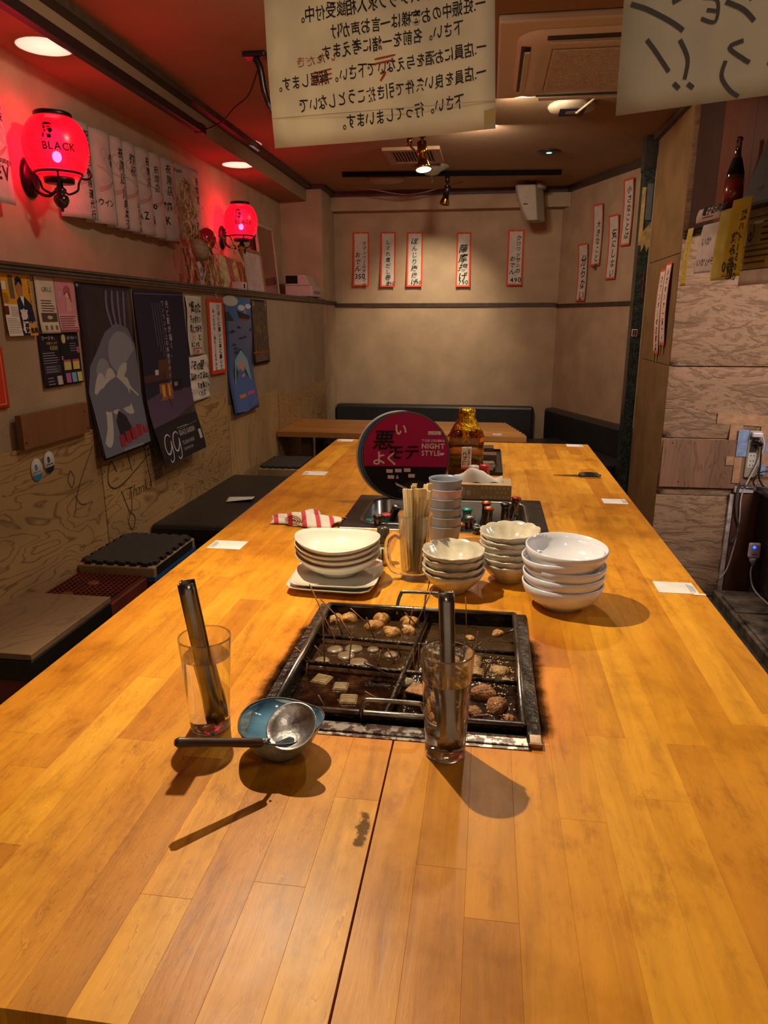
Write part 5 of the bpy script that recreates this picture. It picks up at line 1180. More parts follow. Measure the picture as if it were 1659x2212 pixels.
# menu strips on the back wall
redb = ink('#d8482a'); strip_p = paper('#cfc6bb'); inkb = ink('#16120f')
def curl(amp_top=0.0, amp_bot=0.012, side=0.0):
    return lambda u, v: 0.004 + amp_bot * v ** 2 + amp_top * (1 - v) ** 3 + side * (u - 0.5) ** 2 * 4
def menu(name, label, x0, x1, ztop, zbot, cols, bd=0.014, bend=None, P0=None, U=(1, 0, 0), N=(0, -1, 0), size=0.06, w_=None, h_=None, group='price strips on the back wall', cat='sign', pin=True, vdir=(0, 0, -1)):
    w_ = w_ or (x1 - x0); h_ = h_ or (ztop - zbot)
    s_ = Sheet(P0 or (x0, YB - 0.001, ztop), U, vdir, w_, h_, bend or curl(0, 0.03, 0.006), N=N)
    s_.border(bd, redb)
    for (txt, uc, v0, sz, kw) in cols: s_.chars(txt, uc * w_, v0 * h_, sz, inkb, **kw)
    o = s_.build('menu_strip', strip_p, label, cat, group)
    if pin: MB().lathe([(0.005, 0), (0.004, 0.004), (0, 0.005)], 10).build('pin', col('#d8d4cc', 0.3), parent=o, loc=s_.at(w_ * 0.5, 0.012, 0.001), rot=(R(90), 0, 0) if N[1] else (0, 0, 0), fix=True)
    return o
J = dict(jit=0.12, bold=0.016, shear=0.16)
menu('m', 'red-bordered price strip ending 350, leftmost on the back wall', -1.262, -1.112, 2.335, 1.862, [('カマンベールチーズの', 0.70, 0.17, 0.038, J), ('おでん', 0.30, 0.36, 0.056, J), ('350', 0.12, 0.86, 0.062, dict(vertical=False, jit=0.05, bold=0.015))])
menu('m', 'red-bordered price strip with folded top corner ending 690, second from the left', -1.006, -0.868, 2.332, 1.853, [('しぐれ煮だし巻き', 0.50, 0.13, 0.049, J), ('690', 0.44, 0.965, 0.042, dict(vertical=False, jit=0.05, bold=0.015))])
menu('m', 'red-bordered price strip ending 590 with a bright pin at its top', -0.765, -0.620, 2.328, 1.853, [('ぼんじり唐揚げ', 0.48, 0.11, 0.056, J), ('590', 0.44, 0.955, 0.045, dict(vertical=False, jit=0.05, bold=0.015))])
menu('m', 'red-bordered price strip ending 790, just right of the back wall centre', -0.316, -0.186, 2.318, 1.850, [('薩摩揚げ', 0.48, 0.22, 0.076, J), ('790', 0.20, 0.955, 0.052, dict(vertical=False, jit=0.05, bold=0.015))], size=0.07)
menu('m', 'red-bordered price strip ending 490, rightmost on the back wall, below the speaker', 0.138, 0.280, 2.332, 1.860, [('クロワッサンの', 0.68, 0.10, 0.044, J), ('おでん', 0.34, 0.46, 0.052, J), ('490', 0.24, 0.94, 0.058, dict(vertical=False, jit=0.05, bold=0.015))])
# strips on the angled wall
def amenu(label, s0, z1, w_, h_, txt, v0, sz):
    p = ang2(s0, z1, 0.001)
    menu('m', label, 0, 0, 0, 0, [(txt, 0.55, v0, sz, J)], bd=0.013, P0=p, U=(ANGD.x, ANGD.y, 0), N=(inwv.x, inwv.y, 0), w_=w_, h_=h_, bend=curl(0.02, 0.012, 0.004), group='slogan strips on the right wall', pin=False, vdir=(-ANGD.x * 0.0, 0, -1))
amenu('lowest red-bordered slogan strip on the right wall, touching the dado rail', 0.375, 2.170, 0.155, 0.455, '分らない', 0.20, 0.088)
amenu('second lowest slogan strip from the left on the right wall', 0.580, 2.445, 0.145, 0.462, '大きなことは', 0.26, 0.060)
amenu('slogan strip third from the left on the right wall, between two higher ones', 0.830, 2.335, 0.140, 0.466, '気にしない', 0.22, 0.068)
amenu('highest slogan strip on the right wall, right beside the green marble edge', 1.005, 2.560, 0.130, 0.462, '小さなことは', 0.10, 0.060)

# speaker
spk = thing('wall_speaker', 'pale beige wedge-shaped loudspeaker hanging high on the back wall', 'speaker', (0.315, 6.50, 2.49))
spm = col('#a89a8a', 0.55, var=0.03)
mb = MB(); N_ = 12; vs = []
for j in range(N_ + 1):
    f = j / N_; z = 0.135 - 0.27 * f; xl = -0.145 + 0.10 * f ** 1.6 + 0.0; xr = 0.085 + 0.03 * f
    for (x, y) in ((xl, -0.09 + 0.02 * f), (xl + 0.015, -0.12 + 0.02 * f), (xr - 0.07, -0.12 + 0.02 * f), (xr, 0.02), (xr - 0.01, 0.09), (xl + 0.05, 0.09)): vs.append((x, y, z))
fs = [(j * 6 + i, j * 6 + (i + 1) % 6, (j + 1) * 6 + (i + 1) % 6, (j + 1) * 6 + i) for j in range(N_) for i in range(6)] + [tuple(reversed(range(6))), tuple(N_ * 6 + i for i in range(6))]
mb.add(vs, fs).build('cabinet', spm, parent=spk, bevel=0.006)
MB().tube([(0.03, -0.08, 0.14), (0.095, -0.02, 0.125)], 0.022, 12).build('top_knob', spm, parent=spk)
MB().tube([(0.0, 0.085, 0.0), (0.0, 0.22, 0.02)], 0.015, 10).build('wall_bracket', spm, parent=spk)
MB().box(-0.075, -0.04, -0.1195, -0.117, -0.015, -0.008).build('badge', ink('#4a4038'), parent=spk)

# ceiling fittings ----------------------------------------------------
track = thing('lighting_track', 'long black lighting track across the ceiling near the back wall', 'track', (-0.33, 5.92, CEIL - 0.001))
MB().box(-0.83, 0.83, -0.018, 0.018, -0.032, 0).build('rail', col('#0e0b0a', 0.9, spec=0.1), parent=track, rot=(0, 0, R(5)), bevel=0.002)
brass = col('#b8902c', 0.15, 1.0, var=0.2, scale=20)
def spot(label, loc, aim, blackb, s=1.0):
    t = thing('spotlight', label, 'lamp', loc)
    d = (Vector(aim) - Vector(loc)).normalized(); q = d.to_track_quat('-Z', 'Y').to_matrix()
    MB().tube([(0, 0, 0), (0, 0, -0.05 * s)], 0.018 * s, 12).build('socket_block', blackb, parent=t)
    MB().tube([(0, 0, -0.05 * s), (0, 0, -0.09 * s)], 0.008 * s, 10).build('stem', brass, parent=t)
    P = Vector((0, 0, -0.09 * s))
    MB().tube([P + q @ Vector((0, 0, 0.02 * s)), P + q @ Vector((0, 0, -0.06 * s))], 0.024 * s, 16).build('lamp_holder', blackb, parent=t)
    MB().lathe([(0.020 * s, -0.058 * s), (0.026 * s, -0.072 * s), (0.036 * s, -0.098 * s), (0.040 * s, -0.115 * s), (0.0385 * s, -0.115 * s), (0.034 * s, -0.098 * s), (0.024 * s, -0.073 * s)], 24, M=Matrix.Translation(P) @ q.to_4x4()).build('reflector', brass, parent=t)
    MB().lathe([(0, -0.100 * s), (0.034 * s, -0.104 * s), (0.0375 * s, -0.112 * s), (0, -0.1125 * s)], 24, M=Matrix.Translation(P) @ q.to_4x4()).build('bulb', emit('#ffe9a8', 7.0), parent=t)
    L = Vector(loc) + P + q @ Vector((0, 0, -0.125 * s))
    return L
blackb = col('#161310', 0.4)
L1 = spot('gold spotlight hanging from the black ceiling track near the back wall', (-0.355, 5.915, CEIL - 0.033), (-0.70, 6.6, 1.0), blackb)
lamp('track_spot_light', 'SPOT', L1, 46, (1.0, 0.84, 0.58), (-0.55, YB, 1.50), spot_size=R(80), spot_blend=0.9, shadow_soft_size=0.02)
L2 = spot('gold spotlight cluster on the ceiling in front of the air vent', (-0.415, 4.45, CEIL - 0.033), (-0.25, 4.1, 1.0), brass, 1.15)
gs = thing('gold_lamp_clip', 'shiny gold clip lamp fixed to the ceiling just above the gold spotlight', 'lamp', (-0.44, 4.47, CEIL - 0.001))
MB().lathe([(0, 0), (0.045, 0), (0.05, -0.01), (0.045, -0.022), (0.02, -0.032), (0, -0.032)], 24).build('ceiling_rose', brass, parent=gs)
MB().tube(smooth_path([(-0.03, 0, -0.03), (-0.06, 0, -0.06), (-0.05, 0, -0.12), (-0.02, 0, -0.15)], 5), 0.006, 8).build('curled_arm', brass, parent=gs)
MB().tube([(-0.045, -0.01, -0.07), (-0.05, -0.012, -0.13)], 0.016, 10).build('thumb_grip', brass, parent=gs)
vt = thing('air_vent', 'square slatted vent in the ceiling behind the gold spotlight', 'vent', (-0.55, 5.30, CEIL - 0.001))
vm = col('#9a7a60', 0.6)
for (a, b_, c_, d_) in ((-0.19, 0.19, -0.22, -0.17), (-0.19, 0.19, 0.17, 0.22), (-0.19, -0.14, -0.17, 0.17), (0.14, 0.19, -0.17, 0.17)): MB().box(a, b_, c_, d_, -0.02, 0).build('frame', vm, parent=vt)
MB().box(-0.14, 0.14, -0.17, 0.17, -0.004, 0).build('dark_opening', ink('#15100d'), parent=vt)
for i in range(14): MB().box(-0.137 + i * 0.0205, -0.129 + i * 0.0205, -0.165, 0.165, -0.016, -0.005).build('slat', vm, parent=vt)
def disc(nm, label, cat, loc, r, mat, h=0.03, prof=None):
    o = MB().lathe(prof or [(0, 0), (r, 0), (r * 1.0, -h * 0.3), (r * 0.92, -h * 0.8), (r * 0.6, -h), (0, -h)], 40).build(nm, mat, loc=loc); tag(o, label, cat); return o
disc('ceiling_disc', 'flat round pale cover on the ceiling at the left end of the black track', 'cover', (-0.86, 6.12, CEIL - 0.001), 0.15, col('#a08264', 0.5), 0.03)
hk = thing('ceiling_mount', 'round translucent ceiling mount with a small hook in front of the track', 'mount', (-0.46, 5.72, CEIL - 0.001))
MB().lathe([(0, 0), (0.13, 0), (0.13, -0.010), (0.07, -0.035), (0.05, -0.055), (0, -0.06)], 36).build('dome', col('#8d8170', 0.3), parent=hk)
MB().tube(smooth_path([(0, 0, -0.055), (0, 0, -0.085), (0.008, 0, -0.10), (0, 0, -0.112), (-0.008, 0, -0.10)], 4), 0.004, 6).build('hook', col('#4a4038', 0.4), parent=hk)
wr = MB().tube(smooth_path([(-1.30, 6.3, CEIL - 0.02), (-1.05, 6.4, CEIL - 0.03), (-0.72, 6.45, CEIL - 0.075), (-0.40, 6.4, CEIL - 0.03), (-0.25, 6.3, CEIL - 0.012)], 6), 0.004, 6).build('thin_cable', col('#a8775a', 0.6)); tag(wr, 'thin pale cable drooping along the ceiling before the back beam', 'cable')
dl = thing('recessed_downlight', 'small recessed ceiling light with black rim and pale bulb', 'lamp', (0.356, 5.352, CEIL - 0.001))
MB().lathe([(0.058, 0), (0.078, 0), (0.078, -0.006), (0.058, -0.008)], 36).build('rim', col('#141110', 0.4), parent=dl)
MB().lathe([(0, -0.001), (0.058, -0.001), (0.058, -0.003), (0, -0.003)], 36).build('reflector', col('#2b3a3c', 0.2, 0.8), parent=dl)
MB().lathe([(0, -0.012), (0.018, -0.010), (0.024, -0.003), (0, -0.003)], 20).build('bulb', emit('#9fd8d4', 1.3), parent=dl)
sm = thing('smoke_alarm', 'round white ceiling alarm with a blue picture sticker', 'alarm', (0.388, 4.262, CEIL - 0.001))
MB().lathe([(0, 0), (0.12, 0), (0.125, -0.008), (0.115, -0.024), (0.06, -0.034), (0, -0.035)], 40).build('housing', col('#b8a894', 0.5), parent=sm)
MB().box(-0.065, 0.065, -0.07, 0.075, -0.0365, -0.0345).build('sticker', ink('#3c4060'), parent=sm)
MB().box(-0.03, 0.04, -0.02, 0.03, -0.0370, -0.0366).build('sticker_picture', ink('#a89c90'), parent=sm)
MB().tube([(0.02, -0.04, -0.05), (0.10, -0.16, -0.012)], 0.006, 6).build('pull_arm', col('#b8a894', 0.5), parent=sm)

# ceiling air conditioner
ac = thing('ceiling_air_conditioner', 'large square cream air conditioner set in the ceiling between the hanging papers', 'air conditioner', (0.47, 3.52, CEIL - 0.001), R(0))
cream = col('#e0d6c8', 0.45, var=0.02, scale=4)
MB().box(-0.475, 0.475, -0.475, 0.475, -0.030, 0).build('panel', cream, parent=ac, bevel=0.008)
rgs = [rrect(0.40, 0.40, 0.10, -0.031, 8), rrect(0.395, 0.395, 0.10, -0.048, 8), rrect(0.30, 0.30, 0.04, -0.056, 8)]
vs = [p for r_ in rgs for p in r_]; n = len(rgs[0])
MB().add(vs, [(j * n + i, j * n + (i + 1) % n, (j + 1) * n + (i + 1) % n, (j + 1) * n + i) for j in range(2) for i in range(n)] + [tuple((2) * n + i for i in range(n))], 0, True).build('raised_face', cream, parent=ac)
for k_ in range(4):
    M = Matrix.Rotation(k_ * pi / 2, 4, 'Z')
    MB().box(-0.29, 0.29, 0.345, 0.385, -0.053, -0.047, M=M).build('outlet_slot', col('#3a342e', 0.5), parent=ac, bevel=0.004)
    MB().box(-0.28, 0.28, 0.35, 0.374, -0.060, -0.053, M=M @ Matrix.Rotation(R(-2), 4, 'X')).build('flap', cream, parent=ac, bevel=0.003)
MB().box(-0.265, 0.265, -0.265, 0.265, -0.0585, -0.056).build('grille_back', col('#8d8070', 0.6), parent=ac)
gl_ = MB()
for i in range(34): gl_.box(-0.26, 0.26, -0.26 + i * 0.0156, -0.252 + i * 0.0156, -0.062, -0.058)
o = gl_.build('grille_bars', cream, parent=ac); o['kind'] = 'stuff'

# black webcam-like hook on ceiling with cable
hkk = thing('black_hook_clip', 'black plastic clip on the ceiling beside the hanging paper, with a thin cord', 'clip', (-1.02, 3.30, CEIL - 0.001))
MB().box(-0.05, 0.05, -0.03, 0.03, -0.02, 0).build('base', col('#120d10', 0.35), parent=hkk, bevel=0.006)
MB().tube(smooth_path([(0, 0, -0.02), (0.02, 0, -0.06), (0.03, 0.01, -0.14), (0.05, 0.01, -0.2), (0.065, 0.01, -0.24)], 4), [0.014] * 9 + [0.012] * 4 + [0.006] * 4, 8).build('arm', col('#120d10', 0.35), parent=hkk)
MB().tube(smooth_path([(0.01, 0, -0.06), (-0.10, 0.20, -0.10), (-0.22, 0.35, -0.11), (-0.36, 0.55, -0.12), (-0.50, 0.68, -0.12)], 6), 0.0035, 6).build('cord', col('#1d1512', 0.5), parent=hkk)

# ================================================================== LEFT WALL, UPPER PART
# red wall lanterns
def lantern_mat():
    m, nt, b = newmat('red_lantern_glass'); tc = node(nt, 'ShaderNodeTexCoord'); sep = node(nt, 'ShaderNodeSeparateXYZ'); nt.links.new(tc.outputs['Object'], sep.inputs[0])
    wv = math_(nt, 'SINE', math_(nt, 'MULTIPLY', sep.outputs[2], 950.0))
    lw_ = node(nt, 'ShaderNodeLayerWeight'); lw_.inputs[0].default_value = 0.4
    e = mixc(nt, math_(nt, 'MULTIPLY_ADD', wv, 0.5, 0.5), (0.72, 0.001, 0.006, 1), (0.98, 0.010, 0.035, 1))
    b.inputs['Base Color'].default_value = (0.5, 0.004, 0.01, 1); b.inputs['Roughness'].default_value = 0.25
    nt.links.new(e, b.inputs['Emission Color']); b.inputs['Emission Strength'].default_value = 1.15
    tr_ = node(nt, 'ShaderNodeBsdfTransparent'); tr_.inputs[0].default_value = (1.0, 0.12, 0.25, 1)
    mx = node(nt, 'ShaderNodeMixShader'); mx.inputs[0].default_value = 0.38
    nt.links.new(b.outputs[0], mx.inputs[1]); nt.links.new(tr_.outputs[0], mx.inputs[2]); nt.links.new(mx.outputs[0], nt.nodes['Material Output'].inputs[0])
    return m
lm_ = lantern_mat(); iron = col('#1a1014', 0.35, 0.3, var=0.1); ebony = col('#2a1210', 0.2, var=0.2, coat=0.6)
def lantern(label, x, y, z, r, hh, facing):
    t = thing('red_wall_lantern', label, 'lantern', (x, y, z))
    prof = []
    for i in range(0, 65):
        a = -1.12 + 2.24 * i / 64; prof.append((r * cos(a * 0.98) ** (0.74 if a > 0 else 0.62) * (1 + 0.006 * (i % 2)), hh * 0.5 * sin(a) / sin(1.12)))
    MB().lathe([(prof[0][0] - 0.001, prof[0][1])] + prof + [(prof[-1][0] - 0.001, prof[-1][1])], 48).build('glass_globe', lm_, parent=t)
    pr_ = []
    rt_ = prof[-1][0]; zt_ = prof[-1][1]
    MB().lathe([(rt_ + 0.002, zt_ - 0.006), (rt_ + 0.003, zt_ + 0.012), (rt_ * 0.98, zt_ + 0.016), (rt_ * 0.92, zt_ + 0.014), (rt_ * 0.92, zt_ - 0.004)], 40).build('top_ring', iron, parent=t)
    rb_ = prof[0][0]; zb_ = prof[0][1]
    MB().tube([((rb_ + 0.012) * cos(2 * pi * i / 40), (rb_ + 0.012) * sin(2 * pi * i / 40), zb_ + 0.012) for i in range(41)], 0.0055, 8, cap=False).build('support_ring', iron, parent=t)
    MB().lathe([(0, zb_ - 0.022), (rb_ * 0.75, zb_ - 0.022), (rb_ * 0.78, zb_ - 0.004), (rb_ * 0.6, zb_ - 0.001), (0, zb_ - 0.001)], 32).build('bottom_ring', iron, parent=t)
    MB().lathe([(0.0, zb_ - 0.125), (0.006, zb_ - 0.120), (0.005, zb_ - 0.112), (0.018, zb_ - 0.105), (0.029, zb_ - 0.085), (0.026, zb_ - 0.068), (0.014, zb_ - 0.060), (0.022, zb_ - 0.052), (0.021, zb_ - 0.042), (0.012, zb_ - 0.036), (0.010, zb_ - 0.022), (0, zb_ - 0.022)], 24).build('turned_finial', ebony, parent=t)
    for k_ in range(4):
        a = k_ * pi / 2 + 0.5
        pts = smooth_path([((rb_ + 0.010) * cos(a), (rb_ + 0.010) * sin(a), zb_ + 0.012), (rb_ * 0.95 * cos(a), rb_ * 0.95 * sin(a), zb_ - 0.02), (rb_ * 0.85 * cos(a), rb_ * 0.85 * sin(a), zb_ - 0.045), (0.028 * cos(a), 0.028 * sin(a), zb_ - 0.060), (0.012 * cos(a), 0.012 * sin(a), zb_ - 0.045)], 5)
        MB().tube(pts, 0.004, 8).build('scroll_strut', iron, parent=t)
    # outward curl
    MB().tube(smooth_path([(0.03, rb_ + 0.01, zb_ + 0.012), (0.045, rb_ + 0.045, zb_ + 0.010), (0.05, rb_ + 0.075, zb_ + 0.026), (0.045, rb_ + 0.065, zb_ + 0.05), (0.04, rb_ + 0.040, zb_ + 0.045)], 5), 0.004, 8).build('scroll_curl', iron, parent=t)
    # arm to the wall plate
    wx = XU - x + 0.002
    MB().tube(smooth_path([(-0.008, 0, zb_ - 0.040), (-0.05, 0.0, zb_ - 0.065), (wx * 0.7, 0.02, zb_ - 0.045), (wx * 0.93, 0.04, zb_ + 0.005)], 6), 0.006, 10).build('bracket_arm', iron, parent=t)
    MB().tube(smooth_path([(-rb_ * 0.8, -0.02, zb_ + 0.012), (wx * 0.75, 0.0, zb_ + 0.02), (wx * 0.62, 0.02, zb_ + 0.055), (wx * 0.85, 0.03, zb_ + 0.055), (wx * 0.95, 0.04, zb_ + 0.01)], 6), 0.0045, 8).build('bracket_scroll', iron, parent=t)
    MB().lathe([(0, 0), (0.055, 0), (0.055, 0.008), (0.045, 0.016), (0.02, 0.02), (0, 0.02)], 32, M=Matrix.Translation((wx, 0.045, zb_ + 0.01)) @ Matrix.Rotation(R(90), 4, 'Y') @ Matrix.Scale(1.35, 4, (1, 0, 0))).build('wall_plate', iron, parent=t)
    MB().blob((0, 0, -0.032), (0.017, 0.017, 0.020), 16, 10, 0).build('bulb', emit('#ffb8f0', 14.0), parent=t)
    # printed word and emblem wrapped round the globe
    mb = MB(); k = ink('#080003')
    def wrap(px, pz):  # px = arc length to the right, pz height
        a = facing + px / r; zz = pz
        f = max(-1, min(1, zz / (hh * 0.5) * sin(1.12))); aa = math.asin(f)
        rr = r * cos(aa * 0.98) ** (0.74 if aa > 0 else 0.62) + 0.0014
        return (rr * cos(a), rr * sin(a), zz)
    cu = -0.050
    for ch in 'BLACK':
        vs, fs, (x0, x1, y0, y1) = glyph(ch, 0.02, 2)
        mb.add([wrap(cu + (v[0] - x0) * 0.034, -0.028 + v[1] * 0.036) for v in vs], fs); cu += (x1 - x0 + 0.10) * 0.034
    # emblem: bearded head in profile under a tall brimmed hat with ruff, as flat patches
    def patch(pts):
        n_ = len(pts); mb.add([wrap(px, pz) for px, pz in pts], [tuple(range(n_))])
    ex, ez = -0.030, 0.052
    for pts in ([(-0.020, 0.0), (-0.012, 0.012), (0.012, 0.010), (0.020, 0.002), (0.010, 0.003), (-0.008, 0.002)], [(-0.016, -0.001), (-0.006, -0.002), (-0.008, -0.014), (-0.014, -0.010)], [(-0.002, -0.003), (0.014, -0.002), (0.012, -0.006), (0.0, -0.008)],
                [(-0.012, -0.016), (-0.004, -0.015), (-0.005, -0.024), (-0.010, -0.022)], [(0.0, -0.011), (0.016, -0.008), (0.020, -0.018), (0.010, -0.028), (0.004, -0.020)], [(-0.016, -0.026), (-0.010, -0.026), (-0.012, -0.042), (-0.018, -0.040)], [(-0.002, -0.030), (0.012, -0.030), (0.014, -0.042), (0.0, -0.044)]):
        patch([(ex + a, ez + b_) for a, b_ in pts])
    mb.build('printed_emblem', k, parent=t, fix=False)
    lamp('lantern_glow', 'POINT', (x - 0.0, y, z - 0.02), 11, (1.0, 0.06, 0.22), shadow_soft_size=0.05)
    lamp('lantern_uplight', 'SPOT', (x, y, z + hh * 0.5 + 0.02), 9, (1.0, 0.72, 0.88), (x + 0.0, y, z + 1.0), spot_size=R(50), spot_blend=0.05, shadow_soft_size=0.003)
    return t
lantern('red glass wall lantern printed BLACK, the larger nearer one, left of the hanging envelopes', -1.645, 2.755, 2.195, 0.116, 0.205, R(-57))
lantern('red glass wall lantern printed BLACK, the farther one, behind the straw decoration', -1.645, 4.85, 2.190, 0.108, 0.205, R(-64))

# gift envelopes pinned in a row
env = paper('#c9bfb8', tr=0.15); bow = ink('#a8a09c'); bowr = ink('#a8555a')
def envelope(label, y0, y1, ztop, zbot, texts, bulge=0.035, side='r', bowc=None, x=XU + 0.004, tiltz=0.03, group='gift envelopes on the upper left wall'):
    w_ = y1 - y0; h_ = ztop - zbot
    s_ = Sheet((x, y0, ztop), (0, 1, tiltz), (0.0, 0, -1), w_, h_, lambda u, v: 0.004 + bulge * sin(pi * min(1, u * 0.72)) * (0.9 + 0.3 * v) + 0.012 * u, N=(1, 0, 0))
    bu, bv = (bowc or (0.98 * w_, 0.50 * h_))
    for sg, ln in ((1, 1.0), (1, 0.75)):
        s_.stroke([(bu, bv), (bu - 0.05 * ln, bv - 0.055 * ln), (bu - 0.09 * ln, bv - 0.10 * ln), (bu - 0.055 * ln, bv - 0.12 * ln), (bu - 0.01, bv - 0.03)], 0.008, bow)
    s_.stroke([(bu, bv), (bu - 0.06, bv - 0.03), (bu - 0.12, bv - 0.045)], 0.012, bow)
    for q in range(3): s_.stroke([(bu, bv + 0.002 * q), (bu - 0.05, bv + 0.028 + 0.006 * q), (bu - min(w_ * 0.95, 0.12), bv + 0.045 + 0.008 * q)], 0.0024, bowr, taper=False)
    for (txt, u, v, sz, kw) in texts:
        s_.chars(txt, u * w_, v * h_, sz, inkb, **kw)
    return s_.build('gift_envelope', env, label, 'envelope', group, nu=14)
B = dict(jit=0.09, bold=0.014, shear=0.14)
envelope('gift envelope cut off by the left edge of the picture, printed with a large EV', 2.24, 2.600, 2.36, 1.96, [('御祝', 0.93, 0.16, 0.030, B), ('Lounge', 0.74, 0.66, 0.032, dict(vertical=False, bold=0.01)), ('EV', 0.72, 0.80, 0.065, dict(vertical=False, bold=0.03))], bulge=0.05)
ED = [3.00, 3.19, 3.37, 3.49, 3.62, 3.77, 3.91, 4.08]
zt0 = lambda y: 2.375 + (y - 3.1) * 0.03
zb0 = lambda y: 1.985 - (y - 3.1) * 0.004
TX = [[('祝開店', 0.85, 0.06, 0.048, B), ('有限運代行', 0.80, 0.46, 0.040, B)], [('御祝', 0.93, 0.22, 0.028, B), ('トウイン', 0.15, 0.80, 0.034, dict(vertical=False, jit=0.05, bold=0.02))],
      [('祝開店', 0.80, 0.10, 0.052, B), ('川島峯子', 0.80, 0.56, 0.042, B)], [('御祝', 0.72, 0.12, 0.050, B), ('はるちゃん', 0.82, 0.66, 0.026, B)],
      [('祝開店', 0.85, 0.08, 0.046, B), ('BAZ', 0.0, 0.82, 0.050, dict(vertical=False, jit=0.05, bold=0.02))], [('祝開店', 0.60, 0.14, 0.042, B), ('Sho', 0.0, 0.66, 0.050, dict(vertical=False, jit=0.06, bold=0.02)), ('Li', 0.1, 0.84, 0.060, dict(vertical=False, jit=0.06, bold=0.02))],
      [('祝開店', 0.60, 0.06, 0.052, B), ('博風', 0.15, 0.62, 0.045, dict(vertical=False, jit=0.06, bold=0.02)), ('VK', 0.1, 0.80, 0.055, dict(vertical=False, jit=0.06, bold=0.02))]]
LB = ['gift envelope half hidden right behind the nearer red lantern', 'gift envelope signed in three katakana, second of the row after the lantern', 'gift envelope with tall vertical brush name, third of the row after the lantern', 'gift envelope with a small hiragana name, fourth of the row after the lantern', 'gift envelope signed BAZ, fifth of the row after the lantern', 'gift envelope signed Sho Li, sixth of the row after the lantern', 'gift envelope seventh of the row after the lantern, partly over the wide last one']
for i in range(7):
    envelope(LB[i], ED[i] - 0.025, ED[i + 1], zt0(ED[i]), zb0(ED[i]), TX[i], bulge=0.034, x=XU + 0.006 + 0.001 * (7 - i))
envelope('wide gift envelope at the far right end of the row, beside the straw decoration', 4.02, 4.42, 2.405, 2.005, [('祝開店', 0.88, 0.10, 0.048, B), ('居酒屋', 0.78, 0.72, 0.030, B), ('Asahi', 0.22, 0.11, 0.030, dict(vertical=False, shear=0.3, bold=0.02))], bulge=0.045, bowc=(0.30, 0.20))
# dark red card on the ledge, far left
dr = Sheet((-1.74, 2.02, 1.90), (0.15, 1, 0), (0, 0, -1), 0.24, 0.165, lambda u, v: 0.004, N=(1, -0.15, 0.1))
dr.chars('ZIMA', 0.03, 0.06, 0.02, ink('#a85a60'), vertical=False); dr.lines(0.04, 0.07, 0.20, 3, 0.012, ink('#8a4a50'))
drs = dr.build('dark_red_card', paper('#4a0d18'), 'dark red printed card standing on the ledge at the left edge', 'card')

# straw good-luck decoration hanging near the second lantern
kd = thing('straw_decoration', 'dried straw good-luck decoration hanging on the wall between envelopes and farther lantern', 'decoration', (-1.70, 3.985, 1.737))
strawm = [col('#b89a62', 0.7, var=0.2, scale=30), col('#8a7444', 0.7, var=0.2, scale=30), col('#cbb487', 0.7, var=0.15, scale=30)]
rnd = random.Random(77)
for k_ in range(3):
    mb = MB()
    for i in range(190):
        if i < 120:
            y = rnd.gauss(0.14, 0.09); z = rnd.uniform(0.0, 0.34); x = rnd.uniform(0.0, 0.14); L_ = rnd.uniform(0.05, 0.13); a = rnd.gauss(-pi / 2, 0.5)
        else:
            y = rnd.gauss(0.03, 0.035); z = rnd.uniform(0.28, 0.58); x = rnd.uniform(0, 0.08); L_ = rnd.uniform(0.03, 0.09); a = rnd.gauss(-pi / 2, 0.9)
        p = Vector((x, y, z)); d = Vector((rnd.uniform(-0.2, 0.3), cos(a), sin(a))) * L_
        sd = Vector((rnd.uniform(-1, 1), rnd.uniform(-1, 1), 0.2)).normalized() * rnd.uniform(0.0025, 0.0065)
        m_ = p + d * 0.55 + Vector((0.01, rnd.uniform(-0.012, 0.012), 0.0))
        mb.add([p - sd * 0.3, p + sd * 0.3, m_ + sd, m_ - sd, p + d], [(0, 1, 2, 3), (3, 2, 4)])
    o = mb.build('straw', strawm[k_], parent=kd, fix=False); o['kind'] = 'stuff'
for i in range(9):
    y = 0.42 + rnd.uniform(-0.06, 0.10); z = 0.24 + rnd.uniform(-0.05, 0.08); mb = MB(); s0 = Vector((0.14, y, z)); d = Vector((rnd.uniform(0, 0.05), rnd.uniform(-0.07, 0.07), rnd.uniform(-0.16, 0.06)))
    sd = Vector((0.0, 1, 0.3)).normalized() * 0.009
    mb.add([s0, s0 + d * 0.45 - sd, s0 + d * 0.45 + sd, s0 + d * 0.8 + sd * 0.5 + Vector((0.01, 0, 0)), s0 + d * 0.8 - sd * 0.5, s0 + d], [(0, 1, 2), (1, 4, 3, 2), (4, 5, 3)]).build('dry_leaf', strawm[i % 2], parent=kd, fix=False)
for i in range(3):
    mb = MB(); y = 0.24 + 0.09 * i; mb.add([(0.12, y, 0.20), (0.15, y + 0.03, 0.18), (0.17, y + 0.05, 0.05), (0.15, y + 0.045, 0.0), (0.13, y + 0.01, 0.02), (0.125, y + 0.0, 0.12)], [(0, 1, 2, 5), (5, 2, 3, 4)]).build('husk', [strawm[2], col('#b04a44', 0.6), strawm[0]][i], parent=kd, fix=False, solid=0.002)
MB().blob((0.13, 0.05, 0.26), (0.05, 0.052, 0.060), 20, 12, 0.03, 3).build('red_ornament', col('#a01826', 0.15, coat=0.8, var=0.1), parent=kd)
kk = MB()
for q, chh in enumerate('開運'):
    vs, fs, bb_ = glyph(chh, 0.02); kk.add([(0.178 - 0.004 * q, 0.030 + v[0] * 0.026, 0.270 - q * 0.030 + v[1] * 0.026) for v in vs], fs)
kk.build('lettering', ink('#d8c8b8'), parent=kd, fix=False)
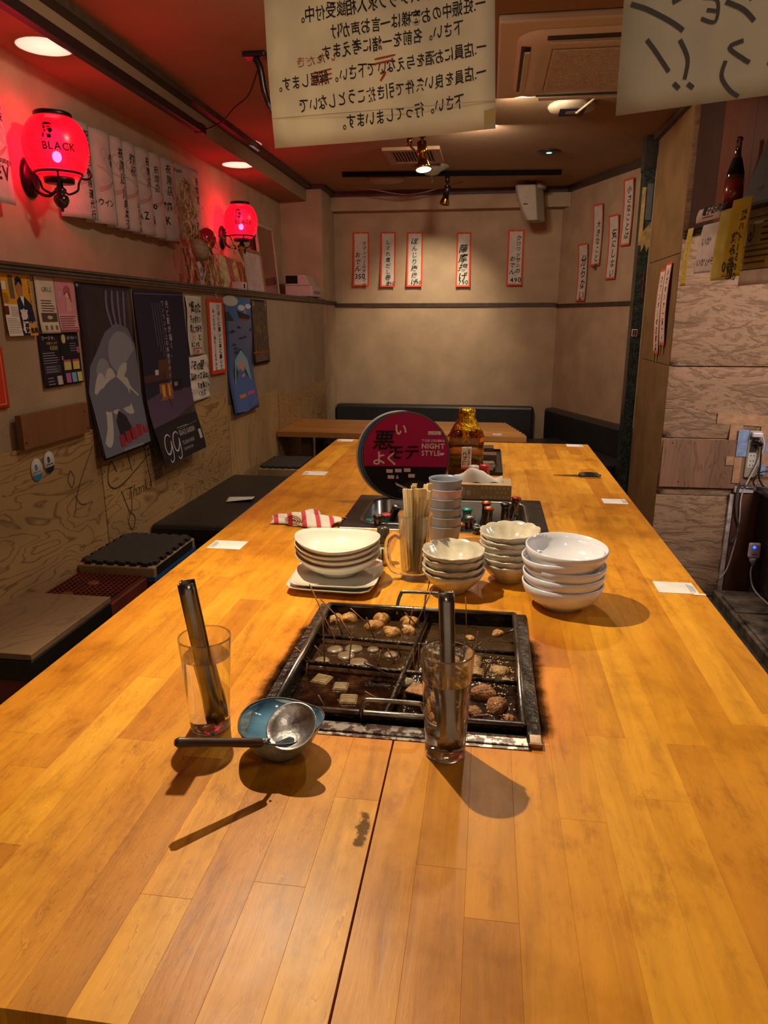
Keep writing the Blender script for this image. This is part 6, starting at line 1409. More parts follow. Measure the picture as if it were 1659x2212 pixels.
# gourd-like grey drum with yellow centre
def rib_(r, z, a): return (r * (1 + 0.02 * sin(24 * a)), z)
Mk = Matrix.Translation((0.13, -0.055, 0.195)) @ Matrix.Rotation(R(62), 4, 'Y') @ Matrix.Rotation(R(-25), 4, 'X')
MB().lathe([(0, -0.045), (0.035, -0.040), (0.058, -0.015), (0.060, 0.012), (0.045, 0.035), (0.018, 0.046), (0, 0.047)], 48, wave=rib_, M=Mk).build('grey_gourd', col('#8a8468', 0.6, var=0.15, scale=60), parent=kd)
MB().lathe([(0, 0.044), (0.017, 0.046), (0.018, 0.056), (0.012, 0.060), (0, 0.060)], 20, M=Mk).build('yellow_centre', col('#c99a1c', 0.25, 0.6), parent=kd)
MB().tube([(0.06, -0.12, 0.20), (0.08, -0.10, 0.05), (0.08, -0.14, -0.0)], 0.003, 6).build('cord', col('#3a2e22', 0.8), parent=kd)
ps = Sheet((0.12, -0.09, 0.13), (0.0, 1, 0.25), (0.0, 0.35, -1), 0.05, 0.14, lambda u, v: 0.006 * sin(4 * v), N=(1, 0, 0)); ps.org = Vector((0, 0, 0))
ps.rect(0.012, 0.035, 0.022, 0.06, ink('#3a62b8')); ps.rect(0.030, 0.035, 0.040, 0.06, ink('#3a62b8')); ps.rect(0.012, 0.08, 0.022, 0.10, ink('#3a62b8')); ps.rect(0.030, 0.08, 0.040, 0.10, ink('#3a62b8'))
ps.build('paper_tag', paper('#cfcad0'), parent=kd)

# things standing on the ledge
LZ = 1.7355
wb_ = thing('small_white_box', 'tiny white box with a dark emblem on the ledge edge', 'box', (-1.475, 4.27, LZ))
MB().box(-0.03, 0.03, -0.045, 0.045, 0, 0.045).build('carton', paper('#cdbcc2'), parent=wb_, bevel=0.001)
MB().box(0.0301, 0.0308, -0.015, 0.012, 0.010, 0.036).build('emblem', ink('#241820'), parent=wb_)
def frame(nm, label, y0, y1, h_, xb, lean, fm_, pic, wtxt=None, bw=0.022, rotz=0):
    w_ = y1 - y0; t = thing(nm, label, 'picture frame', (xb, y0, LZ), (0, -lean, rotz))
    for (a, b_, c_, d_) in ((0, w_, 0, bw), (0, w_, h_ - bw, h_), (0, bw, bw, h_ - bw), (w_ - bw, w_, bw, h_ - bw)): MB().box(-0.012, 0.006, a, b_, c_, d_).build('frame_bar', fm_, parent=t, bevel=0.002)
    MB().box(-0.010, 0.0, bw, w_ - bw, bw, h_ - bw).build('picture', pic, parent=t)
    s_ = Sheet((0.0006, bw, h_ - bw), (0, 1, 0), (0, 0, -1), w_ - 2 * bw, h_ - 2 * bw, N=(1, 0, 0)); s_.org = Vector((0, 0, 0))
    if wtxt: 
        s_.lines(0.03, 0.04, (w_ - 2 * bw) * 0.8, 12, 0.016, ink(wtxt), th=0.12, seed=5); s_.pr.build('print', s_.pm, parent=t, fix=False)
    return t
frame('wooden_picture_frame', 'light wooden frame holding a printed sheet, leaning on the ledge beneath the farther lantern', 4.78, 5.20, 0.295, -1.60, R(6), col('#8a6234', 0.5, var=0.15), paper('#b8a6a2'), '#8a7472')
frame('white_picture_frame', 'taller white frame with a brownish picture leaning beside the white machine', 5.46, 5.90, 0.53, -1.70, R(5), col('#b8a498', 0.5), col('#7a4a3a', 0.15, var=0.25, scale=6, coat=0.5), None)
pb = thing('label_printer', 'pinkish-white desktop printer with dark opening on the ledge in the corner', 'printer', (-1.565, 6.14, LZ))
pw = col('#b8a2a0', 0.5, var=0.03)
MB().box(-0.115, 0.118, -0.16, 0.16, 0.012, 0.10).build('body', pw, parent=pb, bevel=0.010)
MB().prism([(-0.115, 0.10), (0.10, 0.10), (0.05, 0.185), (-0.115, 0.185)], -0.155, 0.14, lambda a, b_, t_: (a, t_, b_)).build('top_cover', pw, parent=pb, bevel=0.006)
MB().box(-0.105, -0.005, -0.1575, -0.1555, 0.115, 0.178).build('dark_opening', ink('#140d10'), parent=pb)
MB().box(0.1185, 0.1205, -0.10, 0.12, 0.035, 0.06).build('tray_slot', ink('#8a7a78'), parent=pb)
for yy in (-0.12, 0.12): MB().lathe([(0.009, 0), (0.011, 0.012), (0, 0.012)], 12).build('foot', pw, parent=pb, loc=(0.095, yy, 0))

# ================================================================== LEFT WALL, POSTERS
XW = XL + 0.001
def wall_sheet(y0, y1, z1, z0, bend, tilt=0.0, x=None):
    return Sheet((x or XW, y0, z1), (0, 1, 0), (0, tilt, -1), y1 - y0, z1 - z0, bend, N=(1, 0, 0))
def wavy(a=0.012, f=1.0, ph=0.0, base=0.004, bot=0.03): return lambda u, v: base + a * (1 + sin(2 * pi * f * v + ph)) * 0.5 * v + bot * v * v
# campaign flyer
s_ = wall_sheet(2.03, 2.172, 1.703, 1.520, wavy(0.004, 1, 0, 0.003, 0.006)); w_, h_ = s_.w, s_.h
Y_ = ink('#c98f1c'); NV = ink('#1a1c3a'); WH = ink('#cfc8be'); BK = ink('#15131a')
s_.rect(0, 0, w_, h_, Y_, 0.0004); s_.rect(0, h_ * 0.49, w_ * 0.52, h_, WH); s_.rect(0, h_ * 0.13, w_ * 0.14, h_ * 0.26, WH); s_.lines(0.002, h_ * 0.32, w_ * 0.2, 7, 0.0042, ink('#4a3a14'), th=0.3); s_.rect(w_ * 0.24, 0.004, w_ * 0.40, h_ * 0.40, ink('#5a5648'))
s_.lines(0.004, h_ * 0.72, w_ * 0.5, 9, 0.0052, ink('#6a6462'), th=0.25); s_.rect(0.0, h_ * 0.52, w_ * 0.14, h_ * 0.70, ink('#5a2418')); s_.lines(w_ * 0.2, h_ * 0.54, w_ * 0.5, 6, 0.005, ink('#6a6462'), th=0.25)
s_.poly([(w_ * 0.47, h_), (w_ * 0.45, h_ * 0.42), (w_ * 0.55, h_ * 0.36), (w_ * 0.72, h_ * 0.36), (w_ * 0.95, h_ * 0.50), (w_, h_ * 0.74), (w_, h_ * 0.80), (w_ * 0.72, h_ * 0.80), (w_ * 0.72, h_)], NV, 0.001)
s_.poly([(w_ * 0.56, h_ * 0.36), (w_ * 0.70, h_ * 0.36), (w_ * 0.66, h_ * 0.52)], WH, 0.0014)
s_.ell(w_ * 0.58, h_ * 0.22, w_ * 0.115, h_ * 0.155, ink('#9a6a48'), 0.0014); s_.poly([(w_ * 0.46, h_ * 0.20), (w_ * 0.46, h_ * 0.08), (w_ * 0.56, h_ * 0.035), (w_ * 0.68, h_ * 0.07), (w_ * 0.70, h_ * 0.20), (w_ * 0.66, h_ * 0.13), (w_ * 0.55, h_ * 0.11)], BK, 0.0018)
s_.chars('高橋', w_ * 0.63, h_ * 0.56, 0.036, WH, bold=0.04, n=0.002); s_.chars('よしのり', w_ * 0.74, h_ * 0.81, 0.010, WH, vertical=False, bold=0.03, n=0.002); s_.chars('良典', w_ * 0.76, h_ * 0.955, 0.018, NV, vertical=False, bold=0.04, n=0.002)
s_.chars('すべてを新しい力に', w_ * 0.93, 0.006, 0.0095, NV, bold=0.03, n=0.002)
s_.build('campaign_flyer', paper('#c9a040'), 'yellow campaign flyer with a suited figure, leftmost of the flyers under the rail', 'flyer', nu=12)
# cream and pink flyers
s_ = wall_sheet(2.196, 2.302, 1.705, 1.524, wavy(0.003, 1, 1, 0.003, 0.004)); w_, h_ = s_.w, s_.h
s_.chars('GIRLS.', w_ * 0.30, h_ * 0.27, 0.020, ink('#8a7a70'), vertical=False, bold=0.01); s_.lines(w_ * 0.2, h_ * 0.42, w_ * 0.95, 5, 0.008, ink('#4a3a34'), th=0.35); s_.rect(w_ * 0.14, h_ * 0.64, w_ * 0.95, h_ * 0.80, ink('#4a3d30')); s_.ell(w_ * 0.55, h_ * 0.72, 0.015, 0.006, ink('#b0a088'), 0.0014)
for q in range(3): s_.rect(w_ * (0.22 + 0.27 * q), h_ * 0.86, w_ * (0.36 + 0.27 * q), h_ * 0.94, ink('#6a6258'))
s_.build('cream_flyer', paper('#c4b4a4'), 'cream shop flyer with a dark photo strip, between the yellow and pink flyers', 'flyer')
s_ = wall_sheet(2.304, 2.418, 1.705, 1.526, wavy(0.003, 1, 2, 0.003, 0.004)); w_, h_ = s_.w, s_.h
s_.rect(0, 0, w_, h_ * 0.66, ink('#b87884'), 0.0004); s_.ell(w_ * 0.6, h_ * 0.27, w_ * 0.13, h_ * 0.10, ink('#c9a090'), 0.0009); s_.poly([(w_ * 0.42, h_ * 0.32), (w_ * 0.44, h_ * 0.18), (w_ * 0.6, h_ * 0.13), (w_ * 0.76, h_ * 0.18), (w_ * 0.80, h_ * 0.45), (w_ * 0.72, h_ * 0.34), (w_ * 0.6, h_ * 0.20), (w_ * 0.5, h_ * 0.26)], ink('#9a4a5a'), 0.0012); s_.poly([(w_ * 0.45, h_ * 0.62), (w_ * 0.5, h_ * 0.38), (w_ * 0.7, h_ * 0.38), (w_ * 0.78, h_ * 0.62)], ink('#c08a90'), 0.0012)
s_.lines(w_ * 0.08, h_ * 0.70, w_ * 0.95, 7, 0.0075, ink('#7a3a4a'), th=0.35, seed=3); s_.ell(w_ * 0.2, h_ * 0.3, 0.010, 0.012, ink('#a8909c'), 0.001)
s_.build('pink_flyer', paper('#bd8c90'), 'pink flyer with a pale drawn figure, right of the cream flyer', 'flyer')
# two dark flyers
s_ = wall_sheet(2.180, 2.292, 1.522, 1.350, wavy(0.002, 1, 0, 0.003, 0.004)); w_, h_ = s_.w, s_.h
s_.chars('シーシャ、', w_ * 0.15, 0.018, 0.016, ink('#c9bfae'), vertical=False, bold=0.01); s_.chars('お届けします', w_ * 0.35, 0.033, 0.010, ink('#c9a84a'), vertical=False); s_.chars('¥3500', w_ * 0.5, 0.052, 0.020, ink('#b8a888'), vertical=False, sx=0.8)
s_.lines(w_ * 0.1, 0.060, w_ * 0.95, 5, 0.008, ink('#9a93a8'), th=0.25); s_.rect(w_ * 0.12, h_ * 0.58, w_ * 0.92, h_ * 0.74, ink('#3a3448')); s_.lines(w_ * 0.2, h_ * 0.61, w_ * 0.9, 3, 0.008, ink('#8a84a0'), th=0.25); s_.rect(w_ * 0.68, h_ * 0.80, w_ * 0.93, h_ * 0.97, ink('#a8a29a')); s_.lines(w_ * 0.2, h_ * 0.82, w_ * 0.6, 3, 0.010, ink('#8a84a0'), th=0.25)
s_.build('dark_delivery_flyer', paper('#1d1622'), 'dark flyer priced 3500 yen below the cream flyer', 'flyer')
s_ = wall_sheet(2.294, 2.412, 1.524, 1.352, wavy(0.002, 1, 0, 0.003, 0.004)); w_, h_ = s_.w, s_.h
s_.ell(w_ * 0.22, h_ * 0.11, 0.012, 0.016, ink('#b8a878'), 0.0009); s_.poly([(w_ * 0.08, h_ * 0.40), (w_ * 0.12, h_ * 0.20), (w_ * 0.32, h_ * 0.20), (w_ * 0.4, h_ * 0.40)], ink('#14141c'), 0.0009); s_.chars('夜ナ夜ナノ', w_ * 0.40, 0.022, 0.012, ink('#b8b0b8'), vertical=False); s_.lines(w_ * 0.5, 0.035, w_ * 0.95, 4, 0.008, ink('#8a84a0'), th=0.25)
for (a, b_, c_, d_, cc_) in ((0.10, 0.52, 0.46, 0.72, '#b8a860'), (0.56, 0.52, 0.90, 0.72, '#b8a860'), (0.12, 0.78, 0.36, 0.97, '#a05a98'), (0.42, 0.78, 0.66, 0.97, '#6a9ab8'), (0.72, 0.78, 0.96, 0.97, '#b8b070')): s_.rect(w_ * a, h_ * b_, w_ * c_, h_ * d_, ink(cc_)); 
s_.rect(w_ * 0.10, h_ * 0.52, w_ * 0.46, h_ * 0.56, ink('#a84a48'), 0.0011); s_.rect(w_ * 0.56, h_ * 0.52, w_ * 0.90, h_ * 0.56, ink('#a84a48'), 0.0011); s_.rect(w_ * 0.86, h_ * 0.28, w_ * 0.97, h_ * 0.40, ink('#a8506a')); s_.rect(w_ * 0.02, h_ * 0.44, w_ * 0.10, h_ * 0.52, ink('#a8506a'))
s_.build('dark_card_flyer', paper('#1a151f'), 'dark flyer with five small coloured cards below the pink flyer', 'flyer')
# red sheet cut by the frame
s_ = wall_sheet(1.80, 1.993, 1.490, 1.310, lambda u, v: 0.006); s_.rect(0.01, 0.01, s_.w - 0.012, s_.h - 0.012, ink('#c9a06a'), 0.0005); s_.rect(0.013, 0.013, s_.w - 0.015, s_.h - 0.015, ink('#b8351c'), 0.0009)
s_.build('red_sheet', paper('#b8351c'), 'red sheet with thin gold border at the left edge of the picture', 'sign')
# large dark grey poster: a plain abstract stand-in (the printed film artwork is not redrawn)
s_ = wall_sheet(2.432, 2.832, 1.694, 1.060, lambda u, v: 0.004 + 0.010 * sin(6.5 * v + 1.0) * v + 0.03 * v * v, tilt=-0.0); w_, h_ = s_.w, s_.h
g1_, g2_, g3_ = ink('#5f6072'), ink('#7b7c8c'), ink('#a19f9c')
s_.poly([(w_ * 0.04, h_ * 0.99), (w_ * 0.01, h_ * 0.60), (w_ * 0.08, h_ * 0.46), (w_ * 0.22, h_ * 0.38), (w_ * 0.40, h_ * 0.27), (w_ * 0.62, h_ * 0.22), (w_ * 0.84, h_ * 0.25), (w_ * 0.97, h_ * 0.36), (w_ * 0.99, h_ * 0.70), (w_ * 0.96, h_ * 0.98)], g1_, 0.0005)
for (a_, b_, c_, d_, m_, r_) in ((0.68, 0.40, 0.26, 0.13, g2_, 0.1), (0.72, 0.62, 0.22, 0.16, g3_, 0.1), (0.20, 0.72, 0.14, 0.22, g3_, 0.15), (0.42, 0.62, 0.12, 0.14, g3_, 0.0), (0.30, 0.50, 0.12, 0.08, g2_, 0.5)): s_.ell(w_ * a_, h_ * b_, w_ * c_, h_ * d_, m_, 0.0009 + 0.0002 * (m_ is g3_), 28, r_)
s_.poly([(w_ * 0.40, h_ * 0.93), (w_ * 0.38, h_ * 0.80), (w_ * 0.46, h_ * 0.74), (w_ * 0.58, h_ * 0.78), (w_ * 0.70, h_ * 0.93)], ink('#241d28'), 0.0015)
for q in range(5): s_.rect(w_ * (0.36 + 0.125 * q), h_ * (0.885 - 0.012 * q), w_ * (0.455 + 0.125 * q), h_ * (0.955 - 0.010 * q), ink('#8c1f2a'), 0.0019)
for q in range(4): s_.stroke([(w_ * (0.50 + 0.11 * q), h_ * 0.03), (w_ * (0.48 + 0.11 * q), h_ * 0.13), (w_ * (0.55 + 0.08 * q), h_ * 0.25)], 0.016, g1_)
s_.lines(w_ * 0.40, h_ * 0.972, w_ * 0.95, 2, 0.006, g3_, th=0.3)
s_.build('grey_poster', paper('#2b222c', 0.35), 'large curling grey poster with a red band near its foot', 'poster', nu=10, nv=28)
# navy shop poster
s_ = wall_sheet(2.845, 3.335, 1.690, 0.958, lambda u, v: 0.006 + 0.020 * sin(5.0 * v) ** 2 * v + 0.05 * v ** 3 + 0.012 * (1 - u) * v); w_, h_ = s_.w, s_.h
s_.rect(0, 0, w_, h_ * 0.66, ink('#242038'), 0.0004); s_.stroke([(0.005, 0.02), (w_ - 0.005, 0.012)], 0.002, ink('#7a7488'), taper=False)
s_.poly([(0, h_ * 0.70), (0, h_ * 0.62), (w_ * 0.4, h_ * 0.58), (w_, h_ * 0.60), (w_, h_ * 0.70), (w_ * 0.5, h_ * 0.76), (0, h_ * 0.78)], ink('#4d3c58'), 0.0008)
s_.rect(w_ * 0.0, h_ * 0.48, w_ * 0.42, h_ * 0.52, ink('#4a2e30'), 0.0010); s_.rect(w_ * 0.30, h_ * 0.40, w_ * 0.56, h_ * 0.52, ink('#54372c'), 0.0008); s_.rect(w_ * 0.28, h_ * 0.54, w_ * 0.55, h_ * 0.64, ink('#8a5630'), 0.0010); s_.rect(w_ * 0.33, h_ * 0.55, w_ * 0.39, h_ * 0.62, ink('#c98a4a'), 0.0014); s_.rect(w_ * 0.46, h_ * 0.55, w_ * 0.50, h_ * 0.62, ink('#c98a4a'), 0.0014)
s_.rect(w_ * 0.22, h_ * 0.455, w_ * 0.29, h_ * 0.485, ink('#b0b0c0'), 0.0014); s_.rect(w_ * 0.58, h_ * 0.53, w_ * 0.78, h_ * 0.60, ink('#1c1622'), 0.0012); s_.rect(w_ * 0.60, h_ * 0.545, w_ * 0.68, h_ * 0.57, ink('#8a7480'), 0.0015)
s_.stroke([(w_ * 0.42, h_ * 0.46), (w_ * 0.43, h_ * 0.60), (w_ * 0.50, h_ * 0.70)], 0.005, ink('#120e14'))
s_.rect(0, h_ * 0.76, w_, h_, ink('#1d171b'), 0.0006)
s_.chars('光と影が描く、', w_ * 0.62, h_ * 0.055, 0.034, ink('#b8b0c0')); s_.chars('ワンランク上の本格デザイン。', w_ * 0.53, h_ * 0.055, 0.027, ink('#b8b0c0'))
for q in range(4): s_.stroke([(w_ * (0.32 + 0.05 * q), h_ * 0.07), (w_ * (0.34 + 0.05 * q), h_ * (0.32 + 0.03 * q))], 0.006, ink('#5a5468'), taper=False)
[s_.stroke([(w_ * (0.08 + 0.18 * q) + a_ * 0.105, h_ * 0.835 + b_ * 0.085) for a_, b_ in ((0.78, 0.16), (0.62, 0.0), (0.30, 0.10), (0.08, 0.50), (0.14, 0.88), (0.38, 0.92), (0.66, 0.62), (0.74, 0.36), (0.68, 0.90), (0.56, 1.28), (0.30, 1.36), (0.22, 1.20))], 0.0075, ink('#b5aeb4')) for q in (0, 1)]; s_.chars('GRACE GARDEN', w_ * 0.46, h_ * 0.868, 0.032, ink('#b5aeb4'), vertical=False, sx=0.72, rot=0.0)
s_.chars('TEL.088-674-8428', w_ * 0.47, h_ * 0.925, 0.024, ink('#a59ea6'), vertical=False, sx=0.70); s_.chars('FAX.090-1276-4015', w_ * 0.47, h_ * 0.96, 0.018, ink('#a59ea6'), vertical=False, sx=0.70); s_.lines(w_ * 0.45, h_ * 0.815, w_ * 0.8, 1, 0.01, ink('#8a8490')); s_.stroke([(w_ * 0.45, h_ * 0.832), (w_ * 0.93, h_ * 0.815)], 0.0015, ink('#8a8490'), taper=False); s_.rect(w_ * 0.90, h_ * 0.87, w_ * 0.965, h_ * 0.93, ink('#a8a6b0'), 0.0013)
s_.build('navy_poster', paper('#221b26', 0.35), 'tall dark navy poster lettered GG GRACE GARDEN, curling at the foot', 'poster', nu=10, nv=30)
# two hand-lettered white sheets
s_ = wall_sheet(3.36, 3.56, 1.678, 1.396, lambda u, v: 0.004 + 0.008 * sin(5 * v) ** 2 * (1 - u) + 0.004 * sin(6 * v + 1)**2); w_, h_ = s_.w, s_.h
K2 = dict(vertical=False, jit=0.12, bold=0.025)
s_.chars('"畑のた', 0.03, 0.075, 0.052, inkb, sx=0.8, **K2); s_.chars('下のボタン', 0.03, 0.125, 0.036, inkb, sx=0.8, **K2); s_.chars('君に大好き', 0.03, 0.168, 0.036, inkb, sx=0.8, **K2); s_.chars('酒', 0.05, 0.210, 0.040, ink('#c97a4a'), **K2); s_.chars('と', 0.13, 0.210, 0.032, inkb, **K2); s_.chars('おこすな', 0.03, 0.240, 0.026, inkb, **K2); s_.chars('PUSH', 0.05, 0.275, 0.030, ink('#b8401f'), **K2)
s_.stroke([(0.045, 0.248), (0.16, 0.250), (0.16, 0.278), (0.045, 0.278), (0.045, 0.248)], 0.003, inkb, taper=False)
s_.build('handwritten_sheet', paper('#c4c0ba'), 'rumpled white handwritten sheet, upper of two, right of the navy poster', 'sign', nu=12, nv=24)
s_ = wall_sheet(3.33, 3.595, 1.394, 1.178, lambda u, v: 0.005 + 0.006 * sin(11 * v) ** 2 + 0.014 * (1 - u) * v); w_, h_ = s_.w, s_.h
s_.chars('「その服', 0.01, 0.066, 0.046, inkb, **K2); s_.chars('似合ってるね」', 0.012, 0.112, 0.037, inkb, **K2); s_.chars('の店員さん', 0.090, 0.158, 0.032, inkb, **K2); s_.chars('くれた', 0.10, 0.198, 0.034, inkb, **K2)
s_.build('handwritten_sheet', paper('#c9c6c2'), 'rumpled white handwritten sheet, lower of two, overlapping the plywood', 'sign', nu=12, nv=20)
# orange framed vertical sign (a box-like board)
bx = thing('framed_slogan_board', 'thick orange-bordered board with vertical brush writing hung from the rail', 'sign', (XW + 0.002, 3.635, 1.672))
MB().box(0, 0.012, 0, 0.215, -0.385, 0).build('board', ink('#c9421f'), parent=bx, bevel=0.001)
s_ = Sheet((0.0122, 0, 0), (0, 1, 0), (0, 0, -1), 0.215, 0.385, N=(1, 0, 0)); s_.org = Vector((0, 0, 0)); s_.rect(0.008, 0.020, 0.180, 0.365, ink('#d8d2d6'), 0.0005)
s_.chars('酒は体に悪いと本に書いて', 0.128, 0.030, 0.0268, inkb, jit=0.06, bold=0.025, sx=1.45); s_.chars('あったので、読むことをやめた', 0.055, 0.052, 0.0215, inkb, jit=0.06, bold=0.02, sx=1.45)
s_.pr.build('print', s_.pm, parent=bx, fix=False); s_.tx.build('lettering', s_.tm, parent=bx, fix=False)
MB().tube([(0.02, 0.10, 0), (0.01, 0.11, 0.035), (0.02, 0.13, 0.045), (0.015, 0.12, 0.0)], 0.0015, 5).build('string', strawm[2], parent=bx)
# blue poster: abstract sea stand-in
s_ = wall_sheet(3.885, 4.325, 1.688, 1.040, lambda u, v: 0.005 + 0.020 * v * v + 0.012 * sin(8 * v) * v, tilt=0.0)
s_.skew = lambda u, v: (u - 0.035 * max(0, (v - 0.42)) ** 1 * (1 if v < 2 else 1) * 1.2, v)
w_, h_ = s_.w, s_.h
s_.rect(0, 0, w_, h_ * 0.20, ink('#4a72a8'), 0.0004); s_.ell(w_ * 0.22, h_ * 0.03, w_ * 0.28, h_ * 0.045, ink('#c2cbd2'), 0.0008); s_.ell(w_ * 0.62, h_ * 0.085, w_ * 0.14, h_ * 0.025, ink('#c2cbd2'), 0.0008); s_.ell(w_ * 0.90, h_ * 0.07, w_ * 0.12, h_ * 0.022, ink('#c2cbd2'), 0.0008)
s_.poly([(w_ * 0.42, h_ * 0.11), (w_ * 0.98, h_ * 0.155), (w_ * 0.90, h_ * 0.185), (w_ * 0.50, h_ * 0.175)], ink('#332c38'), 0.0012); s_.poly([(w_ * 0.50, h_ * 0.175), (w_ * 0.92, h_ * 0.185), (w_ * 0.80, h_ * 0.20), (w_ * 0.55, h_ * 0.19)], ink('#9a3a34'), 0.0013); s_.rect(w_ * 0.70, h_ * 0.10, w_ * 0.80, h_ * 0.145, ink('#8a8478'), 0.0011)
s_.poly([(0, h_ * 0.20), (0, h_ * 0.13), (w_ * 0.10, h_ * 0.12), (w_ * 0.32, h_ * 0.20)], ink('#2e3c58'), 0.0008)
rnd = random.Random(8)
for q in range(12):
    a = rnd.uniform(0.05, 0.85); b_ = rnd.uniform(0.23, 0.48); s_.poly([(w_ * a, h_ * b_), (w_ * (a + 0.10), h_ * (b_ - 0.018)), (w_ * (a + 0.22), h_ * b_), (w_ * (a + 0.10), h_ * (b_ + 0.008))], ink('#26365e'), 0.0009)
s_.poly([(w_ * 0.10, h_ * 0.98), (w_ * 0.16, h_ * 0.72), (w_ * 0.5, h_ * 0.60), (w_ * 0.86, h_ * 0.70), (w_ * 0.98, h_ * 0.95), (w_ * 0.5, h_)], ink('#4a64a0'), 0.0009)
s_.poly([(w_ * 0.18, h_ * 0.76), (w_ * 0.26, h_ * 0.54), (w_ * 0.5, h_ * 0.45), (w_ * 0.76, h_ * 0.54), (w_ * 0.86, h_ * 0.74), (w_ * 0.66, h_ * 0.66), (w_ * 0.36, h_ * 0.68)], ink('#7fa8bc'), 0.0013); s_.ell(w_ * 0.52, h_ * 0.62, w_ * 0.15, h_ * 0.075, ink('#c08a78'), 0.0016)
s_.rect(w_ * 0.28, h_ * 0.84, w_ * 0.52, h_ * 0.87, ink('#c07a34'), 0.0014); s_.rect(w_ * 0.60, h_ * 0.83, w_ * 0.90, h_ * 0.86, ink('#b84a86'), 0.0014)
s_.build('blue_poster', paper('#33528c', 0.35), 'tall glossy blue sea-coloured poster with a pale ring shape, curling away from the wall', 'poster', nu=12, nv=30)
# dark mottled poster
s_ = wall_sheet(4.335, 4.665, 1.686, 1.296, lambda u, v: 0.004 + 0.01 * v * v); w_, h_ = s_.w, s_.h
rnd = random.Random(12)
for q in range(70):
    a, b_ = rnd.uniform(0.05, 0.95), rnd.uniform(0.05, 0.8); s_.stroke([(w_ * a, h_ * b_), (w_ * (a + rnd.uniform(-0.08, 0.08)), h_ * (b_ + 0.04)), (w_ * (a + rnd.uniform(-0.1, 0.1)), h_ * (b_ + 0.08))], 0.006, ink(rnd.choice(['#8a6a44', '#a8763c', '#7a3a24', '#5a4a40', '#9a8a7a'])))
s_.rect(0, h_ * 0.80, w_, h_ * 0.84, ink('#8a4420')); s_.chars('SA', w_ * 0.08, h_ * 0.10, 0.045, ink('#b8aca0'), vertical=False); s_.chars('Z', w_ * 0.85, h_ * 0.09, 0.045, ink('#b8aca0'), vertical=False); s_.lines(w_ * 0.1, h_ * 0.87, w_ * 0.9, 3, 0.014, ink('#7a6a74'))
s_.build('mottled_poster', paper('#2a1a18', 0.4), 'small dark brown crowded poster, rightmost on the lower left wall', 'poster')
# oval stickers
for q, (yy, cc_, lb) in enumerate(((2.075, '#2c6f9a', 'oval white sticker with a blue letter B and blue foot on the plywood'), (2.145, '#1c1c26', 'oval white sticker with a black letter B and black foot on the plywood'))):
    o = MB().lathe([(0, 0), (0.030, 0), (0.030, 0.0008), (0, 0.0008)], 36, M=Matrix.Rotation(R(90), 4, 'Y'), sx=1.25, sy=1.0).build('oval_sticker', paper('#b8b4b0'), loc=(XL + 0.0125, yy, 1.100 + 0.012 * q))
    s_ = Sheet((0.001, -0.03, 0.0375), (0, 1, 0), (0, 0, -1), 0.06, 0.075, N=(1, 0, 0)); s_.org = Vector((0, 0, 0)); s_.chars('B', 0.021, 0.038, 0.026, ink(cc_), vertical=False, bold=0.03, n=0.0006)
    s_.poly([(0.004, 0.055), (0.056, 0.052), (0.048, 0.068), (0.03, 0.0745), (0.012, 0.068)], ink(cc_), 0.0004); s_.rect(0.012, 0.043, 0.048, 0.0455, ink(cc_), 0.0004)
    s_.pr.build('print', s_.pm, parent=o, fix=False); s_.tx.build('lettering', s_.tm, parent=o, fix=False); tag(o, lb, 'sticker')

# ================================================================== STOOLS ALONG THE LEFT WALL
crm = col('#6e3022', 0.45, var=0.12, scale=12); crmd = col('#5e2414', 0.5, var=0.15)
def crate(label, x0, x1, y0, y1, ztop, stacked=2, openbottom=True):
    t = thing('beer_crate', label, 'crate', ((x0 + x1) / 2, (y0 + y1) / 2, 0)); hx = (x1 - x0) / 2; hy = (y1 - y0) / 2
    H1 = ztop / stacked
    for k_ in range(stacked):
        z0 = k_ * H1; z1 = z0 + H1 - 0.003
        MB().box(-hx, hx, -hy, hy, z1 - 0.075, z1 - 0.0).build('band', crm, parent=t, bevel=0.004); MB().box(-hx, hx, -hy, hy, z0, z0 + 0.05).build('band', crm, parent=t, bevel=0.004)
        for sx_ in (-1, 1):
            for i in range(6):
                yy = -hy + 0.008 + (2 * hy - 0.036) * i / 5; MB().box(sx_ * hx - (0.012 if sx_ > 0 else 0), sx_ * hx + (0.012 if sx_ < 0 else 0), yy, yy + 0.022, z0 + 0.05, z1 - 0.075).build('rib', crm, parent=t)
        for sy_ in (-1, 1):
            for i in range(5):
                xx = -hx + 0.008 + (2 * hx - 0.036) * i / 4; MB().box(xx, xx + 0.022, sy_ * hy - (0.012 if sy_ > 0 else 0), sy_ * hy + (0.012 if sy_ < 0 else 0), z0 + 0.05, z1 - 0.075).build('rib', crm, parent=t)
        MB().box(-hx + 0.014, hx - 0.014, -hy + 0.014, hy - 0.014, z0 + 0.02, z1 - 0.03).build('dark_inside', crmd, parent=t)
    return t
SX0, SX1 = -1.422, -1.150
crate('stack of two red-brown bottle crates under the nearest wooden seat board', SX0, SX1, 1.545, 1.925, 0.655)
sb = thing('seat_board', 'plywood-topped black-edged seat board on the nearest crates', 'seat', ((SX0 + SX1) / 2, 1.735, 0.656))
seatw = wood_mat('seat_plywood', '#8a6c50', '#50351f', 'Y', 3.0, 0.55, 4, line=0.5)
MB().chbox(-0.150, 0.150, -0.205, 0.200, 0.0, 0.062, 0.004).build('black_padding', col('#16130f', 0.45, bump=0.1), parent=sb, bevel=0.003)
MB().chbox(-0.149, 0.149, -0.204, 0.199, 0.063, 0.079, 0.001).build('plywood_top', seatw, parent=sb)
c_ = crate('bare red-brown crate turned upside down, between the two nearest covered stools', SX0, SX1 - 0.015, 1.955, 2.235, 0.690)
gr_ = MB()
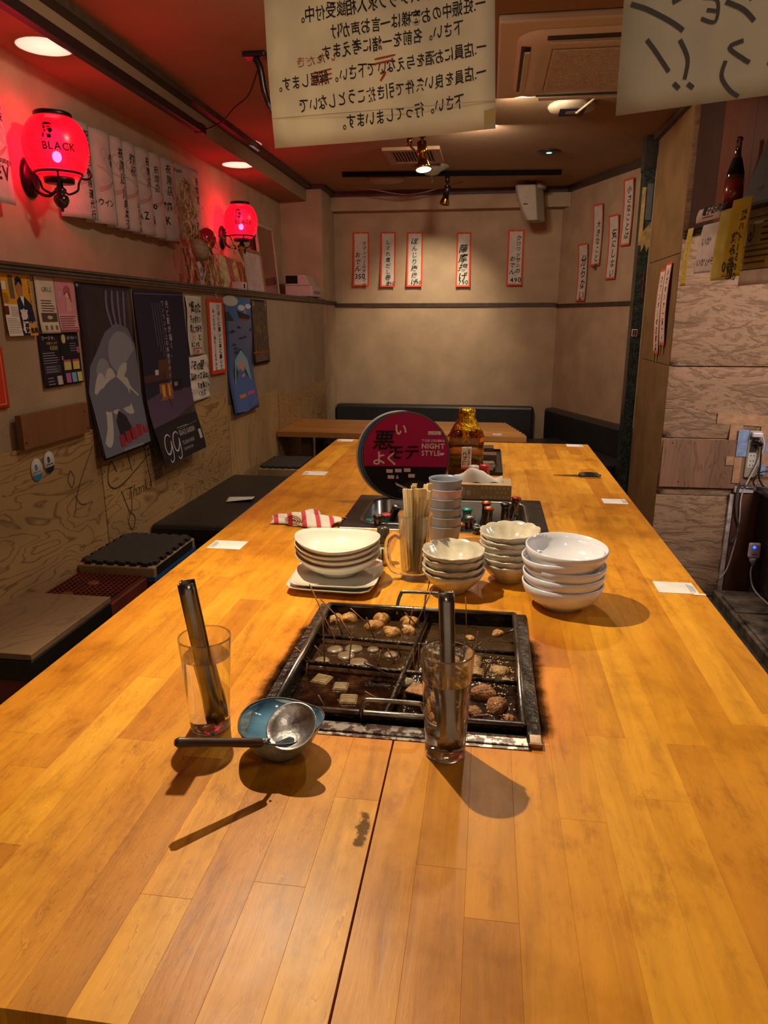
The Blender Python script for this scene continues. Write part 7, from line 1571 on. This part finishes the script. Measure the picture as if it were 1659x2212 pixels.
for i in range(15): gr_.box(-0.128, 0.118, -0.135 + i * 0.0188, -0.132 + i * 0.0188, 0.688, 0.695)
for i in range(14): gr_.box(-0.128 + i * 0.0188, -0.125 + i * 0.0188, -0.135, 0.135, 0.688, 0.695)
o = gr_.build('bottom_grid', crm, parent=c_, fix=False); o['kind'] = 'stuff'
for (xx, yy) in ((-0.02, 0.04), (-0.05, -0.07)): MB().lathe([(0.016, 0.690), (0.020, 0.690), (0.020, 0.697), (0.016, 0.697)], 20, c=(xx, yy, 0)).build('ring_hole', crm, parent=c_)
def mat_seat(label, x0, x1, y0, y1, z0, blue=True):
    t = thing('mat_seat', label, 'seat', ((x0 + x1) / 2, (y0 + y1) / 2, z0)); hx = (x1 - x0) / 2; hy = (y1 - y0) / 2
    MB().box(-hx, hx, -hy, hy, 0, 0.055).build('taped_carton', col('#a08560', 0.4, var=0.15, scale=12, coat=0.3), parent=t, bevel=0.006)
    if blue: MB().box(-hx - 0.0006, hx + 0.0006, -hy - 0.0006, hy + 0.0006, 0.004, 0.020).build('blue_stripe', col('#2a5a9a', 0.35), parent=t)
    MB().box(hx + 0.0003, hx + 0.001, -hy + 0.02, hy - 0.03, 0.020, 0.052).build('dark_side', ink('#1a1613'), parent=t) if blue else None
    # interlocking foam mat with jigsaw edge
    out = []; n_ = 6
    def edge(ax_, a0_, a1_, fixed, sg):
        pts = []
        L_ = a1_ - a0_
        for i in range(n_):
            b0 = a0_ + L_ * i / n_; st_ = L_ / n_
            pts += [(b0 + st_ * 0.0, fixed), (b0 + st_ * 0.28, fixed), (b0 + st_ * 0.20, fixed + sg * 0.013), (b0 + st_ * 0.80, fixed + sg * 0.013), (b0 + st_ * 0.72, fixed)]
        return [(p, q) if ax_ == 0 else (q, p) for p, q in pts]
    hx2, hy2 = hx - 0.016, hy - 0.018
    out += edge(0, -hx2, hx2, -hy2, -1); out += edge(1, -hy2, hy2, hx2, 1); out += edge(0, hx2, -hx2, hy2, 1); out += edge(1, hy2, -hy2, -hx2, -1)
    MB().prism(out, 0.0555, 0.068, lambda a, b_, t_: (a, b_, t_)).build('foam_mat', col('#2c2523', 0.8, var=0.1, bump=0.3, bscale=200), parent=t)
    return t
crate('stack of two red-brown crates under the jigsaw-mat seat with a blue stripe', SX0 + 0.005, SX1 - 0.005, 2.245, 2.590, 0.666)
mat_seat('taped carton seat with black jigsaw foam mat and blue stripe, nearer one', SX0 - 0.005, SX1 + 0.012, 2.235, 2.600, 0.668)
bc = thing('black_bench', 'long black upholstered bench against the plywood, beyond the blue-striped seat', 'bench', (0, 0, 0))
MB().box(-1.425, -1.075, 2.80, 3.85, 0.625, 0.710).build('seat_cushion', col('#211e1c', 0.45, var=0.1, bump=0.15, bscale=60), parent=bc, bevel=0.018)
MB().box(-1.42, -1.085, 2.815, 3.84, 0.0, 0.622).build('box_base', col('#1a1714', 0.6), parent=bc)
pp = Sheet((-1.235, 3.21, 0.7112), (1, 0.2, 0), (-0.2, 1, 0), 0.13, 0.10, lambda u, v: 0.002 + 0.012 * (1 - v) * u, N=(0, 0, 1)); pp.build('white_paper', paper('#c9c4bc'), 'white sheet of paper lying on the black bench', 'paper')
for i, (x0, x1) in enumerate(((-1.33, -1.065), (-1.060, -0.82))):
    crate(['red crates under the far carton seat standing next to the wall', 'red crates under the far carton seat closest to the long table'][i], x0 + 0.004, x1 - 0.004, 4.03, 4.36, 0.655)
    mat_seat(['far carton seat with grey foam mat next to the plywood, beyond the black bench', 'far carton seat with grey foam mat partly hidden by the long table'][i], x0, x1, 4.015, 4.375, 0.657, blue=False)

# ================================================================== RIGHT SIDE
# slogan strips on the brown side panels
for (label, y0, y1, z1, z0, txt, sz, x_) in (('long red-bordered strip, left of two taped to the brown partition side', 4.56, 4.425, 1.845, 1.372, 'カウンターの注意は', 0.045, XR - 0.001), ('long red-bordered strip, right of two on the brown partition side', 4.415, 4.285, 1.872, 1.425, 'メガホンで一気ナイ', 0.042, XR - 0.003)):
    s_ = Sheet((x_, y0, z1), (0, -1, 0), (0, 0, -1), y0 - y1, z1 - z0, lambda u, v: 0.005 + 0.010 * sin(pi * v), N=(-1, 0, 0))
    s_.border(0.013, redb); s_.chars(txt, s_.w * 0.55, s_.h * 0.07, sz, inkb, **J)
    o = s_.build('slogan_strip', strip_p, label, 'sign', 'strips on the partition side')
    for q in (0.25, 0.75): MB().add([s_.at(s_.w * q - 0.012, s_.h - 0.012, 0.002), s_.at(s_.w * q + 0.012, s_.h - 0.012, 0.002), s_.at(s_.w * q + 0.004, s_.h + 0.05, 0.002), s_.at(s_.w * q - 0.010, s_.h + 0.045, 0.002)], [(0, 1, 2, 3)]).build('masking_tape', tape, parent=o, fix=False, solid=0.0006)

# valance over the kitchen hatch
VA = Vector((1.02, 4.10, 0)); VD = Vector((0.227, -0.974, 0)).normalized(); VN = Vector((-0.974, -0.227, 0)).normalized()
def vp(s_, z, o=0.0): p = VA + VD * s_ + VN * o; return Vector((p.x, p.y, z))
vl = bpy.data.objects.new('trim_10', None); COL.objects.link(vl); vl['kind'] = 'structure'
def vbox(s0, s1, o0, o1, z0, z1):
    P = [vp(s0, z0, o0), vp(s1, z0, o0), vp(s1, z0, o1), vp(s0, z0, o1), vp(s0, z1, o0), vp(s1, z1, o0), vp(s1, z1, o1), vp(s0, z1, o1)]
    return MB().add(P, [(0, 3, 2, 1), (4, 5, 6, 7), (0, 1, 5, 4), (1, 2, 6, 5), (2, 3, 7, 6), (3, 0, 4, 7)])
vd = wood_mat('dark_red_board', '#3a1c12', '#28120b', 'Z', 1.2, 0.5, 3); vr = wood_mat('red_brown_board', '#6e3a26', '#552a1a', 'Z', 1.4, 0.45, 3)
vbox(-0.065, 0.185, -0.02, 0.0, 1.985, CEIL - 0.002).build('board', vd, parent=vl)
sx_ = 0.187
for wd_ in (0.27, 0.28, 0.28, 0.30, 0.30, 0.3, 0.3): vbox(sx_, sx_ + wd_ - 0.002, -0.02, 0.0, 1.985, CEIL - 0.002).build('board', vr, parent=vl); sx_ += wd_
vrl = rail(MB(), vp(-0.075, 0), vp(2.5, 0), 1.975, 2.022, (VN.x, VN.y, 0), 0.02); vrl.build('ribbed_rail', col('#3a352c', 0.3, 0.4), parent=vl)
vbox(0.41, 2.5, 0.0, 0.13, 2.022, 2.034).build('ledge', col('#2c221c', 0.5), parent=vl)
# bottle
bt = thing('red_label_bottle', 'tall clear bottle with a red label and black shoulder band, standing above the yellow papers', 'bottle', vp(0.475, 2.0345, 0.075), )
cg_ = col('#4a2a20', 0.08, var=0.1, coat=1.0)
MB().lathe([(0, 0.002), (0.036, 0), (0.040, 0.005), (0.040, 0.130), (0.036, 0.155), (0.022, 0.205), (0.014, 0.235), (0.012, 0.285), (0.015, 0.290), (0.015, 0.300), (0.011, 0.304), (0, 0.304)], 32).build('bottle_glass', cg_, parent=bt)
MB().lathe([(0.0405, 0.02), (0.0408, 0.130)], 32).build('red_label', col('#7e2a26', 0.25, coat=0.5), parent=bt, fix=False, solid=0.0004)
MB().lathe([(0.0372, 0.150), (0.0232, 0.206), (0.0190, 0.218)], 32).build('shoulder_band', ink('#100c10'), parent=bt, fix=False, solid=0.0006)
# chalkboard
cbk = thing('chalkboard', 'black chalkboard with chalk scribbles cut off by the right edge of the picture', 'board', vp(0.585, 2.036, 0.10))
Pm = [(0, 0), (0.60, 0.0), (0.60, 0.36), (0.07, 0.36)]
mb = MB(); vv = [VD * a + Vector((0, 0, b_)) - VN * (0.08 * b_ / 0.36) for a, b_ in Pm]; mb.add(vv + [v - VN * 0.012 for v in vv], [(0, 1, 2, 3), (7, 6, 5, 4), (0, 4, 5, 1), (1, 5, 6, 2), (2, 6, 7, 3), (3, 7, 4, 0)]).build('slate', col('#15110f', 0.6, var=0.3), parent=cbk)
s_ = Sheet(VD * 0.02 + Vector((0, 0, 0.35)) - VN * 0.076, (VD.x, VD.y, 0), tuple(-(Vector((0, 0, 0.36)) - VN * 0.08)), 0.55, 0.35, N=(VN.x, VN.y, 0.2)); s_.org = Vector((0, 0, 0))
rnd = random.Random(3); chalk = ink('#5d554e')
for q in range(6): s_.chars('本日のおすすめ'[q % 7:q % 7 + 4], 0.06 + 0.02 * (5 - q), 0.06 + q * 0.05, 0.03, chalk, vertical=False, jit=0.15, n=0.003)
s_.tx.build('chalk_writing', s_.tm, parent=cbk, fix=False)
# papers hanging off the rail
def rpaper(label, s0, w_, z1, z0, mat, texts, lean=0.0, off=0.03, bend=None, group='papers hanging from the kitchen rail', extra=None, tw=0.0):
    s_ = Sheet(vp(s0, z1, off), tuple(VD + VN * tw), tuple(Vector((0, 0, -1)) - VD * lean), w_, z1 - z0, bend or (lambda u, v: 0.006 * sin(3 * v)), N=tuple(VN - VD * tw * -1 if False else VN))
    if extra: extra(s_)
    for (txt, u, v, sz, c2, kw) in texts: s_.chars(txt, u * w_, v * (z1 - z0), sz, c2, **kw)
    return s_.build('hanging_paper', mat, label, 'paper', group)
rpaper('narrow curling yellow strip, first paper under the rail from the stone wall', 0.010, 0.055, 2.015, 1.735, paper('#d8c060', tr=0.4), [('・・・・・・・・', 0.5, 0.1, 0.028, inkb, {})], lean=0.10)
rpaper('torn white paper with faint handwriting under the rail', 0.155, 0.165, 2.015, 1.785, paper('#dccfc8', tr=0.45), [('いか', 0.15, 0.42, 0.045, inkb, dict(vertical=False, jit=0.1)), ('いかげそ', 0.1, 0.85, 0.04, inkb, dict(vertical=False, jit=0.12))], lean=0.22, off=0.028)
rpaper('white card sign above the torn white paper, printed with bold characters', 0.325, 0.215, 2.060, 2.000, paper('#b5a49c'), [('電子お勘定', 0.20, 0.50, 0.042, inkb, dict(vertical=False, bold=0.03, pitch=0.95))], lean=0.3, off=0.145, extra=lambda s_: s_.rect(s_.w * 0.25, s_.h * 0.68, s_.w * 0.7, s_.h * 0.76, ink('#4a4038')))
rpaper('bright pale yellow paper lit from behind, beside the darker yellow one', 0.530, 0.175, 2.030, 1.735, paper('#f2e898', tr=0.75), [], lean=0.10, off=0.150)
rpaper('darker yellow paper marked 990, below the red-labelled bottle', 0.672, 0.145, 2.050, 1.742, paper('#c4ac28', tr=0.4), [('紅ハイ1500', 0.72, 0.16, 0.040, inkb, dict(jit=0.1, bold=0.02, mirror=True)), ('飲み放題', 0.46, 0.42, 0.046, inkb, dict(jit=0.1, bold=0.02, mirror=True)), ('990', 0.66, 0.93, 0.056, inkb, dict(vertical=False, jit=0.08, bold=0.02, mirror=True))], lean=0.10, off=0.180)
rpaper('white paper glimpsed behind the darker yellow one', 0.60, 0.06, 1.99, 1.80, paper('#d8d4cc', tr=0.4), [], off=0.10)
def bigp(s_):
    w_, h_ = s_.w, s_.h
    s_.rect(0, h_ * 0.20, w_, h_ * 0.82, ink('#a8987e'), 0.0005); s_.rect(0, h_ * 0.20, w_, h_ * 0.21, inkb, 0.001); s_.rect(0, h_ * 0.81, w_, h_ * 0.82, inkb, 0.001); s_.stroke([(0.004, h_ * 0.54), (w_ * 0.98, h_ * 0.53)], 0.003, inkb, taper=False)
    s_.ell(w_ * 0.16, h_ * 0.37, 0.022, 0.042, ink('#2a2420'), 0.0009); s_.ell(w_ * 0.16, h_ * 0.36, 0.018, 0.034, ink('#a8987e'), 0.0013); s_.ell(w_ * 0.16, h_ * 0.40, 0.008, 0.012, ink('#2a2420'), 0.0016)
    for q in range(4): s_.rect(w_ * 0.42, h_ * (0.26 + 0.07 * q), w_ * 0.9, h_ * (0.285 + 0.07 * q), ink('#4a4036'), 0.0011)
    for q in range(3): s_.rect(w_ * 0.08, h_ * (0.58 + 0.07 * q), w_ * (0.9 - 0.15 * q), h_ * (0.605 + 0.07 * q), ink('#5a5046'), 0.0011)
rpaper('large printed sheet with an oval emblem at the right edge of the picture', 0.590, 0.30, 2.060, 1.712, paper('#d8c8bc', tr=0.45), [], off=0.055, extra=bigp, lean=0.06)

# plywood patch, tapes, sockets on the stone wall
YF = YN - 0.018
pt = MB().chbox(0, 0.445, -0.012, 0, 0, 0.272, 0.001).build('plywood_patch', wood_mat('patch_plywood', '#86614a', '#553424', 'Z', 3.0, 0.6, 5, line=0.8), loc=(XR + 0.006, YF, 0.652)); tag(pt, 'square knotty plywood patch screwed over the stone wall', 'board')
for (xx, zz) in ((0.05, 0.25), (0.40, 0.25), (0.42, 0.05), (0.10, 0.03)): MB().lathe([(0.004, 0), (0.003, 0.002), (0, 0.0022)], 8).build('screw', col('#3a2a20', 0.4, 0.6), parent=pt, loc=(xx, -0.012, zz), rot=(R(90), 0, 0))
ws = MB().box(0, 0.022, -0.016, 0, 0, 0.60).build('white_strip', col('#b0a4a0', 0.6, var=0.25, scale=30), loc=(1.376, YF, 0.02)); tag(ws, 'scuffed white plastic strip standing beside the reddish board', 'strip')
rb = MB().box(0, 0.125, -0.022, 0, 0, 0.62).build('reddish_board', wood_mat('reddish_wood', '#5e3626', '#3e2016', 'Z', 2.0, 0.55, 4), loc=(1.402, YF, 0.02)); tag(rb, 'reddish-brown upright board left of the dark cabinet', 'board')
tpm = col('#a88262', 0.35, var=0.12, scale=18, coat=0.3, bump=0.3, bscale=40)
blt = col('#7f94b8', 0.4, var=0.15, scale=20, bump=0.5, bscale=40)
def tp(label, x0, x1, z0, z1, m, y=0.0, cat='tape', sk=0.0):
    y_ = YF - 0.0035 - y
    o = MB().add([(0, 0, 0), (x1 - x0, 0, -sk), (x1 - x0, 0, z1 - z0 - sk), (0, 0, z1 - z0)], [(0, 1, 2, 3)]).build('tape_strip', m, loc=(x0, y_, z0), fix=False, solid=0.0006); tag(o, label, cat, 'tape around the wall sockets'); return o
tp('wide beige tape running across above the wall socket', 1.262, 1.60, 1.015, 1.075, tpm, 0.0, sk=0.02)
tp('short vertical beige tape at the upper left of the socket', 1.335, 1.40, 0.925, 1.02, tpm, 0.0010)
tp('crinkled blue tape left of the wall socket', 1.378, 1.432, 0.835, 0.985, blt, 0.0135)
tp('small beige tape on the plywood left of the lower sockets', 1.330, 1.372, 0.785, 0.835, tpm, 0.0135)
tp('crumpled orange-beige tape hanging left of the lower sockets', 1.374, 1.412, 0.685, 0.832, tpm, 0.0145)
tp('beige tape right of the wall sockets', 1.495, 1.60, 0.78, 1.0, tpm, 0.002)
tp('blue tape at the right edge beside the sockets', 1.530, 1.60, 0.85, 0.955, blt, 0.003)
tp('lower blue tape beside the black cable loop', 1.510, 1.545, 0.735, 0.79, blt, 0.004)
so = thing('wall_socket', 'taped wall socket with white and black plugs in it', 'socket', (1.465, YF - 0.014, 0.86))
MB().box(-0.032, 0.035, -0.008, 0.006, -0.14, 0.12).build('faceplate', col('#8f8672', 0.4), parent=so, bevel=0.003)
MB().box(-0.024, 0.030, -0.035, -0.008, 0.088, 0.114).build('white_plug', col('#c4bcc8', 0.35), parent=so, bevel=0.005)
MB().tube([(-0.012, -0.02, 0.068), (0.012, -0.035, 0.066), (0.028, -0.03, 0.045)], 0.012, 10).build('black_plug', col('#17151a', 0.4), parent=so)
MB().box(-0.024, 0.018, -0.0095, -0.008, -0.085, -0.005).build('outlet_face', col('#b8b2ac', 0.4), parent=so)
for zz in (-0.02, -0.05, -0.075):
    for xx in (-0.012, 0.003): MB().box(xx, xx + 0.004, -0.0105, -0.0095, zz, zz + 0.007).build('slot', ink('#15120f'), parent=so)
MB().box(-0.020, 0.015, -0.012, -0.008, 0.005, 0.045).build('upper_outlet', ink('#2a2624'), parent=so)
wc = MB().tube(smooth_path([(1.492, YF - 0.045, 0.955), (1.505, YF - 0.05, 0.90), (1.485, YF - 0.04, 0.80), (1.445, YF - 0.035, 0.68), (1.430, YF - 0.03, 0.60), (1.438, YF - 0.03, 0.45), (1.425, YF - 0.03, 0.30), (1.405, YF - 0.03, 0.18), (1.372, YF - 0.03, 0.12)], 6), 0.0042, 8).build('white_cable', col('#b5adb0', 0.4)); tag(wc, 'white cable hanging from the white plug down past the reddish board', 'cable')
for i, pts in enumerate((([(1.495, YF - 0.045, 0.905), (1.500, YF - 0.05, 0.80), (1.505, YF - 0.05, 0.72), (1.56, YF - 0.05, 0.66), (1.70, YF - 0.05, 0.64)]), ([(1.70, YF - 0.05, 0.76), (1.54, YF - 0.05, 0.765), (1.485, YF - 0.05, 0.73), (1.50, YF - 0.05, 0.675), (1.70, YF - 0.06, 0.67)]), ([(1.41, YF - 0.04, 0.672), (1.46, YF - 0.05, 0.678), (1.70, YF - 0.05, 0.655)]))):
    o = MB().tube(smooth_path(pts, 6), 0.0045, 8).build('black_cable', col('#131116', 0.4)); tag(o, ['black cable dropping straight from the black plug', 'black cable making a loop right of the sockets', 'black cable running level above the reddish board'][i], 'cable', 'black cables by the sockets')
o = MB().tube(smooth_path([(1.412, YF - 0.04, 0.70), (1.405, YF - 0.035, 0.60), (1.418, YF - 0.035, 0.50), (1.44, YF - 0.035, 0.42), (1.41, YF - 0.035, 0.34)], 6), 0.006, 8).build('grey_cable', col('#4a4844', 0.5)); tag(o, 'thick grey cable hanging in front of the reddish board', 'cable')
hb_ = MB().box(0, 0.10, -0.03, 0, 0, 0.035).build('white_bracket', col('#b0a8ae', 0.4), loc=(1.392, YF - 0.001, 0.632), bevel=0.004); tag(hb_, 'white plastic bracket on top of the reddish board', 'bracket')

# dark metal cabinet
fr = thing('dark_metal_cabinet', 'tall dark grey metal cabinet at the right edge of the picture', 'cabinet', (1.40, 2.2, 0.11))
MB().box(0.125, 0.75, -1.2, 1.90, 0.0, 0.535).build('cabinet_body', col('#3a383c', 0.22, 0.75, var=0.1, scale=3), parent=fr, bevel=0.004)
MB().box(0.10, 0.76, -1.21, 1.91, 0.536, 0.560).build('worktop', col('#2a282e', 0.3, 0.6), parent=fr, bevel=0.004)
ad = thing('white_adapter', 'white plug-in adapter with a glowing blue dot hanging before the cabinet', 'adapter', (1.482, 3.96, 0.345))
MB().box(-0.030, 0.030, -0.014, 0.014, -0.040, 0.045).build('case', col('#c2b8cc', 0.4), parent=ad, bevel=0.010)
MB().lathe([(0, -0.0155), (0.008, -0.0155), (0.008, -0.013), (0, -0.013)], 16, M=Matrix.Rotation(R(90), 4, 'X').inverted() @ Matrix.Scale(-1, 4, (0, 0, 1)) if False else Matrix.Translation((-0.006, -0.0005, 0.024)) @ Matrix.Rotation(R(-90), 4, 'X')).build('blue_led', emit('#2a50ff', 3.0), parent=ad)
MB().box(-0.014, 0.014, -0.0148, -0.0135, -0.020, -0.012).build('red_print', ink('#b84a5a'), parent=ad)
MB().tube([(0, 0, -0.040), (0, 0, -0.055), (0.002, 0, -0.085)], [0.020, 0.018, 0.008], 12).build('plug_head', col('#a8a0ae', 0.4), parent=ad)
MB().tube(smooth_path([(0.002, 0, -0.08), (0.0, 0.0, -0.14), (0.02, -0.05, -0.22), (0.05, -0.35, -0.235), (0.06, -0.75, -0.236)], 8), 0.0048, 8).build('cord', col('#a8a2a6', 0.4), parent=ad)

# ================================================================== PAPERS HANGING IN FRONT (near the camera)
# seen from behind, so the writing is mirrored and shows through
inkg = ink('#2a2730')
s_ = Sheet((-0.272, 0.950, 2.12), (1, 0.0, 0), (0.045, 0, -1), 0.272, 0.345, lambda u, v: 0.003 * sin(10 * v) + 0.004 * sin(5 * u + 2 * v), N=(0, -1, 0))
s_.P0 = Vector((-0.288, 0.950, 2.12)); w_, h_ = s_.w, s_.h
ROT = -0.10
def mline(txt, u_right, v, sz, c_=inkg): s_.chars(txt, u_right, v, sz, c_, vertical=False, mirror=True, jit=0.06, bold=0.012, pitch=1.0, rot=0.0, n=0.0012, sx=0.70)
s_.skew = None
rows = [('未成年のお客様は御遠慮', 0.020, 0.0175, 0.236), ('下さい。バイト求人相談受付中。', 0.060, 0.0175, 0.224), ('人員少数につき忙しい時限定', 0.100, 0.0165, 0.236), ('一.妊娠中のお客様は一言お声がけ', 0.212, 0.0162, 0.246)]
def slant(pre):  # lines climb slightly as in the photo
    return lambda u, v: (u, v - 0.13 * (u - 0.13) + 0.006)
s_.skew = slant(0)
mline('下さい。スタッフ求人相談受付中。', 0.236, 0.193, 0.0178)
mline('一.妊娠中のお客様は一言お声がけ', 0.262, 0.216, 0.0172); mline('下さい。名前を一緒に考えます。', 0.236, 0.236, 0.0172)
mline('一.店員にお酒を与えないで下さい。解雇します。', 0.262, 0.262, 0.0165)
mline('一.店員を良い条件で引き抜こうとしないで', 0.262, 0.288, 0.0168); mline('下さい。行ってしまいます。', 0.236, 0.314, 0.0172)
s_.chars('いただき', 0.085, 0.240, 0.012, ink('#b8502f'), vertical=False, mirror=True, jit=0.08)
s_.stroke([(0.130, 0.246), (0.155, 0.245)], 0.0022, ink('#b8502f')); s_.stroke([(0.128, 0.251), (0.153, 0.250)], 0.0022, ink('#b8502f')); s_.stroke([(0.136, 0.262), (0.142, 0.262), (0.136, 0.270)], 0.003, ink('#b8502f'))
for q in range(3): s_.stroke([(0.052, 0.250 + q * 0.005), (0.078, 0.248 + q * 0.005)], 0.002, ink('#b8502f'))
s_.skew = lambda u, v: (u, v - 0.05 * u * min(1, v / 0.2))
hang1 = s_
o = s_.build('hanging_notice', paper('#e8dec8', tr=0.25), 'cream handwritten notice seen from behind, hanging at top centre of the picture', 'notice', nu=14, nv=20)
MB().add([s_.at(w_ - 0.013, h_ - 0.020, 0.0012), s_.at(w_ + 0.002, h_ - 0.022, 0.0012), s_.at(w_ - 0.001, h_ - 0.010, 0.0012), s_.at(w_ - 0.013, h_ - 0.001, 0.0012)], [(0, 1, 2, 3)]).build('folded_corner', paper('#c9b070'), parent=o, fix=False, solid=0.0004)
MB().add([s_.at(0, h_ - 0.033, 0.0008), s_.at(w_, h_ - 0.030, 0.0008), s_.at(w_, h_ - 0.0288, 0.002), s_.at(0, h_ - 0.0318, 0.002)], [(0, 1, 2, 3)]).build('crease', paper('#d4c8ae'), parent=o, fix=False)
s_ = Sheet((0.1065, 0.75, 2.10), (1, 0, 0), (0.004, 0, -1), 0.36, 0.350, lambda u, v: 0.004 * sin(4 * u), N=(0, -1, 0))
s_.skew = lambda u, v: (u, v - (0.085 * u if v > 0.2 else 0.085 * u * v / 0.2))
ga = ink('#4a4744')
def brush(pts, wd=0.0055): s_.stroke(pts, wd * 0.62, ga, taper=False)
# mirrored strokes of a loud brush word and two exclamation marks
V0 = 0.262
brush([(0.006, V0), (0.020, V0 + 0.006), (0.040, V0 + 0.018), (0.052, V0 + 0.027)], 0.006); brush([(0.041, V0 + 0.004), (0.051, V0 - 0.0)], 0.006)
brush([(0.066, V0 + 0.004), (0.078, V0 + 0.008), (0.078, V0 + 0.024), (0.066, V0 + 0.020)], 0.0045); brush([(0.078, V0 + 0.016), (0.070, V0 + 0.014)], 0.0045)
brush([(0.085, V0 + 0.010), (0.100, V0 + 0.018), (0.110, V0 + 0.028)], 0.006); brush([(0.102, V0 + 0.002), (0.113, V0 - 0.006)], 0.005); brush([(0.104, V0 + 0.011), (0.115, V0 + 0.004)], 0.005); brush([(0.120, V0 + 0.0), (0.140, V0 + 0.018)], 0.006)
brush([(0.022, V0 + 0.030), (0.030, V0 + 0.040), (0.043, V0 + 0.058)], 0.0055); brush([(0.050, V0 + 0.034), (0.058, V0 + 0.050), (0.057, V0 + 0.066)], 0.0055); brush([(0.048, V0 + 0.068), (0.053, V0 + 0.073)], 0.006); brush([(0.060, V0 + 0.070), (0.065, V0 + 0.074)], 0.006)
brush([(0.103, V0 + 0.042), (0.092, V0 + 0.046), (0.104, V0 + 0.056), (0.110, V0 + 0.060)], 0.0055); brush([(0.090, V0 + 0.056), (0.088, V0 + 0.068), (0.096, V0 + 0.080), (0.104, V0 + 0.086)], 0.0055); brush([(0.125, V0 + 0.062), (0.145, V0 + 0.070)], 0.005)
s_.build('hanging_notice', paper('#d2c8b0', tr=0.25), 'large plain notice with broad grey brush strokes hanging at the top right corner', 'notice', nu=12, nv=20)
# rods that carry the two notices, above the frame
for (nm, x0, x1, y_, lb) in (('curtain_rod', -0.9, 0.9, 0.955, 'thin rod above the camera carrying the cream notice'), ('curtain_rod', -0.9, 0.9, 0.757, 'thin rod above the camera carrying the brush-stroke notice')):
    o = MB().tube([(x0, y_, 2.118 if y_ > 0.9 else 2.098), (x1, y_, 2.118 if y_ > 0.9 else 2.098)], 0.004, 8).tube([(x0 + 0.1, y_, 2.11), (x0 + 0.1, y_, CEIL)], 0.002, 6).tube([(x1 - 0.1, y_, 2.11), (x1 - 0.1, y_, CEIL)], 0.002, 6).build(nm, col('#4a4440', 0.4)); tag(o, lb, 'rod')
